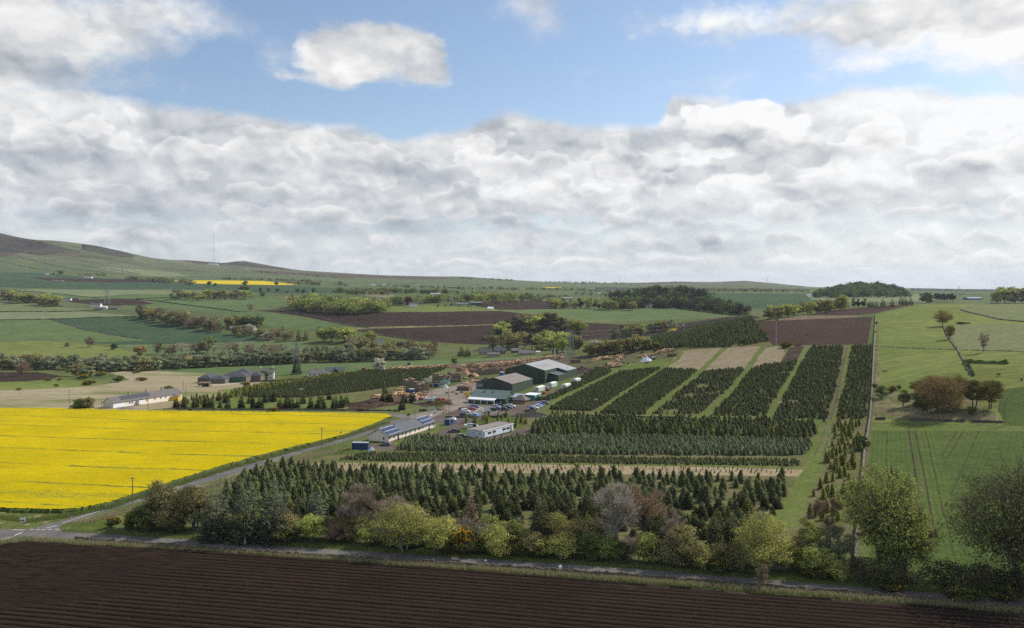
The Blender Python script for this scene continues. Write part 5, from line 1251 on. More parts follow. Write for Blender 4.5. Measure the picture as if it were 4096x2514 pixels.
def along(line, t):
    seg = [math.dist(a, b) for a, b in zip(line, line[1:])]; L = sum(seg); x = t * L
    for (a, b), s in zip(zip(line, line[1:]), seg):
        if x <= s: return (a[0] + (b[0] - a[0]) * x / s, a[1] + (b[1] - a[1]) * x / s)
        x -= s
    return line[-1]
def band(label, group, line, n, h0, h1, types, jv=5, wr=1.0):
    keys = [k for k, w_ in types for _ in range(int(w_ * 10))]
    for i in range(n):
        u, v = along(line, (i + smr.uniform(0.1, 0.9)) / n)
        small(smr.choice(keys), u, v + smr.uniform(-jv, jv), smr.uniform(h0, h1), label, group, wr * smr.uniform(0.85, 1.25))
band('grey green willow in the long row beside the stream', 'willows along the stream', [(-30,1476),(250,1476),(500,1484),(760,1472),(1000,1460),(1250,1450),(1500,1444),(1720,1436)], 96, 46, 64, [('willow', .7), ('olive', .2), ('bare', .1)], 5, 1.15)
band('tree in the diagonal belt beside the dark green field', 'trees of the diagonal belt', [(556,1266),(645,1292),(760,1308),(885,1328)], 30, 38, 56, [('olive', .4), ('bare', .4), ('dark', .2)], 8)
band('tree of the wood above the stone farm at the far left', 'trees of the far left wood', [(8,1202),(120,1214),(200,1226),(245,1228)], 20, 36, 46, [('green', .5), ('olive', .5)], 6)
band('tree of the belt behind the dark ploughed strip', 'trees of the middle belt', [(688,1198),(770,1200),(850,1198),(1010,1196)], 20, 26, 42, [('green', .5), ('olive', .4), ('willow', .1)], 5)
band('dark round tree of the clump beside the white roofed steading', 'trees beside the steading', [(905,1312),(1030,1308)], 6, 44, 52, [('dark', .6), ('olive', .4)], 3, 1.2)
band('scrubby tree below the white roofed steading', 'scrub below the steading', [(930,1335),(1050,1352),(1165,1362)], 16, 28, 46, [('bare', .5), ('olive', .3), ('blossom', .1)], 8)
band('leafless tree in the meadow above the stream', 'leafless trees above the stream', [(620,1422),(700,1418),(790,1418),(880,1416),(980,1414),(1080,1418),(1150,1420)], 17, 34, 52, [('bareg', .6), ('bare', .4)], 4, 1.1)
band('tree of the cluster round the solar roofed house', 'trees round the solar roofed house', [(1400,1408),(1470,1404),(1560,1420),(1640,1428),(1740,1432)], 15, 46, 66, [('olive', .4), ('willow', .3), ('bare', .3)], 7)
band('tree in the front of the big mixed wood behind the sheds', 'front trees of the big mixed wood', [(1962,1392),(2050,1398),(2130,1402),(2230,1404),(2330,1408)], 15, 58, 84, [('green', .4), ('olive', .3), ('pine', .2), ('dark', .1)], 8)
band('tree in the back of the big mixed wood behind the sheds', 'back trees of the big mixed wood', [(1985,1360),(2060,1330),(2150,1312),(2240,1325),(2320,1352)], 15, 56, 74, [('pine', .5), ('green', .3), ('olive', .2)], 8)
band('tree of the scrub between the second pylon and the logs', 'trees behind the log yard', [(2340,1428),(2420,1420),(2500,1408),(2590,1398)], 15, 46, 68, [('bare', .3), ('green', .3), ('olive', .3), ('blossom', .1)], 5)
band('tree behind the crest of the hill firs', 'trees behind the hill firs', [(2450,1352),(2540,1342),(2620,1330),(2700,1318)], 12, 34, 52, [('willow', .5), ('green', .4), ('orange', .1)], 5)
band('tree of the small wood on the crest above the brown hill field', 'trees on the crest', [(3070,1276),(3140,1268),(3230,1260),(3320,1248),(3365,1240)], 16, 44, 60, [('olive', .5), ('green', .4), ('bare', .1)], 4, 1.1)
band('broadleaf tree of the group at the left of the far conifer hill', 'trees left of the conifer hill', [(2190,1232),(2290,1236),(2380,1238),(2540,1238)], 16, 26, 46, [('green', .5), ('olive', .3), ('pine', .2)], 4)
band('garden tree in front of the white walled farm across the valley', 'garden trees by the white house', [(1740,1228),(1800,1226),(1880,1230)], 5, 12, 16, [('green', .5), ('willow', .5)], 2)
ONE = [('dark',830,1412,66,'dark domed tree with a bright green top above the stream',1.2),('orange',560,1424,44,'spreading brown tree alone in the green meadow',1.3),('dark',456,1400,28,'small round dark tree alone in the green meadow',1.1),('bare',361,1390,42,'leafless tree at the corner of the left green field',1),
 ('olive',268,1388,18,'faint bush at the left of the green meadow',1.2),('bare',90,1505,60,'purplish leafless tree above the brown patch',1.1),('olive',305,1506,56,'yellowish tree in the streamside scrub',1.2),('willow',345,1512,50,'rounded willow right of the yellowish streamside tree',1.3),('willow',412,1490,62,'large rounded willow at the near end of the stream row',1.2),
 ('willow',470,1482,60,'green willow beside the large rounded one',1.1),('dark',476,1530,28,'round dark bush alone in the straw coloured field',1.7),('dark',680,1578,36,'round dark evergreen behind the white cottage',1.3),('dark',318,1640,46,'dark bush left of the white cottage',1.4),('olive',352,1640,50,'brown and green bush beside the white cottage',1.2),
 ('blossom',1520,1487,58,'white blossoming tree at the edge of the meadow',1.2),('dark',1816,1456,26,'small green tree alone in the meadow',1.2),('dark',1058,1520,40,'dark tree in front of the white farmhouse',1.1),('olive',982,1552,30,'brown bush in front of the stone barns',1.4),('conif',1187,1498,70,'dark conifer behind the near pylon',1.1),
 ('green',1295,1366,58,'tall round green tree of the pair above the stream, on the left',1.1),('green',1325,1368,62,'tall round green tree beside the left one of the pair',1.2),('green',1378,1372,64,'broad green tree right of the pair above the stream',1.3),('green',1395,1366,60,'green tree just behind the broad one',1.1),('bareg',1412,1396,56,'leafless tree below the broad green one',0.9),
 ('green',1475,1374,52,'green tree on the slope below the ploughed field',1.2),('olive',1450,1392,48,'brown green tree beside the slope',1.2),('conif',1266,1412,40,'dark conifer in the meadow above the stream row',1.3),('conif',1314,1412,26,'small dark conifer in the meadow above the stream row',1.2),
 ('conif',1195,1362,44,'tall dark conifer at the right end of the scrub',1.0),('conif',1222,1362,42,'second tall dark conifer at the right end of the scrub',1.1),('conif',1130,1342,44,'dark conifer in the middle of the scrub',1.0),('dark',1277,1320,12,'round bush on the green slope',1.4),('bare',1000,1244,30,'small leafless tree on the far green field',1.0),
 ('conif',1845,1425,40,'dark evergreen clump right of the stream row',1.5),('conif',1870,1427,38,'dark evergreen next to the first clump by the stream',1.5),('bare',1738,1400,44,'brown tree at the foot of the ploughed field',1.1),('copper',2235,1388,40,'dark red tree in the wood behind the sheds',1.2),('copper',1632,1222,36,'dark red tree beside the white house',1.1),
 
 ('dark',3890,1664,42,'small green bush in front of the clump',0.9),('dark',3597,1560,20,'small bush between the hawthorns',1),
 
 ('dark',3707,1214,46,'broad dark green tree on the hill crest',1.3),('green',3985,1214,50,'green tree at the left of the right hand wood',1.0),('green',4020,1214,68,'big green tree of the right hand wood',1.2),('olive',4060,1214,64,'big olive tree of the right hand wood',1.2),('olive',4100,1214,72,'big tree cut by the right edge on the crest',1.3),('bare',3975,1213,44,'thin tree beside the right hand wood',0.7),
 ('dark',3455,1800,60,'dark shrub hiding the end of the field wall',0.9)]
for a in ONE: small(a[0], a[1], a[2], a[3], a[4], None, a[5])
for i, (u, v, h) in enumerate([(3364,1237,32),(3384,1237,34),(3418,1231,38),(3435,1231,36),(3453,1230,36),(3473,1229,26),(3482,1229,28),(3491,1229,26),(3506,1229,26),(3532,1229,40),(3569,1227,36),(3604,1221,38),(3617,1220,36),(3628,1220,26),(3644,1220,34)]):
    small('pine' if i < 5 else 'conif', u, v, h, ['dark pine in the row along the crest, left part', 'dark conifer in the row along the crest, right part'][i >= 5], 'conifers in a row on the crest', 1.0)
for i in range(7): small('pine', 3745 + i * 11, 1210, 38, 'dark pine in the tight clump on the hill crest', 'clump of pines on the hill crest', 0.9)
for (u, v, h) in [(980,1144,22),(1106,1142,16),(985,1164,24),(965,1164,22),(1042,1166,16),(1075,1167,17),(1110,1169,18),(1150,1173,12),(1190,1173,20),(1215,1173,18),(1256,1172,20),(1355,1172,24),(836,1143,18),(860,1146,14),(240,1098,18),(250,1098,16),(215,1100,10),(1360,1138,14),(1050,1188,22),(905,1190,18),(1170,1196,18),(1230,1196,12)]:
    small('dark', u, v, h, 'small round tree standing in the far fields', 'round trees in the far fields', 1.15)

def far_mass(name, label, areas, types, seed=1, kind='stuff'):
    """areas: (polygon or line, n, height px, is_line)"""
    rng = np.random.default_rng(seed); blocks = {k: [] for k in types}
    for geo, n, hp, line in areas:
        if line: pts = [along(geo, t) for t in np.sort(rng.random(n))]
        else:
            pts = []
            us = [p[0] for p in geo]; vs = [p[1] for p in geo]
            while len(pts) < n:
                c = np.column_stack([rng.uniform(min(us), max(us), n * 3), rng.uniform(min(vs), max(vs), n * 3)])
                c = c[inpoly(c[:, 0], c[:, 1], geo)]; pts += [tuple(x) for x in c]
            pts = pts[:n]
        for (u, v) in pts:
            d = depth(u, v); x = (u - CX) * d / F
            blocks[types[rng.integers(0, len(types))]].append((x, d, gz(x, d), hp * d / F * rng.uniform(0.7, 1.2)))
    V_, T_, t_, off = [], [], [], 0
    Va, Ta, ta, mi = [], [], [], []
    mats = []
    for k in dict.fromkeys(types):
        src = SM[k][0]; me = src.data
        co = np.empty(len(me.vertices) * 3, np.float32); me.vertices.foreach_get('co', co); co = co.reshape(-1, 3)
        tr_ = np.empty(len(me.polygons) * 3, np.int32); me.loops.foreach_get('vertex_index', tr_); tr_ = tr_.reshape(-1, 3)
        tn = np.empty(len(co), np.float32); me.attributes['tint'].data.foreach_get('value', tn)
        m0 = np.empty(len(tr_), np.int32); me.polygons.foreach_get('material_index', m0)
        leafm = me.materials[1]; tr_ = tr_[m0 == 1]
        # keep a share of the leaves, made larger, for the far copies
        q = rng.permutation(len(tr_) // 2)[:150]; h2 = len(tr_) // 2
        if k in ('bare', 'bareg'): sel = tr_[rng.permutation(len(tr_))[:300]]
        else: sel = np.concatenate([tr_[q], tr_[q + h2]]) if len(tr_) > 300 else tr_
        for (x, y, z, h) in blocks[k]:
            s = h / 12.0; a = rng.uniform(0, 6.28); ca, sa = math.cos(a), math.sin(a)
            idx, inv = np.unique(sel, return_inverse=True)
            c = co[idx] * s; cx_ = c[:, 0] * ca - c[:, 1] * sa; cy_ = c[:, 0] * sa + c[:, 1] * ca
            cen = c.mean(0)
            Va.append(np.column_stack([cx_ * 1.15 + x, cy_ * 1.15 + y, c[:, 2] + z])); Ta.append(inv.reshape(-1, 3) + off); off += len(idx)
            ta.append(tn[idx] * rng.uniform(0.75, 1.25)); mi.append(np.full(len(sel), len(mats), np.int32))
        mats.append(leafm)
    o = mesh_obj(name, np.concatenate(Va), np.concatenate(Ta), mats, tint=np.concatenate(ta))
    o.data.polygons.foreach_set('material_index', np.concatenate(mi))
    return setup(o, kind, label, 'trees')
far_mass('beech_wood', 'rounded beech wood at the top of the big ploughed field', [([(1150,1240),(1250,1254),(1400,1260),(1535,1252),(1560,1232),(1400,1226),(1250,1216),(1170,1224)], 260, 46, False)], ['green', 'green', 'dark', 'olive'], 2)
far_mass('tree_belt', 'long belt of trees behind the white house across the valley', [([(1540,1226),(1700,1216),(1850,1210),(2000,1208),(2130,1206),(2130,1200),(1850,1203),(1560,1216)], 120, 34, False), ([(2130,1208),(2260,1212),(2400,1214)], 30, 22, True), ([(1840,1218),(1950,1216),(2080,1212)], 14, 24, True)], ['green', 'olive', 'dark', 'green', 'conif'], 3)
far_mass('conifer_wood', 'dark conifer wood on the hill across the valley', [([(2520,1236),(2560,1232),(2700,1232),(2830,1242),(2960,1262),(3010,1262),(2900,1236),(2830,1218),(2740,1206),(2600,1200),(2470,1212),(2440,1236)], 430, 42, False), ([(2620,1234),(2700,1234),(2800,1242),(2950,1262)], 60, 30, True), ([(2440,1205),(2540,1190),(2650,1180),(2760,1186),(2850,1200)], 130, 40, True)], ['conif', 'conif', 'pine', 'conif', 'conif', 'dark'], 4)
far_mass('hill_wood', 'domed dark wood on the right skyline', [([(3250,1186),(3330,1166),(3420,1148),(3500,1148),(3580,1162),(3642,1184),(3640,1192),(3450,1194),(3260,1194)], 420, 26, False), ([(3260,1190),(3400,1190),(3500,1190),(3630,1190)], 80, 28, True), ([(3280,1176),(3350,1160),(3430,1149),(3500,1149),(3580,1162),(3625,1178)], 120, 22, True)], ['dark', 'conif', 'pine', 'dark', 'conif'], 5)
far_mass('far_woods', 'scattered woods and tree rows on the far slopes', [
  ([(1340,1178),(1450,1174),(1600,1176),(1790,1178)], 90, 24, True), ([(1380,1180),(1560,1182)], 30, 22, True),
  ([(880,1119),(1000,1122),(1180,1126),(1290,1132)], 110, 11, True), ([(320,1103),(430,1106)], 22, 12, True), ([(500,1119),(620,1124),(760,1132)], 50, 18, True), ([(600,1128),(700,1136),(780,1140)], 30, 22, True),
  ([(1010,1089),(1110,1096)], 40, 7, True), ([(1110,1098),(1290,1110),(1420,1118)], 50, 8, True), ([(1150,1136),(1280,1144)], 36, 15, True), ([(1290,1140),(1400,1146)], 14, 12, True),
  ([(1500,1146),(1640,1152),(1800,1156)], 50, 12, True), ([(1800,1158),(1950,1160)], 24, 14, True), ([(1800,1117),(1900,1120),(2050,1126)], 40, 10, True), ([(2180,1133),(2300,1136),(2500,1139)], 70, 10, True),
  ([(2100,1160),(2340,1164)], 60, 12, True), ([(1950,1158),(2080,1164)], 26, 14, True), ([(2350,1168),(2520,1172)], 36, 12, True), ([(2500,1139),(2600,1136),(2760,1134)], 60, 6, True), ([(2560,1160),(2900,1168),(3240,1170)], 130, 11, True), ([(2560,1155),(3200,1162)], 60, 8, True),
  ([(2980,1132),(3100,1142),(3230,1152)], 22, 5, True), ([(3640,1162),(3800,1164),(4096,1168)], 110, 8, True), ([(3650,1176),(3800,1180),(3980,1184)], 34, 8, True), ([(1400,1100),(1560,1108),(1700,1112)], 10, 6, True),
  ([(20,1170),(10,1172)], 2, 5, True), ([(1640,1172),(1780,1176),(2000,1186)], 60, 16, True), ([(2000,1190),(2130,1192),(2300,1196)], 40, 18, True), ([(2300,1180),(2420,1186),(2560,1188)], 40, 18, True)],
  ['dark', 'olive', 'conif', 'dark'], 6)
for k_ in SM:
    for o in SM[k_]: bpy.data.objects.remove(o)
# ------------------------------------------------------------------ buildings
FX, FY = 0.42, 0.907                               # the farm's buildings all run this way
def frame(A, ax=(FX, FY)):
    L = math.hypot(*ax); return math.atan2(ax[1] / L, ax[0] / L)
def solve_s(A, ax, u):
    k = (u - CX) / F; L = math.hypot(*ax); a, b = ax[0] / L, ax[1] / L
    return (k * A[1] - A[0]) / (a - k * b)
def window(parent, face, s, z, w_, h_, fm='white_paint', gm='dark_glass', W=0, off=0.0):
    """face 'front': plane y=0 facing -y; 'gable': plane x=0 facing -x; 'roof' not used"""
    m = MB(); g = MB()
    if face == 'front':
        m.box(s - w_ / 2, -0.05 - off, z, s + w_ / 2, 0.02 - off, z + h_); g.box(s - w_ / 2 + .12, -0.07 - off, z + .12, s + w_ / 2 - .12, -0.03 - off, z + h_ - .12)
    else:
        m.box(-0.05 - off, s - w_ / 2, z, 0.02 - off, s + w_ / 2, z + h_); g.box(-0.07 - off, s - w_ / 2 + .12, z + .12, -0.03 - off, s + w_ / 2 - .12, z + h_ - .12)
    f = m.build('window', fm, parent); g.build('pane', gm, f)
def gabled(name, label, cat, A, ax, L, W, eave, ridge, wall, roof, over=0.35, hip=0.0, chim=(), base=None, group=None, gable_mat=None, loc=None, depthz=1.2, cm='stone_wall_tan'):
    """A: near corner on the ground; x runs along the building, y across it to the left; returns the root"""
    r = thing(name, label, cat, A if loc is None else loc, frame(A, ax), group)
    m = MB(); m.box(0, 0, -depthz, L, W, eave)
    if not hip: m.add([(0, 0, eave), (0, W, eave), (0, W / 2, ridge - .05)], [(0, 1, 2)]); m.add([(L, 0, eave), (L, W, eave), (L, W / 2, ridge - .05)], [(0, 2, 1)])
    m.build('wall', wall, r)
    if gable_mat:
        g = MB(); g.add([(-.03, 0, -.2), (-.03, W, -.2), (-.03, W, eave), (-.03, W / 2, ridge - .06), (-.03, 0, eave)], [(0, 4, 3, 2, 1)]); g.build('gable_wall', gable_mat, r)
    rf = MB(); sl = (ridge - eave) / (W / 2); o = over; t = 0.14
    if not hip:
        rf.slab((-o, -o, eave - sl * o), (L + o, -o, eave - sl * o), (L + o, W / 2, ridge), (-o, W / 2, ridge), t)
        rf.slab((L + o, W + o, eave - sl * o), (-o, W + o, eave - sl * o), (-o, W / 2, ridge), (L + o, W / 2, ridge), t)
    else:
        h_ = hip; e = eave - sl * o
        rf.add([(-o, -o, e), (L + o, -o, e), (L + o, W + o, e), (-o, W + o, e), (h_, W / 2, ridge), (L - h_, W / 2, ridge)], [(0, 1, 5, 4), (2, 3, 4, 5), (3, 0, 4), (1, 2, 5), (0, 3, 2, 1)])
    ro = rf.build('roof', roof, r)
    for (cx_, hh) in chim:
        c = MB(); c.box(cx_ - .35, W / 2 - .5, ridge - .8, cx_ + .35, W / 2 + .5, ridge + hh); c.box(cx_ - .45, W / 2 - .6, ridge + hh, cx_ + .45, W / 2 + .6, ridge + hh + .15)
        c.box(cx_ - .15, W / 2 - .15, ridge + hh + .15, cx_ + .15, W / 2 + .15, ridge + hh + .55); c.build('chimney', cm, r)
    return r

# --- long bungalow with solar arrays
A = P(1552, 1771); ax = (P(1742, 1710) - A)[:2]; L = 38.5; Wb = 9.0
b = gabled('bungalow', 'long cream rendered bungalow with a grey slate roof carrying two solar arrays', 'house', A, ax, L, Wb, 2.55, 4.95, 'cream_wall', 'roof_slate', 0.45)
for zz, ww, hh in [(615, 1.0, 1.35), (672, 1.0, 1.35), (783, .9, 1.2), (824, .9, 1.35), (840, .9, 1.35), (890, 1.0, 1.35), (960, 1.0, 1.35), (1010, .9, 1.35), (1026, .9, 1.35), (1065, .8, 1.0), (1160, 1.0, 1.35), (1210, 1.0, 1.35)]:
    window(b, 'front', solve_s(A, ax, 1380 + zz * .2922), 0.85, ww, hh)
for zz, mt in ((728, 'dark_glass'), (1108, 'white_paint')):
    s = solve_s(A, ax, 1380 + zz * .2922); d_ = MB().box(s - .5, -.06, 0, s + .5, .02, 2.1).build('door', mt, b); MB().box(s + .3, -.1, .95, s + .4, -.06, 1.05).build('handle', 'black_metal', d_)
window(b, 'gable', 2.0, 0.85, 1.0, 1.35)
MB().box(-.02, -.02, -.3, L + .02, Wb + .02, .22).build('plinth', 'plinth', b)
for s in (0.2, 16.8, 37.8): MB().box(s - .05, -.12, 0, s + .05, -.03, 2.4).build('downpipe', 'black_metal', b)
MB().box(-.4, -.62, 2.2, L + .4, -.48, 2.34).build('gutter', 'black_metal', b)
MB().bar((-.06, Wb / 2, 2.6), (-.25, Wb / 2, 2.6), .2, .16, 8).build('lamp', 'white_paint', b)
mt_, nt_, bb_ = base_mat('solar_cell', 0.3, 0.35)
_s = nt_.sep(opos(nt_))
_k = nt_.m('MAXIMUM', nt_.mr(nt_.m('FRACT', nt_.m('DIVIDE', _s[0], 1.45)), .93, .95), nt_.mr(nt_.m('FRACT', nt_.m('DIVIDE', _s[1], 1.96)), .93, .95))
nt_.put(bb_.inputs['Base Color'], nt_.mix(_k, (0.016, 0.030, 0.075), (0.26, 0.30, 0.36)))
sl = (4.95 - 2.55) / 4.5
for s0, s1, nm in ((0.9, 10.0, 0), (29.0, 37.9, 1)):
    fz = lambda y: 2.55 + sl * y + .30
    p = MB().slab((s0, .15, fz(.15)), (s1, .15, fz(.15)), (s1, 4.1, fz(4.1)), (s0, 4.1, fz(4.1)), .06).build('solar_array', 'solar_cell', b)
    fr = MB()
    for y in (.1, 2.1, 4.1): fr.slab((s0 - .05, y, fz(y) + .03), (s1 + .05, y, fz(y) + .03), (s1 + .05, y + .09, fz(y + .09) + .03), (s0 - .05, y + .09, fz(y + .09) + .03), .05)
    fr.build('frame', 'white_paint', p)
for s in (11.0, 28.0, 3.0): MB().bar((s, 3.9, 4.4), (s, 3.9, 5.3), .07).build('vent_pipe', 'black_metal', b)
for i, s in enumerate((6.4, 31.5)):
    o = MB().box(-.3, -.3, 0, .3, .3, 1.0).build('wheelie_bin', 'purple_plastic'); o.location = A + Vector((ax[0], ax[1], 0)).normalized() * s + Vector((.9, -.42, 0)) * .9; o.location.z = gz(*o.location[:2])
    MB().box(-.34, -.34, 1.0, .34, .36, 1.08).build('lid', 'purple_plastic', o); setup(o, None, 'purple wheelie bin by the %s door of the bungalow' % ('near' if i == 0 else 'far'), 'bin')
dsh = thing('satellite_dish', 'white satellite dish on a post beyond the far end of the bungalow', 'dish', P(1725, 1686)); MB().bar((0, 0, -1), (0, 0, 2.4), .05).build('post', 'steel_grey', dsh); MB().bar((0, -.1, 2.8), (.1, -.25, 2.85), .15, .6, 12).build('reflector', 'white_paint', dsh)

# --- portable office cabin
A = P(1931.7, 1758); ax = (P(2048, 1727) - A)[:2]; L = 22.5
c = thing('office_cabin', 'long white portable office cabin with a flat grey felt roof', 'cabin', A, frame(A, ax))
MB().box(0, 0, .35, L, 8.2, 3.25).build('wall', 'cabin_white', c)
MB().add([(-.02, 0, .35), (-.02, 8.2, .35), (-.02, 8.2, 3.2), (-.02, 0, 3.2)], [(0, 3, 2, 1)]).build('end_wall', 'cabin_white_end', c)
MB().box(-.15, -.15, 3.25, L + .15, 8.35, 3.36).box(-.1, 2.5, 3.36, L + .1, 5.7, 3.46).build('roof', 'roof_felt', c)
MB().box(-.2, -.2, 3.05, L + .2, -.15, 3.38).build('fascia', 'white_paint', c)
for x in np.arange(0.5, L, 3.0): MB().box(x, .3, -.6, x + .5, 7.8, .35).build('foundation_block', 'stone_wall_tan', c)
for zp in (1958, 1977, 2016, 2032):
    s = solve_s(A, ax, 1380 + (zp - 1380)) ; window(c, 'front', s, 1.35, 2.6, 1.15); 
for zp, mt in ((1936, 'slate_grey'), (2043.5, 'slate_grey')):
    s = solve_s(A, ax, zp); d_ = MB().box(s - .45, -.06, .4, s + .45, .02, 2.5).build('door', mt, c); MB().box(s - .15, -.16, 2.55, s + .15, -.05, 2.75).build('lamp', 'black_metal', c)
for x in (7.4, 15.0): MB().box(x, -.05, .35, x + .12, .01, 3.2).build('joint_strip', 'black_metal', c)
for y in (1.5, 4.6): window(c, 'gable', y, 2.0, .5, .5, 'slate_grey')

# --- green and grey farm sheds
Am = Vector((0.1, 468.0, 0)); Am.z = gz(0.1, 468)
s1 = gabled('shed', 'dark green gabled shed with a brown weathered roof and a lettered sign on its gable', 'shed', Am, (FX, FY), 30, 23.5, 5.7, 8.9, 'green_cladding', 'roof_sheet_brown', .15, gable_mat='green_cladding_gable')
for i in range(5):
    for j in range(2): MB().slab((3 + i * 5.2, 3.5 + j * 4.2, 5.7 + (3.5 + j * 4.2) * .2723 + .16), (5.2 + i * 5.2, 3.5 + j * 4.2, 5.7 + (3.5 + j * 4.2) * .2723 + .16), (5.2 + i * 5.2, 4.2 + j * 4.2, 5.7 + (4.2 + j * 4.2) * .2723 + .16), (3 + i * 5.2, 4.2 + j * 4.2, 5.7 + (4.2 + j * 4.2) * .2723 + .16), .03).build('rooflight', 'roof_brown', s1)
sg = MB().box(-.16, 19.3, 3.0, -.05, 22.7, 4.9).build('sign', 'insulator', s1)
def text_obj(name, body, size, mat, parent, loc, rot, align='CENTER'):
    cu = bpy.data.curves.new(name, 'FONT'); cu.body = body; cu.size = size; cu.align_x = align; cu.extrude = 0.01; cu.offset = 0.012
    tmp = bpy.data.objects.new(name, cu); COL.objects.link(tmp); me = bpy.data.meshes.new_from_object(tmp); bpy.data.objects.remove(tmp)
    me.materials.clear(); me.materials.append(MATS[mat]); o = bpy.data.objects.new(name, me); COL.objects.link(o); o.parent = parent; o.location = loc; o.rotation_euler = rot; return o
text_obj('lettering', 'Tayside', .85, 'black_metal', sg, (-.19, 21.0, 4.05), (R(90), 0, R(-90)))
text_obj('lettering', 'Forestry', .85, 'black_metal', sg, (-.19, 21.0, 3.3), (R(90), 0, R(-90)))
for y in (1.0, 22.9): MB().box(-.3, y - .15, 5.1, -.05, y + .15, 5.4).build('lamp', 'white_paint', s1)
Al = Vector((20.8, 507.6, 0)); Al.z = gz(20.8, 507.6)
big = thing('shed', 'largest dark green shed with a pale grey sheeted roof and two flues', 'shed', Al, frame(Al))
e_ = 8.2; rg = 11.8; Wl = 27.6; sl = (rg - e_) / (Wl / 2); ex = 6.7; ez = e_ - sl * ex
MB().box(0, 0, -1.5, 21, Wl, e_).box(21, -ex, -1.5, 39.5, Wl, ez).build('wall', 'green_cladding', big)
g = MB(); g.add([(-.03, 0, -.5), (-.03, Wl, -.5), (-.03, Wl, e_), (-.03, Wl / 2, rg - .06), (-.03, 0, e_)], [(0, 4, 3, 2, 1)]); g.add([(39.52, -ex, ez), (39.52, Wl, e_), (39.52, Wl / 2, rg - .06)], [(0, 1, 2)]); g.add([(20.98, -ex, ez), (20.98, 0, e_), (20.98, 0, ez)], [(0, 1, 2)]); g.build('gable_wall', 'green_cladding_gable', big)
rf = MB(); rf.slab((-.2, -.2, e_ - .05), (21, -.2, e_ - .05), (21, Wl / 2, rg), (-.2, Wl / 2, rg), .14); rf.slab((21, -ex - .2, ez - .05), (39.7, -ex - .2, ez - .05), (39.7, Wl / 2, rg), (21, Wl / 2, rg), .14)
rf.slab((39.7, Wl + .2, e_ - .05), (-.2, Wl + .2, e_ - .05), (-.2, Wl / 2, rg), (39.7, Wl / 2, rg), .14); rf.build('roof', 'roof_sheet_pale', big)
for i in range(6): MB().slab((5 + i * 3.2, 4.0, e_ + 4.0 * sl + .16), (5.35 + i * 3.2, 4.0, e_ + 4.0 * sl + .16), (5.35 + i * 3.2, 9, e_ + 9 * sl + .16), (5 + i * 3.2, 9, e_ + 9 * sl + .16), .03).build('rooflight', 'roof_brown', big)
lt = MB().box(6, -ex, -1.5, 20.9, -.02, 4.7).build('lean_to', 'green_cladding', big)
MB().slab((5.8, -ex - .2, 4.75), (20.9, -ex - .2, 4.75), (20.9, -.03, 6.1), (5.8, -.03, 6.1), .12).build('roof', 'slate_grey', lt)
for uu in (2218, 2262):
    yy = Wl / 2 - 1.5; s = solve_s(Al + Vector((-FY, FX, 0)) * yy, (FX, FY), uu); MB().bar((s, yy, rg - .6), (s, yy, rg + 5.6), .55, .5, 10).bar((s, yy, rg + 5.6), (s, yy, rg + 6.1), .35, .35, 8).build('flue', 'steel_grey', big)
MB().bar((22, -ex - .3, 0), (22, -ex - .3, 11.5), .09, .09, 6).build('vent_pipe', 'steel_grey', big)
# farm shop: long side faces the camera
Bs = Vector((-3.3, 426.2, 0)); Bs.z = gz(-3.3, 426.2); ln = Vector((FY, -FX, 0)); A0 = Bs - ln * 20.8; A0.z = gz(*A0[:2])
shop = gabled('farm_shop', 'low shop building with a grey green metal roof and a white canopied front', 'shop', A0, (ln.x, ln.y), 20.8, 11.5, 3.1, 6.6, 'green_cladding', 'roof_sheet_green', .35)
for x in (5.5, 10.6): MB().slab((x, 3.4, 3.1 + 3.4 * .609 + .2), (x + 1.2, 3.4, 3.1 + 3.4 * .609 + .2), (x + 1.2, 4.9, 3.1 + 4.9 * .609 + .2), (x, 4.9, 3.1 + 4.9 * .609 + .2), .1).build('rooflight', 'slate_grey', shop)
cn = MB().slab((-.6, -3.1, 2.35), (15.6, -3.1, 2.35), (15.6, -.25, 3.0), (-.6, -.25, 3.0), .08).box(-.6, -3.15, 1.95, 15.6, -3.02, 2.4).build('canopy', 'white_paint', shop)
for x in (-.5, 3.3, 7.2, 11.1, 15.2): MB().box(x, -3.1, 0, x + .28, -2.85, 2.1).build('post', 'white_paint', shop)
MB().box(-.5, -2.9, 0, 15.4, -2.75, .75).build('low_wall', 'stone_dark', shop)
MB().box(-.2, -2.82, .75, 15.2, -2.78, 1.95).build('glazing', 'dark_glass', shop)
MB().box(17, -.08, 0, 18.8, .02, 2.3).build('door', 'black_metal', shop)
# annex with pale blue roof, log kiosk, teal store
A1 = P(2080, 1613); an = thing('annex', 'small green annex with a pale blue metal roof beside the shop', 'building', A1, frame(A1, (ln.x, ln.y)))
MB().box(-5.2, 0, -.5, .4, 6, 2.9).build('wall', 'green_cladding', an); MB().slab((-5.5, -.3, 2.8), (.7, -.3, 2.8), (.7, 6.2, 4.1), (-5.5, 6.2, 4.1), .1).build('roof', 'insulator', an)
A2 = P(2099, 1616); kiosk_l = A2 - ln * 7.0; kiosk_l.z = gz(*kiosk_l[:2])
k2 = gabled('log_kiosk', 'small log kiosk with a brown green hipped roof and a veranda', 'kiosk', kiosk_l, (ln.x, ln.y), 7.0, 6.0, 2.4, 4.3, 'log_boards', 'roof_brown', .8, hip=2.6)
window(k2, 'front', 2.0, 1.0, 1.1, 1.0, 'wood_brown'); window(k2, 'front', 5.0, 1.0, 1.1, 1.0, 'wood_brown'); MB().box(3.1, -.06, 0, 4.0, .02, 2.0).build('door', 'wood_brown', k2)
rl = MB()
for x in np.arange(-1.2, 7.6, .45): rl.box(x, -2.1, 0, x + .12, -2.02, 1.05)
rl.box(-1.2, -2.12, 1.0, 7.6, -2.0, 1.1); rl.build('railing', 'wood_grey', k2)
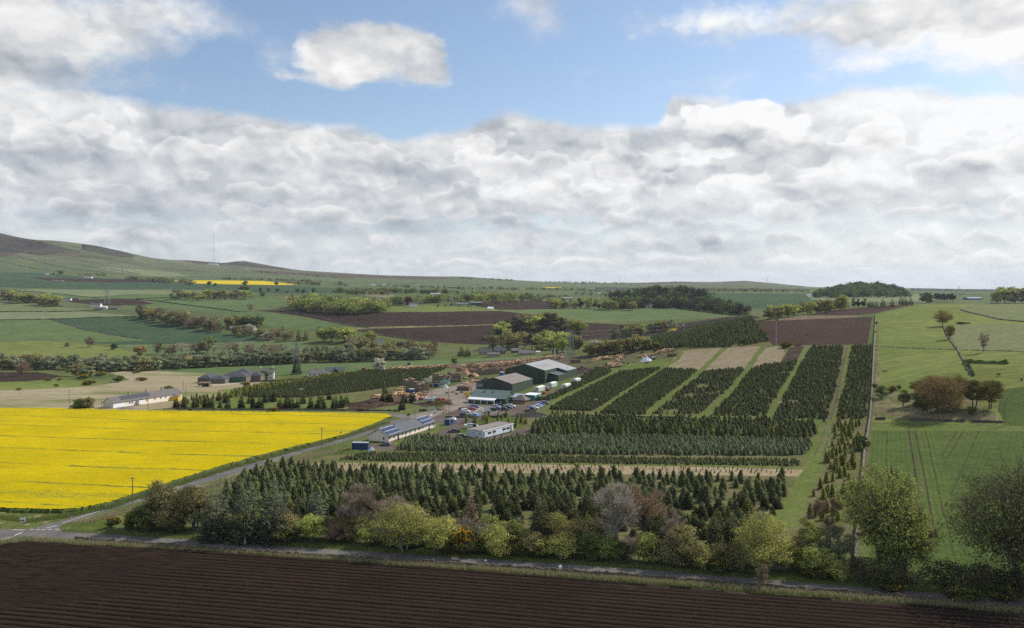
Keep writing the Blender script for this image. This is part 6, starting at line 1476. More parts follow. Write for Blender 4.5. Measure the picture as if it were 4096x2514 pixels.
A3 = P(2138, 1604); tl = A3 - ln * 6.6; tl.z = A3.z
te = thing('store_cabin', 'teal panelled store with a white roof beside the log kiosk', 'building', tl, frame(tl, (ln.x, ln.y)))
MB().box(0, 0, -.5, 6.6, 9.5, 2.9).build('wall', 'container_teal', te); MB().box(-.2, -.2, 2.9, 6.8, 9.7, 3.08).build('roof', 'white_paint', te); MB().box(6.6, 1.2, .3, 6.68, 2.0, 2.6).build('door', 'white_paint', te)
MB().box(6.6, 7.2, .3, 6.68, 8.0, 2.6).build('door', 'white_paint', te)
A4 = P(1908, 1600); a4 = thing('lean_shed', 'little green shed behind the left end of the shop', 'shed', A4, frame(A4, (ln.x, ln.y)))
MB().box(-4, 0, -.5, 0, 4, 2.6).build('wall', 'green_cladding', a4); MB().slab((-4.2, -.2, 2.6), (.2, -.2, 2.6), (.2, 4.2, 3.3), (-4.2, 4.2, 3.3), .08).build('roof', 'roof_sheet_green', a4)
# static caravans
def caravan(u, v, L, wall, lab):
    A = P(u, v); r = thing('static_caravan', lab, 'caravan', A, frame(A))
    n = 8; prof = [(3.1 * i / n, 2.75 + .28 * math.sin(math.pi * i / n)) for i in range(n + 1)]
    m = MB(); m.prism([(y, z) for y, z in prof] + [(3.1, .45), (0, .45)], 0, L, 'x'); m.build('body', wall, r)
    rf = MB(); rf.prism([(y * 1.03 - .05, z + .05) for y, z in prof] + [(y * 1.03 - .05, z + .12) for y, z in prof[::-1]], -.08, L + .08, 'x'); rf.build('roof', 'white_wall', r)
    for x in (1.2, 3.6, 6.6, 8.6):
        if x < L - .8: window(r, 'front', x, 1.35, 1.1, .8)
    window(r, 'gable', 1.55, 1.25, 1.6, .95)
    MB().box(4.8, -.05, .55, 5.5, .02, 2.4).build('door', 'white_paint', r)
    for x in (.8, L - 1.2): MB().box(x, .2, -.4, x + .4, 2.9, .45).build('foundation_block', 'stone_dark', r)
    return r
plain('caravan_cream', (0.55, 0.60, 0.50), 0.55, var=.06); plain('caravan_green', (0.42, 0.56, 0.46), 0.55, var=.06); plain('caravan_white', (0.74, 0.72, 0.66), 0.55, var=.06)
caravan(2155, 1571, 9.5, 'caravan_cream', 'pale green static caravan nearest the teal store')
caravan(2207, 1554, 9.0, 'caravan_green', 'green and white static caravan beside the largest shed')
caravan(2265, 1560, 7.6, 'caravan_white', 'white static caravan on the plantation side of the road')
caravan(2306, 1538, 8.0, 'caravan_green', 'pale green static caravan farthest up beside the firs')

# --- shipping containers and skips
def container(u, v, ax, L, mat, endm, top, lab, Hc=2.6, Wc=2.44, name='shipping_container', back=False):
    A = P(u, v); r = thing(name, lab, 'container', A, frame(A, ax))
    MB().box(0, 0, 0, L, Wc, Hc).build('body', mat, r); MB().box(L, .02, .02, L + .04, Wc - .02, Hc - .02).build('end_panel', endm, r); MB().box(-.02, -.02, Hc, L + .05, Wc + .02, Hc + .06).build('roof', top, r)
    for y in (.5, 1.9): MB().bar((L + .08, y, .1), (L + .08, y, Hc - .1), .03).build('lock_bar', 'steel_grey', r)
    return r
container(1407, 1800, (1, -.06), 6.1, 'container_blue', 'container_blue_end', 'insulator', 'dark blue shipping container with a pale roof left of the bungalow')
A5 = P(1798, 1703); r5 = thing('shipping_container', 'grey blue shipping container on the verge below the car park', 'container', A5, frame(A5))
MB().box(0, 0, 0, 6.1, 2.44, 2.6).build('body', 'container_grey', r5); MB().box(-.05, .02, .02, 0, 2.42, 2.58).build('end_panel', 'container_blue_end', r5); MB().box(-.03, -.02, 2.6, 6.12, 2.46, 2.66).build('roof', 'tile_grey', r5)
container(1735, 1550, (ln.x, ln.y), 3.0, 'container_blue', 'container_blue_end', 'slate_grey', 'blue container beside the grey water tank', 2.4)
container(1712, 1549, (ln.x, ln.y), 2.8, 'green_cladding', 'green_cladding', 'slate_grey', 'dark green container between the yellow skip and the blue container', 2.4)
container(1706, 1551, (ln.x, ln.y), 5.0, 'yellow_paint', 'yellow_paint', 'yellow_paint', 'yellow open topped skip behind the crates', 2.5, 2.4, 'skip') .location = P(1708, 1552) - ln * 5.0
container(1634, 1573, (ln.x, ln.y), 3.0, 'blue_paint', 'blue_paint', 'white_bags', 'bright blue container in front of the crates', 2.4)
container(1629, 1462, (1, 0), 3.6, 'slate_grey', 'white_wall', 'slate_grey', 'small grey container standing alone in the meadow', 2.2)
container(1862, 1489, (ln.x, ln.y), 6.0, 'brick_red', 'brick_red', 'brick_red', 'rusty red container among the crates', 2.6)
container(1999, 1504, (ln.x, ln.y), 2.6, 'blue_paint', 'blue_paint', 'white_wall', 'blue cabin beside the left end of the largest shed', 2.6)
# water tank
wt_ = thing('water_tank', 'round galvanised water tank with a dark green cover', 'tank', P(1779, 1537)); MB().bar((0, 0, -.3), (0, 0, 2.0), 3.6, 3.6, 20).build('body', 'steel_grey', wt_); MB().bar((0, 0, 2.0), (0, 0, 2.9), 3.8, .4, 20).build('cover', 'teal_paint', wt_)
tk = thing('water_tank', 'small dark green upright tank beside the galvanised one', 'tank', P(1807, 1532)); MB().bar((0, 0, 0), (0, 0, 2.2), 1.1, 1.1, 14).bar((0, 0, 2.2), (0, 0, 2.7), 1.1, .4, 14).build('body', 'teal_paint', tk)
# heaps
def heap(name, label, cat, u, v, W_, D_, H_, mat, seed, rough=.22, kind=None):
    rng = np.random.default_rng(seed); n = 22; m = MB(); V = []; c = P(u, v)
    for i in range(n):
        for j in range(n):
            x = (i / (n - 1) - .5) * W_; y = (j / (n - 1) - .5) * D_; r_ = math.hypot(2 * x / W_, 2 * y / D_)
            z = H_ * max(0, 1 - r_) ** .8 * (1 + rough * rng.normal()) - .1 * r_ - (0.25 if r_ >= 1 else 0)
            V.append((x, y, z + gz(c.x + x, c.y + y) - c.z))
    o = mesh_obj(name, V, [(i * n + j, (i + 1) * n + j, (i + 1) * n + j + 1, i * n + j + 1) for i in range(n - 1) for j in range(n - 1)], mat); o.location = c
    return setup(o, kind, label, cat)
heap('sawdust_heap', 'tall tan sawdust heap behind the crates', 'heap', 1860, 1500, 9, 8, 5.5, 'sawdust', 1, .06)
heap('sawdust_heap', 'lower sawdust heap beside the tractor', 'heap', 1896, 1506, 8, 7, 2.8, 'sawdust', 2, .06)
heap('bark_heap', 'large dark heap of bark behind the largest shed', 'heap', 2322, 1490, 30, 22, 3.2, 'bark_chip', 3, .2)
heap('spoil_heap', 'brown heap of roots at the edge of the log yard', 'heap', 2532, 1412, 9, 7, 3.0, 'bark_chip', 4, .3)
heap('spoil_heap', 'dark heap of brushwood left of the far log pile', 'heap', 2630, 1412, 13, 10, 3.0, 'bark_chip', 5, .4)
heap('spoil_heap', 'reddish heap of brushwood beside the small wind turbine', 'heap', 3195, 1386, 8, 5, 1.6, 'rubble', 6, .3)
heap('earth_bank', 'brown earth bank at the front of the timber yard', 'bank', 1470, 1620, 34, 22, 1.8, 'soil_bare', 7, .18)
heap('earth_bank', 'bank of earth and cuttings beside the yard entrance', 'bank', 1770, 1618, 13, 9, 1.2, 'soil_bare', 8, .3)
heap('bag_heap', 'heap of white plastic bags beside the trailer', 'heap', 2583, 1446, 9, 6, 2.9, 'white_bags', 9, .35)
heap('bag_heap', 'white sacks piled beside the blue container', 'heap', 1783, 1552, 4, 3, 1.9, 'white_bags', 10, .5)
heap('bag_heap', 'white sacks lying on the roof of the grey blue container', 'sacks', 1814, 1699, 2.6, 2.0, .8, 'white_bags', 11, .3).location.z += 2.72
heap('brush_row', 'row of brown leafless bushes below the car park', 'bushes', 2125, 1668, 22, 5, 1.9, 'wood_grey', 12, .5)
heap('grass_mound', 'grassy mound in front of the dark blue container', 'mound', 1400, 1812, 15, 7, 1.3, 'verge', 13, .12)
heap('tarpaulin', 'crumpled light blue sheet beside the dark blue container', 'sheet', 1473, 1806, 1.9, 1.4, .6, 'blue_sheet', 14, .5)
heap('timber_scraps', 'pile of pale timber scraps beside the dark blue container', 'scraps', 1487, 1799, 2.4, 1.6, .6, 'white_bags', 15, .6)
heap('cage_stack', 'stack of wire cages beside the grey blue container', 'cages', 1783, 1700, 3.4, 2.4, 2.0, 'insulator', 16, .5)

# --- crates
cr = thing('potato_crate', 'x', 'crate', (0, 0, -500)); MB().box(-.9, -.6, .1, .9, .6, .95).build('slats', 'crate_slats', cr)
cc = MB(); [cc.box(x, y, 0, x + .12, y + .12, .98) for x in (-.92, .80) for y in (-.62, .50)]; cc.build('corner_posts', 'wood_grey', cr)
crf = thing('potato_crate', 'x', 'crate', (0, 0, -500)); MB().box(-.9, -.6, .1, .9, .6, .95).build('slats', 'wood_fresh', crf)
crng = random.Random(3)
cangle = math.atan2(-FX, FY)
ncr = 0
def crates(a, b_, deep, levels, lab, group, fresh=0.06, step=2.35):
    global ncr
    A = P(*a); B = P(*b_); d = (B - A); d.z = 0; n = max(1, int(d.length / step) + 1); d.normalize(); pr = Vector((-d.y, d.x, 0)); rz = math.atan2(d.y, d.x)
    for i in range(n):
        for j in range(deep):
            top = max(1, levels + crng.choice((-1, 0, 0, 0, 1)))
            for k in range(top):
                if ncr >= 296: return
                p = A + d * (i * step) + pr * (j * 1.6); zb = min(gz(p.x, p.y), A.z + .5)
                copy_tree(crf if crng.random() < fresh else cr, (p.x, p.y, zb + k * 1.2), rz + crng.uniform(-.02, .02), lab, group, (1.22, 1.22, 1.22)); ncr += 1
crates((1619, 1556), (1702, 1574), 2, 5, 'grey slatted crate in the front stack behind the blue container', 'crates of the front stack')
crates((1737, 1530), (1795, 1533), 2, 4, 'grey slatted crate in the stack behind the round tank', 'crates behind the round tank', .08)
crates((1797, 1529), (1852, 1528), 2, 5, 'grey slatted crate in the middle stack of the yard', 'crates of the middle stack', .08)
crates((1874, 1531), (1975, 1528), 1, 2, 'grey slatted crate in the low row beside the brown roofed shed', 'crates beside the brown roofed shed', .04)
crates((1885, 1505), (2018, 1494), 1, 4, 'grey slatted crate in the long stack left of the largest shed', 'crates left of the largest shed', .1)
crates((1832, 1489), (1918, 1484), 1, 3, 'grey slatted crate in the back row of the yard', 'crates of the back row', .1)
for (u, v, lab) in [(1493, 1590, 'lone crate pair standing at the left end of the earth bank'), (1790, 1575, 'low crate in front of the log pile'), (1812, 1572, 'crate in the yard right of the log pile'), (1828, 1578, 'crate beside the traffic cone'), (1848, 1572, 'crate nearest the brown roofed shed'), (1866, 1579, 'crate beside the yellow display board'), (1660, 1568, 'crate beside the white pickup'), (2592, 1452, 'crate in front of the heap of white plastic bags'), (2584, 1455, 'crate left of the one before the white bags'), (2498, 1452, 'crate at the end of the middle log pile'), (2538, 1452, 'mesh sided crate on the grass of the log yard')]:
    copy_tree(cr, P(u, v), cangle + crng.uniform(-.3, .3), lab)
for t_ in (cr, crf):
    for ch in list(t_.children): bpy.data.objects.remove(ch)
    bpy.data.objects.remove(t_)

# --- logs
def log_mesh(L_, r):
    m = MB(); m.bar((-L_ / 2, 0, 0), (L_ / 2, 0, 0), r, r * .85, 7); o = m.build('log', 'bark_log'); o.data.materials.append(MATS['cut_end'])
    for p_ in o.data.polygons:
        if abs(p_.normal.x) > .9: p_.material_index = 1
    return o
lgs = [log_mesh(8, .24), log_mesh(6.5, .19), log_mesh(3.0, .20)]
lrng = random.Random(5)
def logpile(u, v, nx, nz, kind, rz, lab, group, spread=.46, jit=.25):
    c = P(u, v)
    for k in range(nz):
        for i in range(max(1, nx - k)):
            o = lgs[kind].copy(); COL.objects.link(o)
            off = (i - (nx - k) / 2) * spread + lrng.uniform(-.05, .05); al = lrng.uniform(-jit, jit) * 2
            x = c.x - math.sin(rz) * off + math.cos(rz) * al; y = c.y + math.cos(rz) * off + math.sin(rz) * al
            o.location = (x, y, gz(x, y) + .22 + k * spread * .85); o.rotation_euler = (lrng.uniform(0, 6), lrng.uniform(-.03, .03), rz + lrng.uniform(-.05, .05)); setup(o, None, lab, 'log', group)
logpile(1858, 1562, 13, 6, 0, cangle, 'long log in the pile left of the brown roofed shed', 'logs left of the brown roofed shed')
logpile(2305, 1452, 11, 6, 0, cangle + .1, 'long log with a pale cut end in the pile behind the flues', 'logs behind the flues')
logpile(2405, 1478, 12, 5, 0, cangle, 'thin brown log in the near pile of the log yard', 'logs of the near pile in the log yard', .42)
logpile(2440, 1462, 9, 4, 1, cangle + .3, 'log in the middle pile of the log yard', 'logs of the middle pile in the log yard')
logpile(2690, 1426, 10, 5, 1, cangle + .1, 'pale log in the far pile beside the seedling rows', 'logs of the far pile beside the seedling rows')
for o in lgs: bpy.data.objects.remove(o)
def slabwood(name, label, line, n, h, seed, mats=('bark_log', 'cut_end')):
    rng = np.random.default_rng(seed); m = MB(); m2 = MB()
    for i in range(n):
        u, v = along(line, rng.random()); p = P(u, v + rng.uniform(-1.5, 1.5)); L_ = rng.uniform(.6, 2.0); a = rng.uniform(0, 6.28); z = p.z + rng.random() ** 1.4 * h
        q = Vector((p.x + rng.uniform(-1.5, 1.5), p.y + rng.uniform(-2, 2), z + .1)); e = Vector((math.cos(a), math.sin(a), rng.uniform(-.25, .25))) * L_
        (m2 if rng.random() < .68 else m).bar(q - e, q + e, .30, .27, 5)
    V = m.v + m2.v; Fc = m.f + [tuple(i + len(m.v) for i in q) for q in m2.f]
    o = mesh_obj(name, V, Fc, list(mats)); o.data.polygons.foreach_set('material_index', [0] * len(m.f) + [1] * len(m2.f)); return setup(o, 'stuff', label, 'logs')
slabwood('split_logs', 'long heap of split logs along the back of the low firs', [(1562,1484),(1640,1479),(1720,1474),(1795,1470)], 620, 2.6, 1)
slabwood('split_logs', 'heap of split logs behind the crates, at the top of the yard', [(1840,1476),(1920,1472),(2010,1466),(2110,1452),(2250,1434)], 900, 3.6, 2)
slabwood('split_logs', 'jumble of short logs and slabs across the log yard', [(2360,1452),(2400,1440),(2450,1436),(2490,1430),(2440,1470),(2480,1468)], 460, 2.2, 3)
slabwood('split_logs', 'pale short logs scattered beside the far pile', [(2560,1432),(2600,1424),(2660,1408),(2700,1404)], 260, 1.8, 4)
slabwood('split_logs', 'tan heap of cut wood between the crates and the log pile', [(1740,1520),(1800,1510),(1860,1514),(1900,1524),(1850,1545),(1890,1560)], 150, 1.0, 7)
slabwood('split_logs', 'offcuts and slabs round the front stacks of boards', [(1500,1596),(1560,1590),(1620,1580),(1640,1592),(1700,1580)], 300, 2.0, 8)
# sawn timber packs
for i, (u, v, w_, h_) in enumerate([(1587,1582,3.4,2.0),(1600,1585,3.2,1.4),(1574,1584,3.0,1.2),(1598,1572,4.0,2.6),(1612,1566,3.6,2.8)]):
    o = MB().box(-w_ / 2, -.7, 0, w_ / 2, .7, h_).build('timber_pack', 'wood_fresh'); o.location = P(u, v); o.rotation_euler.z = cangle + .1 * i
    setup(o, None, ['honey coloured stack of sawn boards, front middle of the timber yard', 'honey coloured boards at the right of the front stacks', 'low honey coloured boards at the left of the front stacks', 'tall stack of sawn boards behind the front ones', 'tallest stack of sawn boards, beside the blue container'][i], 'timber')

# --- stone barns, farmhouse and cottages to the left
Ab = P(897, 1536)
bn = thing('stone_barn', 'group of old stone barns under hipped slate roofs', 'barn', Ab, 0)
def hiproof(m, x0, y0, x1, y1, e, rg_, hp):
    cy = (y0 + y1) / 2; cx_ = (x0 + x1) / 2
    if (x1 - x0) >= (y1 - y0): m.add([(x0, y0, e), (x1, y0, e), (x1, y1, e), (x0, y1, e), (x0 + hp, cy, rg_), (x1 - hp, cy, rg_)], [(0, 1, 5, 4), (2, 3, 4, 5), (3, 0, 4), (1, 2, 5), (0, 3, 2, 1)])
    else: m.add([(x0, y0, e), (x1, y0, e), (x1, y1, e), (x0, y1, e), (cx_, y0 + hp, rg_), (cx_, y1 - hp, rg_)], [(0, 1, 4), (1, 2, 5, 4), (2, 3, 5), (3, 0, 4, 5), (0, 3, 2, 1)])
k_ = Ab.y / F
wl = MB(); rfm = MB()
for (u0, u1, dy0, dy1, e, rr) in [(a_, b_, c_, d_, e_2 * .85, r_2 * .84) for a_, b_, c_, d_, e_2, r_2 in [(786, 836, 2, 20, 4.4, 7.4), (834, 900, 0, 12, 3.8, 6.8), (852, 962, 12.2, 27, 4.2, 8.2), (958, 1000, 24, 34, 3.8, 6.6), (866, 950, 27.2, 42, 4.6, 9.0)]]:
    x0, x1 = (u0 - 897) * k_, (u1 - 897) * k_; wl.box(x0, dy0, -4, x1, dy1, e); hiproof(rfm, x0 - .4, dy0 - .4, x1 + .4, dy1 + .4, e, rr, min(x1 - x0, dy1 - dy0) * .5)
wl.build('wall', 'stone', bn); rfm.build('roof', 'barn_slate', bn)
for (u0, u1, yy) in ((899, 912, 8.95), (922, 934, 8.95), (941, 950, 8.95)): MB().box((u0 - 897) * k_, yy - .04, -1.5, (u1 - 897) * k_, yy + .02, 3.1).build('door', 'green_paint', bn)
for (u0, u1) in ((793, 803), (806, 816)): MB().box((u0 - 897) * k_, 1.94, 0, (u1 - 897) * k_, 2.02, 3.2).build('opening', 'dark_glass', bn)
sh = thing('field_shelter', 'dark open fronted field shelter below the stone barns', 'shelter', P(812, 1548)); MB().box(-3.4, 0, -1, 1.2, 4, 2.4).build('wall', 'stone_dark', sh); MB().box(1.2, 3.8, -1, 4.0, 4, 2.2).box(3.8, 0, -1, 4, 4, 2.2).build('side', 'wood_brown', sh); MB().slab((-3.6, -.2, 2.3), (4.2, -.2, 2.3), (4.2, 4.2, 2.9), (-3.6, 4.2, 2.9), .1).build('roof', 'wood_brown', sh)
A = P(1038, 1520); ax = (ln.x * .5 + .5, -.12)
fh = gabled('farmhouse', 'two storey white farmhouse with a grey roof and a chimney at each end', 'house', A, (1.0, .22), 10.4, 7.5, 5.2, 8.2, 'white_wall', 'roof_tile', .25, chim=((.6, 1.3), (9.8, 1.3)), cm='white_wall', depthz=2)
for x in (1.8, 8.4):
    for z in (.9, 3.5): window(fh, 'front', x, z, 1.1, 1.3)
window(fh, 'gable', 3.6, 3.4, 1.0, 1.2); MB().box(4.7, -.06, 0, 5.7, .02, 2.1).build('door', 'green_paint', fh)
# the wing at its left
A = P(1000, 1522); w1 = gabled('outbuilding', 'low white outbuilding joined to the left of the two storey farmhouse', 'outbuilding', A, (1, .2), 6, 5, 2.5, 4.4, 'white_wall', 'roof_tile', .2, chim=((.5, 1.0),), cm='white_wall', depthz=2)
A = P(1230, 1508); lb = gabled('bungalow', 'long white bungalow with a brown grey roof right of the near pylon', 'house', A, (1.0, .28), 15, 9, 2.7, 5.2, 'white_wall', 'roof_tile', .5, hip=3.2, chim=((7.5, .8),), depthz=2)
for x in (1.8, 5.2, 9, 12.5): window(lb, 'front', x, .8, 1.8, 1.2)
A = P(1305, 1500); lb2 = gabled('house', 'newer house wing with white gable boards behind the clipped hedge', 'house', A, (1.0, .3), 14, 8, 2.8, 5.6, 'cream_wall', 'slate_grey', .4, depthz=2)
gb = MB(); gb.slab((4.5, -1.6, 2.6), (4.8, -1.6, 2.6), (7.2, -1.6, 5.2), (6.9, -1.6, 5.2), .2).slab((9.3, -1.6, 2.6), (9.6, -1.6, 2.6), (7.2, -1.6, 5.2), (6.9, -1.6, 5.2), .2).build('gable_boards', 'white_paint', lb2)
gp2 = MB(); gp2.add([(4.6, -1.5, 0), (9.4, -1.5, 0), (9.4, -1.5, 2.7), (7, -1.5, 5.1), (4.6, -1.5, 2.7)], [(0, 1, 2, 3, 4)]); gp2.build('glazed_gable', 'dark_glass', lb2)
rr_ = MB(); rr_.slab((4.3, -1.8, 2.6), (4.3, 4, 2.6), (7, 4, 5.3), (7, -1.8, 5.3), -.12).slab((9.7, 4, 2.6), (9.7, -1.8, 2.6), (7, -1.8, 5.3), (7, 4, 5.3), -.12).build('dormer_roof', 'slate_grey', lb2)
# roadside cottage row
A = P(452, 1634); Bx = P(640, 1609); ax = (Bx - A)[:2]
ct = gabled('cottage', 'long low cottage row with a white garage end, cream walls and solar panels', 'house', A, ax, 46, 7.0, 2.5, 5.2, 'cream_wall', 'roof_tile', .3, chim=((13, 1.3), (24.5, 1.3), (35, 1.3)), depthz=1.5)
MB().box(.1, -.12, 0, 7.2, .02, 2.45).build('garage_door', 'white_paint', ct)
for s in (10.5, 12.0, 21.5, 27.0, 31.0, 34.5, 40): window(ct, 'front', s, .95, 1.1, 1.1)
sl2 = (5.2 - 2.5) / 3.5
for (a_, b_) in ((6.0, 15.6), (16.0, 25.0)): MB().slab((a_, 1.0, 2.5 + 1.0 * sl2 + .2), (b_, 1.0, 2.5 + 1.0 * sl2 + .2), (b_, 3.2, 2.5 + 3.2 * sl2 + .2), (a_, 3.2, 2.5 + 3.2 * sl2 + .2), .05).build('solar_array', 'barn_slate', ct)
pc = MB().box(15.0, -1.6, 0, 17.4, 0, 2.2).build('porch', 'white_wall', ct); MB().slab((14.7, -1.8, 2.1), (14.7, .3, 2.1), (16.2, .3, 3.2), (16.2, -1.8, 3.2), -.1).slab((17.7, .3, 2.1), (17.7, -1.8, 2.1), (16.2, -1.8, 3.2), (16.2, .3, 3.2), -.1).build('roof', 'insulator', pc)
MB().box(15.8, -1.68, 0, 16.6, -1.6, 2.0).build('door', 'white_paint', pc)
ys = thing('shed', 'small yellow shed at the right end of the cottage row', 'shed', P(688, 1604)); MB().box(-3.5, 0, -1, 3.5, 3, 2.3).build('wall', 'yellow_paint', ys); MB().slab((-3.8, -.3, 2.2), (3.8, -.3, 2.2), (3.8, 3.3, 2.8), (-3.8, 3.3, 2.8), .1).build('roof', 'roof_brown', ys)
ls = thing('shed', 'dark open shed under the bushes left of the cottage row', 'shed', P(318, 1641)); MB().box(-3.5, 0, -.5, 3.5, 3, 1.9).build('wall', 'stone_dark', ls); MB().slab((-3.8, -.3, 1.8), (3.8, -.3, 1.8), (3.8, 3.3, 2.7), (-3.8, 3.3, 2.7), .1).build('roof', 'insulator', ls)

# --- houses across the valley
def far_house(u, v, wpx, hpx, rpx, wall, roof, label, cat='house', deep=.6, rz=.15, chim=True, wins=3, name='farmhouse', storeys=1):
    p = P(u, v); k = p.y / F; L, e, rg2 = wpx * k, hpx * k, (hpx + rpx) * k
    r = gabled(name, label, cat, p - Vector((L / 2, 0, 0)), (math.cos(rz), math.sin(rz)), L, L * deep, e, rg2, wall, roof, .3, chim=((.6, 1.2), (L - .6, 1.2)) if chim else (), depthz=3, loc=p - Vector((L / 2, 0, 0)))
    for i in range(wins):
        for s_ in range(storeys): window(r, 'front', L * (i + .5) / wins, e * (.25 + .5 * s_) if storeys > 1 else e * .35, min(1.4, L / wins * .5), e * (.22 if storeys > 1 else .4))
    return r
far_house(1653, 1231, 34, 15, 5, 'white_wall', 'slate_grey', 'two storey white house in front of the belt of trees across the valley', wins=4, storeys=2)
far_house(378, 1228, 40, 7, 8, 'white_wall', 'slate_grey', 'white house with dormers in the farm across the green fields', wins=4)
far_house(412, 1235, 24, 7, 2, 'white_wall', 'white_wall', 'flat white building below the house with dormers', wins=2, chim=False, name='outbuilding', cat='outbuilding')
far_house(452, 1240, 32, 6, 3, 'stone', 'slate_grey', 'grey barn at the right of the farm across the green fields', wins=0, chim=False, name='barn', cat='barn')
far_house(395, 1240, 34, 4, 4, 'stone', 'slate_grey', 'low dark barn below the house with dormers', wins=0, chim=False, name='barn', cat='barn')
far_house(266, 1203, 28, 5, 5, 'white_wall', 'slate_grey', 'grey roofed cottage behind the far left wood', wins=3)
far_house(300, 1201, 26, 5, 4, 'stone', 'slate_grey', 'stone barn right of the grey roofed cottage', wins=0, chim=False, name='barn', cat='barn')
far_house(183, 1101, 13, 6, 2, 'white_wall', 'slate_grey', 'tiny white house high on the left slope', wins=2, chim=False)
far_house(222, 1128, 44, 4, 2, 'stone', 'tile_grey', 'long grey steading at the edge of the dark ploughed slope', wins=0, chim=False, name='steading', cat='barn')
far_house(348, 1114, 30, 4, 2, 'white_wall', 'tile_grey', 'long pale farm building above the dark ploughed slope', wins=0, chim=False, name='steading', cat='barn')
far_house(372, 1103, 10, 4, 3, 'white_wall', 'slate_grey', 'small white farm building among trees on the left slope', wins=0, chim=False)
far_house(850, 1060, 38, 3, 1, 'white_wall', 'white_wall', 'low white buildings at the foot of the tall mast', wins=0, chim=False, name='mast_station', cat='building', deep=.2)
far_house(762, 1269 + 0, 18, 8, 3, 'white_wall', 'slate_grey', 'white house hidden in the diagonal belt of trees', wins=2, chim=False)
far_house(940, 1322, 44, 8, 8, 'stone', 'tile_grey', 'stone cottage of the steading below the dark round trees', wins=2)
far_house(1000, 1322, 40, 7, 7, 'stone_dark', 'roof_sheet_pale', 'steading with a pale roof below the dark round trees', wins=2, name='steading', cat='barn')
far_house(1020, 1325, 12, 6, 2, 'white_wall', 'white_wall', 'white caravan beside the pale roofed steading', wins=0, chim=False, name='touring_caravan', cat='caravan')
far_house(970, 1327, 12, 5, 2, 'white_wall', 'white_wall', 'white van like shed between the two steading roofs', wins=0, chim=False, name='hut', cat='shed')
far_house(1430, 1414, 62, 9, 9, 'white_wall', 'solar_cell', 'low white house with a roof full of solar panels behind the willows', wins=5, chim=False)
far_house(1362, 1414, 26, 6, 3, 'brick_red', 'insulator', 'small pale shed left of the solar roofed house', wins=0, chim=False, name='shed', cat='shed')
far_house(1515, 1372, 40, 7, 5, 'white_wall', 'slate_grey', 'grey roofed house half hidden in the trees above the stream', wins=3, chim=False)
far_house(1942, 1420, 46, 12, 12, 'stone_wall_tan', 'slate_grey', 'dark roofed stone house at the left of the hamlet behind the yard', wins=2)
far_house(1975, 1430, 50, 12, 7, 'stone_wall_tan', 'roof_tile', 'brown roofed cottage in front of the dark roofed one', wins=3)
far_house(2000, 1418, 46, 14, 14, 'stone_dark', 'slate_grey', 'tall dark slate roofed house of the hamlet behind the yard', wins=2)
far_house(2070, 1412, 44, 8, 9, 'stone_dark', 'tile_grey', 'open hay barn with roof lights in the hamlet', wins=0, chim=False, name='barn', cat='barn')
far_house(2108, 1422, 62, 9, 10, 'stone_wall_tan', 'roof_tile', 'long single storey stone cottage at the right of the hamlet', wins=5)
far_house(2153, 1417, 17, 9, 2, 'white_wall', 'white_wall', 'white mobile home beside the long stone cottage', wins=2, chim=False, name='static_caravan', cat='caravan')
far_house(2222, 1416, 22, 8, 8, 'stone', 'slate_grey', 'small stone house under the trees beside the second pylon', wins=1, chim=False)
far_house(2596, 1232, 28, 10, 6, 'white_wall', 'white_wall', 'bright white house below the conifer wood', wins=4, storeys=2, chim=False)
far_house(2775, 1228, 26, 12, 6, 'stone', 'slate_grey', 'turreted grey house among the conifers', wins=0)
far_house(1852, 1222, 56, 6, 4, 'stone_wall_tan', 'tile_grey', 'grey farm sheds right of the two storey white house', wins=0, chim=False, name='barn', cat='barn')
far_house(1905, 1222, 50, 10, 4, 'green_cladding', 'roof_sheet_green', 'green farm shed at the end of the belt of trees', wins=0, chim=False, name='barn', cat='barn')
far_house(1963, 1240, 24, 5, 7, 'white_wall', 'white_wall', 'small white cottage between the ploughed fields', wins=2)
far_house(2172, 1200, 10, 5, 7, 'white_wall', 'slate_grey', 'white gabled barn beyond the ploughed fields', wins=0, chim=False, name='barn', cat='barn')
far_house(2270, 1198, 40, 5, 3, 'stone_wall_tan', 'roof_sheet_pale', 'pale farm among trees beyond the ploughed fields', wins=0, chim=False, name='steading', cat='barn')
far_house(1742, 1183, 40, 5, 5, 'stone', 'insulator', 'blue grey barn behind the belt of trees', wins=0, chim=False, name='barn', cat='barn')
far_house(1578, 1181, 14, 3, 4, 'white_wall', 'slate_grey', 'little white house in the dark wood', wins=0, chim=False)
far_house(2400, 1177, 8, 4, 4, 'white_wall', 'white_wall', 'tiny white cottage in the distance left of the conifer wood', wins=0, chim=False)
far_house(1655, 1131, 44, 2, 2, 'stone', 'tile_grey', 'row of grey farm buildings on the far slope', wins=0, chim=False, name='steading', cat='barn')
far_house(1500, 1143, 34, 3, 2, 'white_wall', 'roof_sheet_pale', 'pale buildings in the far valley, left of the turbine', wins=0, chim=False, name='steading', cat='barn')
far_house(1537, 1144, 10, 4, 3, 'white_wall', 'white_wall', 'tiny white house in the far valley, left of the turbine', wins=0, chim=False)
far_house(1900, 1138, 44, 2, 2, 'stone', 'tile_grey', 'long grey sheds on the far slope, right of the turbines', wins=0, chim=False, name='steading', cat='barn')
far_house(1815, 1153, 40, 4, 2, 'green_cladding', 'roof_sheet_green', 'grey green sheds in the far valley between the turbines', wins=0, chim=False, name='barn', cat='barn')
far_house(3340, 1190, 20, 4, 3, 'stone', 'slate_grey', 'dark roofed farmhouse at the left foot of the domed wood', wins=0, chim=False)
far_house(3355, 1190, 12, 5, 3, 'white_wall', 'slate_grey', 'white gabled house at the left foot of the domed wood', wins=0, chim=False)
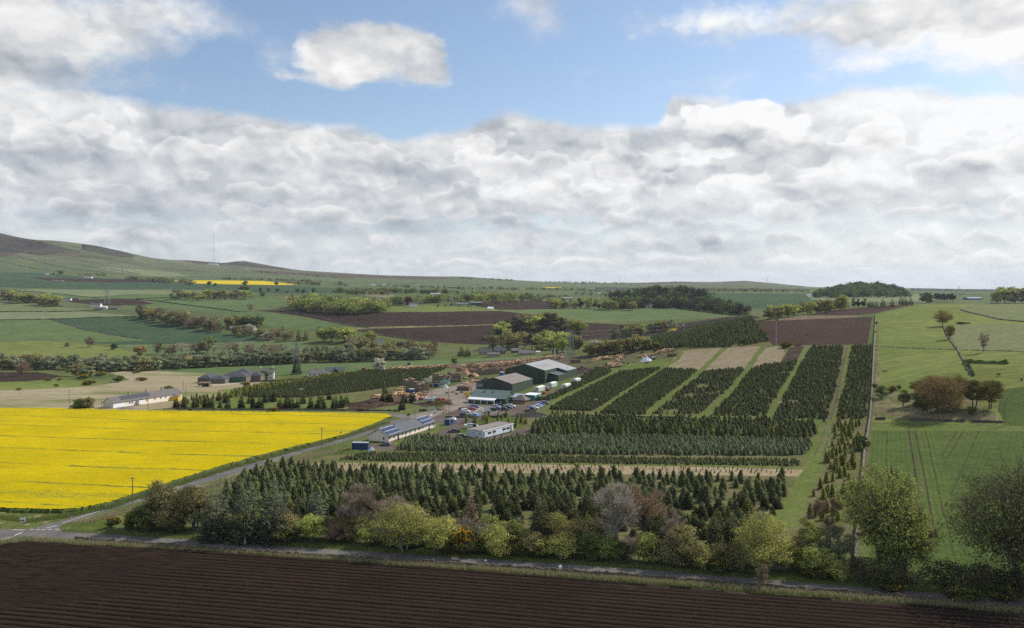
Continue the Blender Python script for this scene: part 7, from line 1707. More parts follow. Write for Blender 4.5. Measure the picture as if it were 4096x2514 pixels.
far_house(3250, 1185, 40, 3, 3, 'white_wall', 'insulator', 'pale farm buildings left of the domed wood', wins=0, chim=False, name='steading', cat='barn')
far_house(3905, 1200, 60, 6, 4, 'container_grey', 'insulator', 'pale blue farm shed beyond the hill crest', wins=0, chim=False, name='barn', cat='barn')
# ------------------------------------------------------------------ vehicles
def paint(name, col):
    m, nt, b = base_mat(name, 0.25, 0.6); b.inputs['Base Color'].default_value = (*col, 1); b.inputs['Coat Weight'].default_value = 0.5
for n_, c_ in dict(car_silver=(.42, .45, .48), car_white=(.75, .76, .78), car_black=(.014, .015, .018), car_navy=(.012, .022, .06), car_blue=(.03, .09, .30), car_light=(.22, .38, .62), car_red=(.42, .018, .02), car_grey=(.10, .12, .14)).items(): paint(n_, c_)
def vehicle(kind):
    root = thing('car', 'x', 'car', (0, 0, -500))
    prof = {'hatch': ([(-2.05, .32), (-2.08, .75), (-1.95, .98), (1.0, .92), (1.95, .74), (2.1, .55), (2.1, .32)], [(-1.92, .98), (-1.62, 1.42), (.05, 1.46), (.95, .94)], 1.74),
            'suv': ([(-2.2, .38), (-2.25, .85), (-2.18, 1.08), (1.1, 1.04), (2.1, .92), (2.25, .65), (2.25, .38)], [(-2.12, 1.08), (-1.95, 1.66), (.1, 1.70), (1.05, 1.06)], 1.86),
            'van': ([(-2.1, .35), (-2.12, 1.0), (-2.1, 1.25), (1.1, 1.05), (2.0, .92), (2.15, .6), (2.15, .35)], [(-2.1, 1.2), (-2.02, 1.78), (.35, 1.82), (1.15, 1.06)], 1.8),
            'pickup': ([(-2.6, .45), (-2.65, 1.05), (-.85, 1.08), (1.35, 1.06), (2.45, .98), (2.6, .65), (2.6, .45)], [(-.9, 1.08), (-.72, 1.68), (.55, 1.72), (1.3, 1.08)], 1.84)}[kind]
    body, cab, W_ = prof; h = W_ / 2; m = MB(); m.prism(body, -h, h)
    roof = cab[1:3]
    # cabin tapers inward
    m.add([(cab[0][0] + .05, -h + .06, cab[0][1] - .02), (cab[1][0], -h + .2, cab[1][1]), (cab[2][0], -h + .2, cab[2][1]), (cab[3][0], -h + .06, cab[3][1] - .02), (cab[0][0] + .05, h - .06, cab[0][1] - .02), (cab[1][0], h - .2, cab[1][1]), (cab[2][0], h - .2, cab[2][1]), (cab[3][0], h - .06, cab[3][1] - .02)],
          [(0, 1, 2, 3), (4, 7, 6, 5), (0, 4, 5, 1), (1, 5, 6, 2), (2, 6, 7, 3)])
    o = m.build('body', 'car_silver', root); o.material_slots[0].link = 'OBJECT'
    g = MB(); e = .02
    zl, zh = cab[0][1] + .07, cab[1][1] - .09
    x0, x1 = cab[0][0] + .22, cab[3][0] - .12; xt0, xt1 = cab[1][0] + .12, cab[2][0] - .05
    if kind == 'van': x0 = xt0 = .0
    for sgn in (-1, 1): g.add([(x0, sgn * (h - .08 + e), zl), (x1, sgn * (h - .08 + e), zl), (xt1, sgn * (h - .19 + e), zh), (xt0, sgn * (h - .19 + e), zh)], [(0, 1, 2, 3) if sgn < 0 else (3, 2, 1, 0)])
    g.add([(cab[3][0] - .02, -h + .12, cab[3][1] + .03), (cab[3][0] - .02, h - .12, cab[3][1] + .03), (cab[2][0] + .06, h - .26, cab[2][1] - .05), (cab[2][0] + .06, -h + .26, cab[2][1] - .05)], [(0, 1, 2, 3)])
    if kind != 'van': g.add([(cab[0][0] + .0, -h + .12, cab[0][1] + .05), (cab[0][0] + .0, h - .12, cab[0][1] + .05), (cab[1][0] - .05, h - .26, cab[1][1] - .08), (cab[1][0] - .05, -h + .26, cab[1][1] - .08)], [(3, 2, 1, 0)])
    g.build('windows', 'dark_glass', root)
    xw = body[-1][0] - .75; xr = body[0][0] + .75; rw = .32 if kind == 'hatch' else .37
    for x in (xr, xw):
        for s_ in (-1, 1):
            w_ = MB().bar((x, s_ * (h - .2), rw), (x, s_ * (h + .01), rw), rw, rw, 12).build('wheel', 'black_rubber', root); MB().bar((x, s_ * (h - .05), rw), (x, s_ * (h + .03), rw), rw * .55, rw * .5, 8).build('rim', 'steel_grey', w_)
    fx = body[-2][0]
    for s_ in (-1, 1): MB().box(fx - .14, s_ * (h - .42) - .16, body[-2][1] + .05, fx + .015, s_ * (h - .42) + .16, body[-2][1] + .2).build('headlight', 'white_paint', root)
    if kind == 'pickup': MB().box(-2.5, -h + .12, 1.085, -1.0, h - .12, 1.10).build('load_bed', 'black_rubber', root)
    return root
VP = {k: vehicle(k) for k in ('hatch', 'suv', 'van', 'pickup')}
def car(kind, u, v, deg, pm, label):
    src = VP[kind]; c = copy_tree(src, P(u, v), R(deg), label, None); c.name = {'van': 'van', 'pickup': 'pickup_truck'}.get(kind, 'car'); c['category'] = c.name.replace('_', ' ')
    for ch in c.children:
        if ch.name.startswith('body'): ch.material_slots[0].material = MATS[pm]
CARS = [('van',1862,1650,-14,'car_white','white panel van at the left of the car park'),('hatch',1850,1640,20,'car_black','black car behind the white panel van'),('hatch',1891,1640,-10,'car_red','small red car beside the white panel van'),('suv',1898,1632,-12,'car_blue','bright blue car behind the small red one'),
 ('hatch',1855,1664,8,'car_black','black car at the left of the row along the low wall'),('hatch',1885,1666,60,'car_grey','dark grey car in the row along the low wall'),('hatch',1909,1666,62,'car_light','light blue car in the row along the low wall'),('hatch',1949,1652,-178,'car_silver','silver hatchback nearest the camera in the car park'),
 ('suv',1968,1644,168,'car_black','black car just behind the nearest silver hatchback'),('hatch',1985,1639,166,'car_blue','blue car in the middle rank of the car park'),('suv',1986,1632,-14,'car_silver','silver estate car in front of the shop door'),('suv',1998,1626,-14,'car_black','black car closest to the shop door'),
 ('suv',2020,1642,-8,'car_black','black estate car in the middle of the car park'),('hatch',2033,1635,-10,'car_navy','dark blue car behind the black estate'),('suv',2045,1630,-12,'car_white','white sports utility car in front of the log kiosk'),('hatch',2016,1664,-172,'car_black','black hatchback alone by the wall gap'),
 ('suv',2112,1646,100,'car_black','black off roader at the near end of the diagonal row'),('suv',2126,1639,-22,'car_navy','dark blue car second in the diagonal row'),('hatch',2139,1636,-24,'car_white','white car third in the diagonal row'),('hatch',2151,1631,-24,'car_silver','silver car fourth in the diagonal row'),('hatch',2157,1626,-24,'car_light','pale blue car fifth in the diagonal row'),('hatch',2164,1620,-24,'car_blue','blue car sixth in the diagonal row'),('suv',2180,1617,-20,'car_black','black car at the far end of the diagonal row'),
 ('hatch',2178,1577,70,'car_red','red car beside the green caravans'),('hatch',2194,1562,72,'car_red','red car further up beside the silver one'),('suv',2191,1556,70,'car_silver','silver car further up between the caravans'),('pickup',1654,1582,8,'car_white','white pickup truck in front of the sawn boards'),('hatch',1709,1600,30,'car_white','white car behind the grey tipping trailer'),('hatch',1737,1600,-40,'car_white','white car between the trailer and the grey one'),
 ('suv',1757,1604,25,'car_grey','grey off roader beside the red bins'),('pickup',1817,1731,172,'car_black','black pickup truck beside the white office cabin'),('suv',1848,1752,5,'car_black','black car half hidden by the end of the office cabin'),('hatch',1541,1784,175,'car_grey','dark grey estate car at the gable of the bungalow'),('hatch',966,1534,10,'car_navy','dark car beside the stone barns')]
for a in CARS: car(*a)
for t_ in VP.values():
    for ch in list(t_.children):
        for c2 in list(ch.children): bpy.data.objects.remove(c2)
        bpy.data.objects.remove(ch)
    bpy.data.objects.remove(t_)
def simple(name, label, cat, u, v, rz, parts):
    """parts: (name, material, [shapes]) with shapes as tuples box/bar"""
    r = thing(name, label, cat, P(u, v), R(rz))
    for nm, mt, sh in parts:
        m = MB()
        for s_ in sh: (m.box if s_[0] == 'b' else m.bar)(*s_[1:])
        m.build(nm, mt, r)
    return r
def wheels(x, y, r_): return [('wheel', 'black_rubber', [('c', (a, s_ * y, r_), (a, s_ * (y + .25), r_), r_, r_, 12)]) for a in x for s_ in (-1, 1)]
simple('tipping_trailer', 'grey sided tipping trailer in front of the white cars', 'trailer', 1716, 1612, 0, [('body', 'steel_grey', [('b', -2.2, -1, .9, 2.2, 1, 2.3)]), ('chassis', 'black_metal', [('b', -3.2, -.1, .7, 2.2, .1, .9)])] + wheels((-.5, .6), .8, .42))
for i in range(3): simple('rubbish_bin', 'red wheeled rubbish bin, %s of the three beside the grey off roader' % ('left', 'middle', 'right')[i], 'bin', 1762 + i * 7, 1605 - i, -20, [('body', 'red_paint', [('b', -.4, -.4, 0, .4, .4, 1.35)]), ('lid', 'red_paint', [('b', -.44, -.44, 1.35, .44, .44, 1.45)])])
simple('tractor', 'red and blue tractor in front of the sawdust heaps', 'tractor', 1884, 1510, 20, [('bonnet', 'red_paint', [('b', .2, -.4, .8, 2.2, .4, 1.6)]), ('cab', 'dark_glass', [('b', -1.0, -.7, .9, .3, .7, 2.5)]), ('cab_roof', 'white_paint', [('b', -1.1, -.8, 2.5, .4, .8, 2.65)])] + wheels((-.8,), .6, .8) + wheels((1.7,), .5, .5))
simple('tractor', 'old tractor beside the heap of white plastic bags', 'tractor', 2612, 1440, 150, [('bonnet', 'green_paint', [('b', .2, -.4, .8, 2.2, .4, 1.6)]), ('cab', 'steel_grey', [('b', -1.0, -.7, .9, .3, .7, 2.5)])] + wheels((-.8,), .6, .8) + wheels((1.7,), .5, .5))
simple('tractor', 'tiny tractor working the far ploughed field', 'tractor', 2736, 1311, 10, [('bonnet', 'slate_grey', [('b', .2, -.6, .8, 3.2, .6, 2.2)]), ('cab', 'white_paint', [('b', -1.6, -1, .9, .3, 1, 3.4)])] + wheels((-1.2,), .8, 1.1) + wheels((2.4,), .6, .7))
simple('excavator', 'orange excavator boom rising behind the large shed', 'excavator', 2028, 1494, 0, [('boom', 'orange_paint', [('c', (-1.2, 0, 1), (.6, 0, 6.2), .45, .35), ('c', (.6, 0, 6.2), (1.4, 0, 3.2), .3, .25)]), ('body', 'orange_paint', [('b', -2.4, -1.2, .8, .4, 1.2, 2.2)]), ('track', 'black_rubber', [('b', -2.2, -1.4, 0, .6, 1.4, .8)])])
simple('excavator', 'small orange excavator in the meadow by the blossoming tree', 'excavator', 1459, 1479, 0, [('boom', 'red_paint', [('c', (0, 0, 1), (2.2, 0, 3.4), .3, .25), ('c', (2.2, 0, 3.4), (4.2, 0, 2.0), .22, .18)]), ('body', 'red_paint', [('b', -2.4, -.8, .5, .4, .8, 1.5)]), ('track', 'black_rubber', [('b', -2.4, -1, 0, .6, 1, .5)])])
simple('conveyor', 'grey sorting machine with conveyor behind the yellow skip', 'machine', 1710, 1540, 0, [('hopper', 'steel_grey', [('b', -2.6, -1, 1.2, .2, 1, 4.0)]), ('belt', 'white_paint', [('c', (-.2, -1.2, .8), (2.4, -1.2, 5.6), .3, .3), ('c', (1.8, -.4, .8), (2.9, -.4, 5.2), .22, .22)]), ('frame', 'black_metal', [('c', (-2, 0, 0), (-2, 0, 1.4), .15), ('c', (2.6, 0, 0), (2.6, 0, 4.5), .12)])])
simple('forklift', 'orange red lifting machine beside the white cars', 'machine', 1686, 1602, 0, [('body', 'red_paint', [('b', -1.6, -.8, .4, .6, .8, 1.5)]), ('arm', 'red_paint', [('c', (-1, 0, 1.5), (.4, 0, 4), .18), ('c', (.5, 0, .5), (3.6, 0, 3.9), .18)])] + wheels((-1, .4), .6, .45))
simple('boat_trailer', 'white covered boat behind the office cabin', 'boat', 1884, 1716, -20, [('hull', 'white_paint', [('b', -3, -.9, .9, 3, .9, 1.8)]), ('cover', 'insulator', [('b', -1.5, -.8, 1.8, 2.4, .8, 2.3)])] + wheels((0,), .8, .35))
simple('display_board', 'yellow display board standing beside the shop', 'board', 1870, 1591, -15, [('panel', 'yellow_paint', [('b', -1.1, -.15, .1, 1.1, .15, 3.2)]), ('picture', 'orange_paint', [('b', -.8, -.2, .6, .8, -.16, 1.6)])])
simple('cones', 'orange traffic cone beside the crates of the yard', 'cone', 1810, 1574, 0, [('cone_body', 'orange_paint', [('c', (0, 0, 0), (0, 0, .9), .3, .05, 8)])])
simple('cones', 'orange traffic cone left of the pair by the shed', 'cone', 1825, 1578, 0, [('cone_body', 'orange_paint', [('c', (0, 0, 0), (0, 0, .9), .3, .05, 8)])])

# ------------------------------------------------------------------ poles, pylons, mast, turbines
def pole(u, v, hpx, label, cross=0.0, mat='wood_pole', lampm=None, r0=.15, name='telegraph_pole', rzdeg=0, can=False):
    p = P(u, v); h = hpx * p.y / F; r = thing(name, label, 'pole' if 'lamp' not in name else 'lamp', p, R(rzdeg))
    MB().bar((0, 0, -.5), (0, 0, h), r0, r0 * .75, 8).build('post', mat, r)
    if cross:
        MB().box(-cross, -.06, h - .45, cross, .06, h - .32).build('crossarm', mat, r)
        for x in (-cross * .9, 0, cross * .9): MB().bar((x, 0, h - .32 if x else h), (x, 0, (h - .08) if x else h + .25), .07, .05, 6).build('insulator', 'insulator', r)
    if lampm: MB().box(-.9, -.15, h - .1, .9, .15, h + .05).build('lamp_head', lampm, r)
    if can: MB().bar((.05, -.35, h * .62), (.05, -.35, h * .62 + .9), .28, .28, 8).build('transformer', 'steel_grey', r)
    return r
for a in [(530,2022,112,'wooden pole with a crossarm beside the lower lane and the yellow field',.85),(1287,1796,84,'wooden pole with a crossarm at the middle of the lane',.85),(4017,1704,92,'wooden pole with a crossarm at the corner of the green crop field',.7)]: pole(*a)
for a in [(277,1649,87,'pole with a grey box left of the cottage row',0),(407,1648,50,'short pole in front of the cottage garage',0),(720,1652,84,'tall pole behind the top edge of the yellow field',0),(733,1562,42,'pole in the straw coloured field',0),(743,1580,32,'short pole in the straw coloured field',0),(592,1640,60,'pole in front of the cottage row',0),(586,1580,24,'small pole behind the cottage row',0),(1728,1622,74,'thin pole behind the grey tipping trailer',0),(1796,1666,112,'tall dark pole at the yard entrance',0),(858,1537,34,'pole in front of the stone barns',0)]: pole(*a, can=(a[0] in (277, 1796)))
for a in [(1204,1657,100,'lamp post with a T head at the end of the firs',0,'wood_pole','white_paint'),(1660,1672,62,'lamp post by the lane corner',0,'wood_pole','white_paint'),(1539,1566,44,'pale lamp post among the low firs',0,'steel_grey',None),(1615,1552,56,'lamp post left of the front crates',0,'steel_grey','steel_grey'),(1726,1517,38,'lamp post behind the back crates',0,'steel_grey','steel_grey'),(2200,1607,76,'lamp post beside the road to the caravans',0,'steel_grey','steel_grey'),(1944,1471,38,'lamp post behind the crates near the hamlet',0,'steel_grey','steel_grey'),(2384,1652,54,'lamp post with a T head among the firs',0,'wood_pole','white_paint'),(3121,1672,62,'lamp post with a T head between the right hand fir blocks',0,'wood_pole','white_paint')]:
    pole(*a, r0=.11, name='lamp_post')
def pylon(u, v, hpx, label, thin=1.0, rz=0.2):
    p = P(u, v); h = hpx * p.y / F; r = thing('pylon', label, 'pylon', p, rz); b0 = h * .115; t = h * .0045 * thin
    m = MB(); levels = [0, .18, .33, .46, .57, .66, .75, .84, .92]
    wd = lambda f: b0 * (1 - f) ** .9 * .92 + h * .012
    for sx, sy in ((-1, -1), (1, -1), (1, 1), (-1, 1)): m.bar((sx * b0, sy * b0, -1), (sx * h * .012, sy * h * .012, h * .96), t * 1.5, t)
    m.bar((0, 0, h * .95), (0, 0, h), t)
    m.build('leg', 'steel_pylon', r)
    m = MB()
    for f0, f1 in zip(levels, levels[1:]):
        a, b = wd(f0), wd(f1)
        c0 = [(-a, -a), (a, -a), (a, a), (-a, a)]; c1 = [(-b, -b), (b, -b), (b, b), (-b, b)]
        for i in range(4):
            j = (i + 1) % 4
            m.bar((*c0[i], f0 * h), (*c1[j], f1 * h), t * .7); m.bar((*c0[j], f0 * h), (*c1[i], f1 * h), t * .7); m.bar((*c1[i], f1 * h), (*c1[j], f1 * h), t * .6)
    m.build('bracing', 'steel_pylon', r)
    for f, wx in ((.62, .15), (.77, .165), (.91, .12)):
        a = MB(); L_ = wx * h
        for s_ in (-1, 1): a.bar((0, -wd(f), f * h), (s_ * L_, 0, f * h), t * .8); a.bar((0, wd(f), f * h), (s_ * L_, 0, f * h), t * .8); a.bar((0, 0, (f + .035) * h), (s_ * L_, 0, f * h), t * .7)
        o = a.build('crossarm', 'steel_pylon', r)
        ins = MB(); [ins.bar((s_ * L_, 0, f * h), (s_ * L_, 0, (f - .055) * h), t * 1.2) for s_ in (-1, 1)]; ins.build('insulators', 'insulator', o)
    return r, h
near_py, hp1 = pylon(1187, 1497, 132, 'big lattice pylon standing beside the white farmhouse'); near_py.rotation_euler.z = .5
mid_py, hp2 = pylon(2285, 1425, 112, 'lattice pylon at the edge of the scrub behind the sheds'); mid_py.rotation_euler.z = .3
for (u, v, h) in [(429,1218,88),(924,1172,36),(490,1100,34),(1180,1178,52),(1126,1095,22),(188,1102,40),(1415,1098,12),(1511,1102,18),(1325,1092,10),(3835,1175,30),(1700,1170,30)]: pylon(u, v, h, {429: 'distant pylon above the farm across the green fields', 924: 'distant pylon beside the far yellow field', 490: 'faint pylon on the left slope', 1180: 'distant pylon right of the far yellow field', 1126: 'faint pylon on the wooded slope', 188: 'faint pylon above the tiny white house', 1415: 'tiny pylon on the skyline, middle one of three', 1511: 'tiny pylon on the skyline, right one of three', 1325: 'tiny pylon on the skyline, left one of three', 3835: 'faint pylon beyond the right hand crest', 1700: 'faint pylon behind the far belt of trees'}[u], 1.0)
def wire(a, b_, sag, label, r_=.035, n=14):
    m = MB(); pts = []
    for i in range(n + 1): t = i / n; p = Vector(a).lerp(Vector(b_), t); p.z -= sag * 4 * t * (1 - t); pts.append(p)
    for p, q in zip(pts, pts[1:]): m.bar(p, q, r_, r_, 3)
    return setup(m.build('power_line', 'steel_grey'), None, label, 'wire', 'wires of the big pylons')
p1, p2 = near_py.location, mid_py.location
off = Vector((-430, -120, 0)); p0 = p1 + off; p0.z = p1.z
p3 = p2 + Vector((330, 420, 0)); p3.z = p2.z + 20
for f, wx in ((.57, .15), (.72, .165), (.86, .12)):
    for s_ in (-1, 1):
        o1 = Vector((s_ * wx * hp1 * .85, s_ * wx * hp1 * .4, f * hp1)); o2 = Vector((s_ * wx * hp2 * .9, s_ * wx * hp2 * .3, f * hp2))
        wire(p0 + o1, p1 + o1, 7, 'power line hanging from the big near pylon towards the left edge'); wire(p1 + o1, p2 + o2, 8, 'power line hanging between the two big pylons'); wire(p2 + o2, p3 + o2, 8, 'power line leading away beyond the second big pylon')
pp = P(1796, 1666); q_ = P(1660, 1672)
for dx in (-.4, .4): setup(wire((pp.x + dx, pp.y, pp.z + 12.5), (q_.x + dx, q_.y, q_.z + 6.8), .7, 'x'), None, 'thin wire from the dark entrance pole to the lane corner', 'wire', 'wires at the yard entrance')
ms = thing('radio_mast', 'very tall thin radio mast on the left skyline', 'mast', P(855, 1062)); k_ = ms.location.y / F
MB().bar((0, 0, -5), (0, 0, 134 * k_), .8 * k_, .5 * k_, 6).build('column', 'steel_grey', ms); MB().bar((0, 0, 128 * k_), (0, 0, 136 * k_), 1.0 * k_, .8 * k_, 6).build('antenna', 'white_paint', ms)
ms2 = thing('radio_mast', 'faint thin mast on the distant hill right of the middle', 'mast', P(3069, 1130)); k_ = ms2.location.y / F; MB().bar((0, 0, -5), (0, 0, 26 * k_), .6 * k_, .4 * k_, 5).build('column', 'steel_grey', ms2)
def turbine(u, v, hpx, bpx, label, angs, mat='white_paint', yaw=0.0, tw=.03, bm=None, tail=False):
    p = P(u, v); h = hpx * p.y / F; bl = bpx * p.y / F; r = thing('wind_turbine', label, 'wind turbine', p, yaw)
    MB().bar((0, 0, -1), (0, 0, h), h * tw, h * tw * .6, 10).build('tower', mat, r)
    MB().box(-h * .015, -h * .05, h - h * .015, h * .015, h * .04, h + h * .02).build('nacelle', bm or mat, r)
    for a in angs:
        c, s_ = math.cos(R(a)), math.sin(R(a)); m = MB(); n_ = Vector((-s_, 0, c)); d = Vector((c, 0, s_)); o = Vector((0, -h * .06, h)); w0, w1 = bl * .075, bl * .02
        m.slab(o - n_ * w0, o + d * bl - n_ * w1, o + d * bl + n_ * w1, o + n_ * w0, bl * .012); m.build('blade', bm or mat, r)
    MB().bar((0, -h * .07, h), (0, -h * .04, h), h * .02, h * .02, 8).build('hub', bm or mat, r)
    return r
t1 = turbine(3105, 1382, 101, 19, 'small wind turbine on a grey pole beside the brown hill field', (165, 285, 45), 'steel_grey', .3, .016, 'black_metal')
MB().bar((-1.0, -.5, 0), (0, 0, 2.6), .12, .1).bar((1.0, -.5, 0), (0, 0, 1.5), .12, .1).build('stay', 'steel_grey', t1)
turbine(1673, 1158, 20, 15, 'white wind turbine in the far valley, left one of the pair', (95, 215, 335), yaw=.2, tw=.045)
turbine(1896, 1166, 15, 12, 'white wind turbine in the far valley, right one of the pair', (170, 290, 50), 'white_paint', .2, .045)
turbine(3093, 1176, 26, 17, 'white wind turbine behind the dark green hill field', (325, 205, 85), yaw=.2, tw=.03)
pole(1886, 1244, 44, 'tall post beside the avenue tree in the far park', name='flag_pole', r0=.3)

# ------------------------------------------------------------------ walls, hedges and fences
def wallrun(name, label, cat, line, h, w_, mat, jag=.18, step=1.2, cap=None, seed=1):
    rng = np.random.default_rng(seed); pts = []
    Wp = []
    for a, b_ in zip(line, line[1:]):
        n = max(1, int(math.dist(a, b_) / 14))
        Wp += [P(a[0] + (b_[0] - a[0]) * i / n, a[1] + (b_[1] - a[1]) * i / n) for i in range(n)]
    Wp.append(P(*line[-1]))
    path = [Wp[0]]
    for a, b_ in zip(Wp, Wp[1:]):
        d = (b_ - a).length; n = max(1, int(d / max(step, a.y / 400)))
        for i in range(1, n + 1): q = a.lerp(b_, i / n); path.append(Vector((q.x, q.y, gz(q.x, q.y))))
    V = []; Fc = []
    for i, p in enumerate(path):
        d = path[min(i + 1, len(path) - 1)] - path[max(i - 1, 0)]; d.z = 0
        if d.length < 1e-4: d = Vector((1, 0, 0))
        d.normalize(); s_ = Vector((-d.y, d.x, 0)) * w_ / 2; hh = h * (1 + jag * rng.normal())
        jx = s_ * jag * float(rng.normal())
        V += [p - s_ * 1.15 - Vector((0, 0, .3)), p - s_ + jx + Vector((0, 0, hh * .6)), p - s_ * .6 + jx + Vector((0, 0, hh)), p + s_ * .6 + jx + Vector((0, 0, hh)), p + s_ + jx + Vector((0, 0, hh * .6)), p + s_ * 1.15 - Vector((0, 0, .3))]
        if i: o = 6 * i; Fc += [(o - 6 + k, o - 5 + k, o + 1 + k, o + k) for k in range(5)]
    n6 = len(V) - 6; Fc += [(0, 5, 4, 3, 2, 1), (n6, n6 + 1, n6 + 2, n6 + 3, n6 + 4, n6 + 5)]
    return setup(mesh_obj(name, V, Fc, mat, tint=rng.uniform(.7, 1.3, len(V))), None, label, cat)
DW = 'drystone_wall'
LW = [(300,2160),(500,2175),(1000,2212),(1600,2249),(2000,2272),(2600,2314),(3200,2361),(3600,2394),(4096,2436),(4250,2448)]
wallrun(DW, 'low mossy drystone wall along the near side of the lane', 'wall', LW, .75, .6, 'stone_dark', .22, .8)
wallrun(DW, 'long drystone wall between the firs and the right hand fields', 'wall', [(3503,1262),(3499,1330),(3495,1400),(3489,1546),(3480,1670),(3470,1740),(3458,1800),(3452,1880),(3440,1980),(3432,2080),(3424,2200),(3420,2260)], 1.25, .7, 'stone', .12)
wallrun(DW, 'drystone wall in front of the rough ground and domed tree, right part', 'wall', [(3636,1682),(3700,1684),(3860,1688)], 1.0, .7, 'stone_dark', .25)
wallrun(DW, 'short piece of drystone wall beside the long field wall', 'wall', [(3502,1679),(3542,1680)], 1.0, .7, 'stone_dark', .25)
wallrun(DW, 'last piece of drystone wall towards the pole', 'wall', [(3886,1689),(4014,1692)], .9, .7, 'stone_dark', .25)
wallrun(DW, 'drystone wall curving over the right hand pastures', 'wall', [(3842,1240),(3860,1232),(3900,1224),(3960,1218),(4120,1215)], .9, .7, 'stone', .2)
wallrun(DW, 'drystone wall sloping down across the upper right pastures', 'wall', [(3842,1241),(3880,1252),(3940,1266),(4000,1280),(4110,1290)], .9, .7, 'stone', .2)
wallrun(DW, 'broken wall running down from the large olive tree', 'wall', [(3775,1310),(3785,1340),(3810,1375),(3832,1402),(3850,1440),(3870,1480),(3885,1500)], .8, .8, 'stone', .35)
wallrun(DW, 'low wall along the yard side of the back road', 'wall', [(700,1638),(900,1640),(1200,1642),(1440,1644),(1560,1645),(1600,1648)], .7, .6, 'stone_dark', .25)
wallrun(DW, 'stone wall beside the yard gate', 'wall', [(1676,1646),(1706,1646)], 1.1, .6, 'stone_dark', .1)
wallrun(DW, 'low wall at the lower edge of the car park', 'wall', [(1780,1672),(1850,1672),(1912,1674)], .8, .5, 'stone_dark', .15)
wallrun(DW, 'low wall right of the gap below the car park', 'wall', [(1952,1672),(2030,1670)], .9, .5, 'stone_dark', .15)
wallrun(DW, 'wall in front of the white farmhouse', 'wall', [(998,1530),(1100,1526),(1180,1520),(1240,1516)], 1.1, .6, 'stone_dark', .15)
wallrun(DW, 'wall between the slope firs and the tall band', 'wall', [(2290,1664),(2420,1668),(2600,1672),(2760,1676)], .8, .6, 'stone_dark', .25)
wallrun('hedge', 'dark thorn hedge in the right hand pastures', 'hedge', [(3855,1452),(3900,1453),(3960,1455),(4040,1457)], 1.6, 1.6, 'hawthorn_leaves', .45)
wallrun('hedge', 'hedge running down behind the domed tree', 'hedge', [(3858,1455),(3880,1480),(3895,1506)], 1.3, 1.2, 'hawthorn_leaves', .5)
wallrun('hedge', 'clipped dark hedge in front of the newer house wing', 'hedge', [(1280,1512),(1340,1504),(1430,1494)], 2.0, 1.6, 'hawthorn_leaves', .1)
wallrun('hedge', 'scrubby verge hedge between the pasture fields', 'hedge', [(3500,1386),(3600,1392),(3750,1398),(3850,1402),(4000,1404),(4110,1410)], .5, .9, 'grass_dry', .4)
FB = [([(0,1163),(140,1168),(260,1180),(330,1188),(400,1194)],0),([(545,1199),(620,1205),(700,1216),(800,1228),(960,1249)],0),([(540,1197),(700,1190),(850,1192)],0),([(200,1279),(250,1292),(330,1318),(460,1342),(560,1358)],1),([(0,1249),(250,1248),(400,1242)],0),([(0,1282),(230,1278),(400,1271),(545,1268)],0),([(1120,1243),(1240,1262),(1380,1300),(1480,1314)],1),([(1420,1320),(1520,1342),(1620,1356),(1700,1368)],1),([(480,1384),(800,1380),(1100,1366)],2),
      ([(70,1030),(160,1050),(260,1072),(420,1092)],0),([(0,1046),(90,1066),(200,1086)],0),([(330,1064),(430,1076),(560,1098)],0),([(1400,1252),(1500,1248),(1700,1250),(1960,1244)],2),([(2000,1243),(2150,1262),(2330,1289),(2480,1286),(2700,1280),(2960,1266)],2),([(2700,1236),(2850,1254),(2960,1265)],0),([(0,1200),(120,1212),(250,1228)],0)]
for i, (ln_, k_) in enumerate(FB):
    nm_ = ('field_boundary', 'field_wall', 'grass_bank')[k_]
    wallrun(DW if k_ == 1 else 'hedge' if k_ == 0 else 'grass_bank', ('dark hedge line', 'stone wall line', 'pale grassy bank')[k_] + ' dividing the far fields, ' + ['under the left wood', 'below the dark ploughed strip', 'above the dark ploughed strip', 'beside the dark green field', 'under the far left meadow', 'above the two left green fields', 'at the left of the big ploughed field', 'at the foot of the big ploughed field', 'above the green meadow', 'high on the left slope', 'lowest on the left hillside', 'beside the pale left slope', 'above the big ploughed field', 'under the bright green field', 'beside the conifer wood', 'beside the left wood'][i],
            ('hedge', 'wall', 'bank')[k_], ln_, (1.3, 1.2, .5)[k_], (1.6, .9, 3.0)[k_], ('gorse_green', 'stone', 'grass_dry')[k_], .25, 3)
def fence(label, line, gap, h=1.15, mat='wood_grey', wires=True, rails=False):
    r = thing('fence', label, 'fence', P(*line[0])); o_ = r.location.copy(); m = MB(); prev = None; pts = []
    W_ = [P(*q) for a, b_ in zip(line, line[1:]) for q in [(a[0] + (b_[0] - a[0]) * i / 8, a[1] + (b_[1] - a[1]) * i / 8) for i in range(8)]] + [P(*line[-1])]
    acc = 0
    for a, b_ in zip(W_, W_[1:]):
        d = (b_ - a).length
        while acc < d: q = a.lerp(b_, acc / d); pts.append(Vector((q.x, q.y, gz(q.x, q.y))) - o_); acc += gap
        acc -= d
    pts = pts[:100]
    for p in pts: MB().box(p.x - .06, p.y - .06, p.z - .3, p.x + .06, p.y + .06, p.z + h).build('post', mat, r)
    for a, b_ in zip(pts, pts[1:]):
        for z in ((.35, .7, 1.05) if rails else (.5, 1.0)): m.bar(a + Vector((0, 0, z)), b_ + Vector((0, 0, z)), .05 if rails else .012, None, 4 if rails else 3)
    m.build('rails' if rails else 'wire', mat if rails else 'steel_grey', r); return r
fence('post and wire fence along the right side of the lane', [(428,2062),(575,2012),(700,1972),(813,1943),(1000,1886),(1198,1824),(1330,1786)], 4.5)
fence('post and wire fence along the yellow field', [(420,2034),(575,1982),(794,1912),(992,1848),(1149,1800),(1347,1749),(1471,1710),(1590,1674)], 5.0)
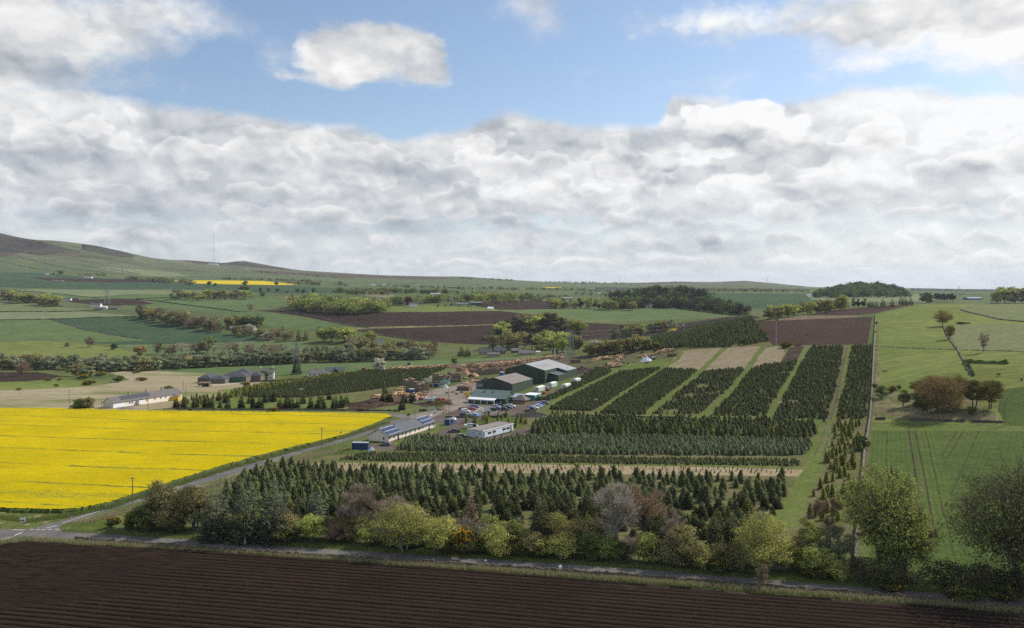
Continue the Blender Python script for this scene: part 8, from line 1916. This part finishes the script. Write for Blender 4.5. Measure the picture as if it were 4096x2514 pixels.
fence('fence crossing the pasture below the brown hill field', [(3520,1385),(3620,1390),(3740,1396),(3840,1402)], 6)
fence('posts behind the lane side wall, above the ploughed field', [(350,2158),(1000,2208),(1600,2245),(2200,2282),(2600,2310)], 6.5, .9)
fence('post and rail fence in the meadow behind the low firs', [(1700,1466),(1800,1456),(1900,1450),(2050,1440)], 6)
fence('white paddock fence beside the stone barns', [(842,1546),(890,1543),(965,1536)], 3, 1.2, 'white_wall', True, True)
fence('field fence at the right behind the round yellow green tree', [(4010,1564),(4050,1566),(4100,1566)], 5)
fence('wooden rails at the gate beside the dark blue container', [(1352,1776),(1368,1775)], 1.6, 1.3, 'wood_grey', True, True)
fence('wooden rails and gate right of the lane, by the lone young tree', [(1375,1775),(1392,1772)], 1.6, 1.3, 'wood_grey', True, True)
gt = thing('field_gate', 'galvanised gate at the yard entrance', 'gate', P(1712, 1650), .35); g_ = MB()
for z in (.2, .7, 1.2, 1.7, 2.2): g_.bar((0, 0, z), (4.2, 0, z), .06)
for x in (0, 1.4, 2.8, 4.2): g_.bar((x, 0, .1), (x, 0, 2.25), .06)
g_.build('bars', 'insulator', gt)

# ------------------------------------------------------------------ signs
s_ = thing('road_sign', 'white boarded sign with two legs at the road junction', 'sign', P(91, 2103), R(14)); k_ = s_.location.y / F
MB().bar((-7.5 * k_, 0, 0), (-7.5 * k_, 0, 20 * k_), .04).bar((7.5 * k_, 0, 0), (7.5 * k_, 0, 20 * k_), .04).build('leg', 'steel_grey', s_)
MB().box(-10 * k_, -.05, 15 * k_, 10 * k_, .0, 31 * k_).build('board', 'white_paint', s_); MB().box(-6 * k_, -.07, 17 * k_, 7 * k_, -.055, 24 * k_).build('printed_panel', 'brick_red', s_); MB().box(-9.3 * k_, -.07, 17.5 * k_, -6.6 * k_, -.055, 24 * k_).build('printed_panel', 'blue_paint', s_)
for (u, v, w_, inv, lab) in [(285, 2078, 12, True, 'back of a triangular give way sign at the junction'), (1363, 1750, 8, False, 'triangular warning sign beside the yellow field')]:
    s_ = thing('road_sign', lab, 'sign', P(u, v)); k_ = s_.location.y / F; MB().bar((0, 0, 0), (0, 0, 20 * k_), .05).build('post', 'steel_grey', s_)
    zt, zb = (24, 15) if inv else (24, 16)
    tri = [(-w_ / 2 * k_, zt * k_), (w_ / 2 * k_, zt * k_), (0, zb * k_)] if inv else [(-w_ / 2 * k_, zb * k_), (w_ / 2 * k_, zb * k_), (0, zt * k_)]
    MB().prism(tri, -.03, .03).build('plate', 'slate_grey', s_)
s_ = thing('marker_post', 'white marker post with a red top beside the lane', 'post', P(980, 2184)); k_ = s_.location.y / F; MB().bar((0, 0, 0), (0, 0, 30 * k_), .07, .07, 6).build('post', 'white_paint', s_); MB().bar((0, 0, 30 * k_), (0, 0, 39 * k_), .13, .13, 6).build('reflector', 'red_paint', s_)
s_ = thing('notice_board', 'grey framed notice board beside the yard gate', 'sign', P(1704, 1646)); k_ = s_.location.y / F; MB().bar((-.35, 0, 0), (-.35, 0, 2.9), .05).bar((.35, 0, 0), (.35, 0, 2.9), .05).build('leg', 'steel_grey', s_); MB().box(-.45, -.05, 1.5, .45, .0, 2.8).build('board', 'insulator', s_); MB().box(-.25, -.07, 1.8, .25, -.055, 2.4).build('printed_panel', 'slate_grey', s_)
s_ = thing('sign_board', 'white double panel sign at the yard entrance', 'sign', P(1741, 1654)); MB().box(-.45, -.08, .45, -.05, .0, 2.1).build('panel', 'white_paint', s_); MB().box(.02, -.08, .45, .42, .0, 2.1).build('panel', 'white_paint', s_); MB().box(-.5, -.02, 0, .45, .05, .6).build('base', 'black_metal', s_)

# ------------------------------------------------------------------ reindeer of logs, people, cattle
def reindeer(u, v, s_, lab, rz):
    r = thing('log_reindeer', lab, 'sculpture', P(u, v), rz); r.scale = (s_, s_, s_)
    MB().bar((-.8, 0, 1.15), (.8, 0, 1.15), .33, .33, 9).build('body', 'wood_fresh', r)
    for x in (-.6, .6):
        for y in (-.2, .2): MB().bar((x, y, 0), (x * .9, y, 1.0), .07, .08, 5).build('leg', 'bark_log', r)
    h_ = MB().bar((.75, 0, 1.3), (1.0, 0, 1.95), .1, .09, 5).bar((.85, 0, 1.95), (1.35, 0, 1.9), .2, .16, 7).build('head', 'wood_fresh', r)
    MB().bar((1.0, .05, 2.05), (.85, .45, 2.6), .04, .02, 4).bar((1.0, -.05, 2.05), (.85, -.45, 2.6), .04, .02, 4).build('antlers', 'bark_log', h_)
reindeer(1780, 1653, 1.0, 'larger log reindeer standing beside the entrance road', .1); reindeer(1770, 1655, .6, 'small log reindeer left of the larger one', .2)
def person(u, v, top, leg, label, rz=0.0):
    r = thing('person', label, 'person', P(u, v), rz)
    def grow(name, pts, edges, rad, mat):
        me = bpy.data.meshes.new(name); me.from_pydata(pts, edges, []); o = bpy.data.objects.new(name, me); COL.objects.link(o); md = o.modifiers.new('skin', 'SKIN')
        for i, q in enumerate(rad): me.skin_vertices[0].data[i].radius = (q, q * .85)
        me.skin_vertices[0].data[0].use_root = True; o.modifiers.new('sub', 'SUBSURF').levels = 1; me.materials.append(MATS[mat]); o.parent = r; return o
    grow('body', [(0, 0, .95), (0, 0, 1.2), (0, 0, 1.42), (0, 0, 1.54), (0, -.02, 1.68), (.19, 0, 1.40), (.26, -.02, 1.14), (.27, -.14, .92), (-.19, 0, 1.40), (-.26, .02, 1.14), (-.25, -.06, .88), (.10, 0, .88), (.12, -.03, .48), (.12, 0, .06), (.12, -.14, .03), (-.10, 0, .88), (-.12, .06, .48), (-.13, .08, .06), (-.13, -.06, .03)],
         [(0, 1), (1, 2), (2, 3), (3, 4), (2, 5), (5, 6), (6, 7), (2, 8), (8, 9), (9, 10), (0, 11), (11, 12), (12, 13), (13, 14), (0, 15), (15, 16), (16, 17), (17, 18)], [.15, .14, .15, .06, .11, .07, .05, .035, .07, .05, .035, .09, .065, .045, .04, .09, .065, .045, .04], 'caravan_white')
    MB().box(-.2, -.13, .93, .2, .13, 1.46).build('jacket', top, r); MB().box(-.19, -.11, .5, -.02, .11, .93).box(.02, -.12, .5, .19, .1, .93).build('trousers', leg, r)
    MB().bar((0, 0, 1.68), (0, 0, 1.82), .12, .07, 8).build('hair', 'bark_log', r)
person(1608, 1576, 'orange_paint', 'orange_paint', 'person in orange work clothes beside the sawn boards', .3)
person(2004, 1618, 'white_paint', 'slate_grey', 'person in a white top outside the shop door', -.3)
person(1591, 1474, 'black_metal', 'black_metal', 'person in dark clothes walking in the meadow, on the left', .1)
person(1613, 1473, 'black_metal', 'slate_grey', 'person in dark clothes walking in the meadow, on the right', .5)
plain('cow_hide', (0.10, 0.035, 0.016), 0.9, var=.3)
def cow(u, v, rz, down, label):
    r = thing('highland_cow', label, 'cow', P(u, v), rz)
    pts = [(-.8, 0, .95), (-.35, 0, .98), (.2, 0, .98), (.65, 0, 1.0), (.95, 0, .78 if down else 1.15), (1.25, 0, .35 if down else 1.18), (-.78, .2, .6), (-.86, .2, .38), (-.78, .2, .03), (-.78, -.2, .6), (-.86, -.2, .38), (-.78, -.2, .03), (.6, .2, .55), (.62, .2, .3), (.6, .2, .03), (.6, -.2, .55), (.66, -.2, .3), (.6, -.2, .03), (-1.02, 0, .9), (-1.06, 0, .4)]
    ed = [(0, 1), (1, 2), (2, 3), (3, 4), (4, 5), (0, 6), (6, 7), (7, 8), (0, 9), (9, 10), (10, 11), (3, 12), (12, 13), (13, 14), (3, 15), (15, 16), (16, 17), (0, 18), (18, 19)]
    ra = [.34, .38, .38, .36, .22, .15, .16, .10, .08, .16, .10, .08, .15, .09, .08, .15, .09, .08, .06, .05]
    me = bpy.data.meshes.new('body'); me.from_pydata(pts, ed, []); o = bpy.data.objects.new('body', me); COL.objects.link(o); o.modifiers.new('skin', 'SKIN')
    for i, q in enumerate(ra): me.skin_vertices[0].data[i].radius = (q * .8, q)
    me.skin_vertices[0].data[0].use_root = True; o.modifiers.new('sub', 'SUBSURF').levels = 1; o.parent = r; me.materials.append(MATS['cow_hide'])
    z = .5 if down else 1.35; x = 1.1
    MB().bar((x, .1, z), (x, .5, z + .12), .04, .02, 5).bar((x, -.1, z), (x, -.5, z + .12), .04, .02, 5).build('horns', 'caravan_white', r)
cow(3994, 1504, -1.2, False, 'brown highland cow standing facing away, left of the two'); cow(4087, 1524, .6, True, 'brown highland cow grazing near the right edge')
plain('sheep_fleece', (0.6, .56, .47), 0.95)
cow_h = thing('horse', 'white horse beside the field shelter', 'horse', P(798, 1552), .3)
me = bpy.data.meshes.new('body'); me.from_pydata([(-.8, 0, 1.2), (0, 0, 1.2), (.7, 0, 1.25), (1.1, 0, 1.6), (1.5, 0, 1.5), (-.75, .2, .6), (-.75, .2, 0), (-.75, -.2, .6), (-.75, -.2, 0), (.65, .2, .6), (.65, .2, 0), (.65, -.2, .6), (.65, -.2, 0)], [(0, 1), (1, 2), (2, 3), (3, 4), (0, 5), (5, 6), (0, 7), (7, 8), (2, 9), (9, 10), (2, 11), (11, 12)], [])
o = bpy.data.objects.new('body', me); COL.objects.link(o); o.modifiers.new('skin', 'SKIN')
for i, q in enumerate([.34, .36, .33, .17, .13, .12, .07, .12, .07, .11, .07, .11, .07]): me.skin_vertices[0].data[i].radius = (q, q)
o.parent = cow_h; me.materials.append(MATS['sheep_fleece'])
simple('feed_trough', 'stone feed trough in the pasture beside the field wall', 'trough', 3541, 1487, 0, [('basin', 'stone', [('b', -1.5, -.4, 0, 1.5, .4, .55)])])
simple('harrow', 'red farm implement parked in the thorn hedge', 'implement', 4005, 1454, 0, [('frame', 'red_paint', [('c', (-2.2, 0, .8), (2.2, 0, 1.0), .12), ('c', (-1.8, 0, .2), (-1.2, 0, 1.5), .1), ('c', (1.2, 0, .2), (1.8, 0, 1.3), .1), ('c', (-.4, 0, .1), (.3, 0, 1.4), .1)])])
simple('litter_bag', 'white bag lying at the roadside wall, left one', 'litter', 1942, 2246, 0, [('bag', 'white_bags', [('b', -.3, -.2, 0, .3, .2, .22), ('c', (-.2, 0, .2), (.1, .1, .35), .12)])])
simple('litter_bag', 'white bag caught on the lane side wall, right one', 'litter', 2241, 2284, 0, [('bag', 'white_bags', [('b', -.3, -.25, .5, .3, .25, 1.0), ('c', (-.2, 0, .9), (.2, .1, 1.2), .15)])])
simple('fallen_bollard', 'white and orange bollard knocked over at the junction', 'bollard', 107, 2106, 25, [('body', 'white_paint', [('c', (-.3, 0, .2), (.6, 0, .5), .1, .1, 8)]), ('band', 'orange_paint', [('c', (-.6, 0, .1), (-.28, 0, .21), .11, .11, 8)])])

# ------------------------------------------------------------------ road paint, puddles
def strip(name, line, w_, mat, dz=.02, dash=None, label=None, kind='structure'):
    W_ = [P(*q) for q in line]; m = MB()
    for a, b_ in zip(W_, W_[1:]):
        d = b_ - a; d.z = 0; L_ = d.length; d.normalize(); s_ = Vector((-d.y, d.x, 0)) * w_ / 2; x = 0; step = dash[0] if dash else 4.0
        while x < L_:
            e = min(L_, x + (dash[1] if dash else step)); q = []
            for pt in (a + d * x - s_, a + d * e - s_, a + d * e + s_, a + d * x + s_): q.append((pt.x, pt.y, gz(pt.x, pt.y) + dz))
            m.quad(*q); x += step
    return setup(m.build(name, mat), kind, label)
strip('road_marking', [(250,2092),(312,2073),(402,2044),(502,2014),(575,1996)], .16, 'white_paint')
strip('road_marking', [(120,2119),(165,2120),(240,2118)], .22, 'white_paint', dash=(1.6, 1.0))
strip('road_marking', [(52,2120),(100,2121)], .2, 'white_paint')
strip('road_marking', [(58,2143),(90,2131)], .28, 'white_paint')
strip('road_marking', [(186,2113),(228,2103)], .25, 'white_paint')
for l_ in ([(1895,1652),(1929,1628)], [(1925,1640),(1935,1634)], [(1960,1655),(1990,1648)]): strip('parking_line', l_, .25, 'white_wall')
plain('puddle_water', (0.30, 0.34, 0.38), 0.03, spec=1.0, var=0.0)
for i, (u, v, w_) in enumerate([(3302,1710,3),(3327,1704,3),(3330,1698,2),(3321,1727,4),(3319,1733,3),(3298,1772,2),(3291,1786,2),(3283,1806,2),(3272,1820,2)]):
    p = P(u, v, .03); k_ = p.y / F; n = 10; V = [(p.x + math.cos(6.283 * j / n) * w_ * k_ * (1 + .3 * math.sin(j * 2 + i)), p.y + math.sin(6.283 * j / n) * w_ * 1.6 * k_ * (1 + .3 * math.cos(j * 3 + i)), 0) for j in range(n)]
    V = [(x, y, gz(x, y) + .035) for x, y, _ in V]; setup(mesh_obj('puddle', V, [tuple(range(n))], 'puddle_water'), 'structure')

# ------------------------------------------------------------------ rough grass of the verges
def tufts(name, label, line, n, wpx, h, mat, seed, kind='stuff'):
    rng = np.random.default_rng(seed); A_ = []
    for i in range(n):
        u, v = along(line, rng.random()); v += rng.uniform(-wpx, wpx); d = depth(u, v); x = (u - CX) * d / F; A_.append((x + rng.normal(0, .3), d + rng.normal(0, .3)))
    A_ = np.array(A_); z = zat(A_[:, 0], A_[:, 1]); base = np.column_stack([A_, z]); base = np.repeat(base, 5, 0) + rng.normal(0, .16, (n * 5, 3)) * [1, 1, 0]
    tip = base + np.column_stack([rng.normal(0, .16, len(base)), rng.normal(0, .16, len(base)), h * rng.uniform(.5, 1.3, len(base))])
    V, T, t = sticks(rng, base, tip, .045, rng.uniform(.7, 1.3, len(base))); return setup(mesh_obj(name, V, T, mat, tint=t), kind, label, 'grass')
NV = [(0,2176),(110,2163),(300,2172),(500,2184),(1000,2214),(1600,2258),(2000,2285),(2600,2330),(3200,2376),(3600,2408),(4096,2448)]
tufts('verge_grass', 'green grass between the lane side wall and the ploughed field', NV, 9000, 8, .55, 'grass_blades', 1)
tufts('dry_grass', 'tall dry grass along the lane side wall', NV, 5200, 7, .85, 'grass_dry', 2)
tufts('verge_grass', 'green grass on the far verge of the lane', [(250,2122),(500,2136),(1000,2170),(1600,2208),(2200,2246),(2600,2274),(3200,2322),(4096,2394)], 5200, 5, .4, 'grass_blades', 3)
tufts('verge_grass', 'grass between the yellow field and the lane', [(0,2070),(120,2085),(270,2064),(440,2030),(600,1976),(800,1910),(1000,1850),(1200,1796),(1400,1742),(1560,1690)], 6500, 7, .5, 'grass_blades', 4)
tufts('dry_grass', 'dry grass on the bank right of the lane', [(320,2092),(430,2066),(640,2010),(850,1945),(1060,1876),(1250,1822),(1400,1800)], 3500, 8, .6, 'grass_dry', 5)
tufts('dry_grass', 'dry grass on the rough ground below the domed tree', [(3500,1640),(3600,1650),(3700,1668),(3850,1672),(3980,1668)], 3500, 14, .5, 'grass_dry', 6)
tufts('dry_grass', 'dry grass beside the long field wall', [(3512,1290),(3510,1400),(3500,1500),(3494,1600),(3480,1700),(3466,1800),(3460,1900)], 2600, 5, .6, 'grass_dry', 7)
# ------------------------------------------------------------------ the air
hz = MB().box(-9000, -400, -60, 9000, 15500, 420).build('haze', 'white_paint')
hm = bpy.data.materials.new('haze'); hm.use_nodes = True
for nd in list(hm.node_tree.nodes): hm.node_tree.nodes.remove(nd)
ho = hm.node_tree.nodes.new('ShaderNodeOutputMaterial'); hv = hm.node_tree.nodes.new('ShaderNodeVolumePrincipled')
hv.inputs['Color'].default_value = (0.80, 0.89, 1.0, 1); hv.inputs['Density'].default_value = 0.000036; hv.inputs['Anisotropy'].default_value = 0.2
hm.node_tree.links.new(hv.outputs[0], ho.inputs['Volume'])
hz.data.materials.clear(); hz.data.materials.append(hm)
setup(hz, 'stuff', 'thin blue haze lying over the valley and the far hills', 'haze')
bpy.context.view_layer.update()
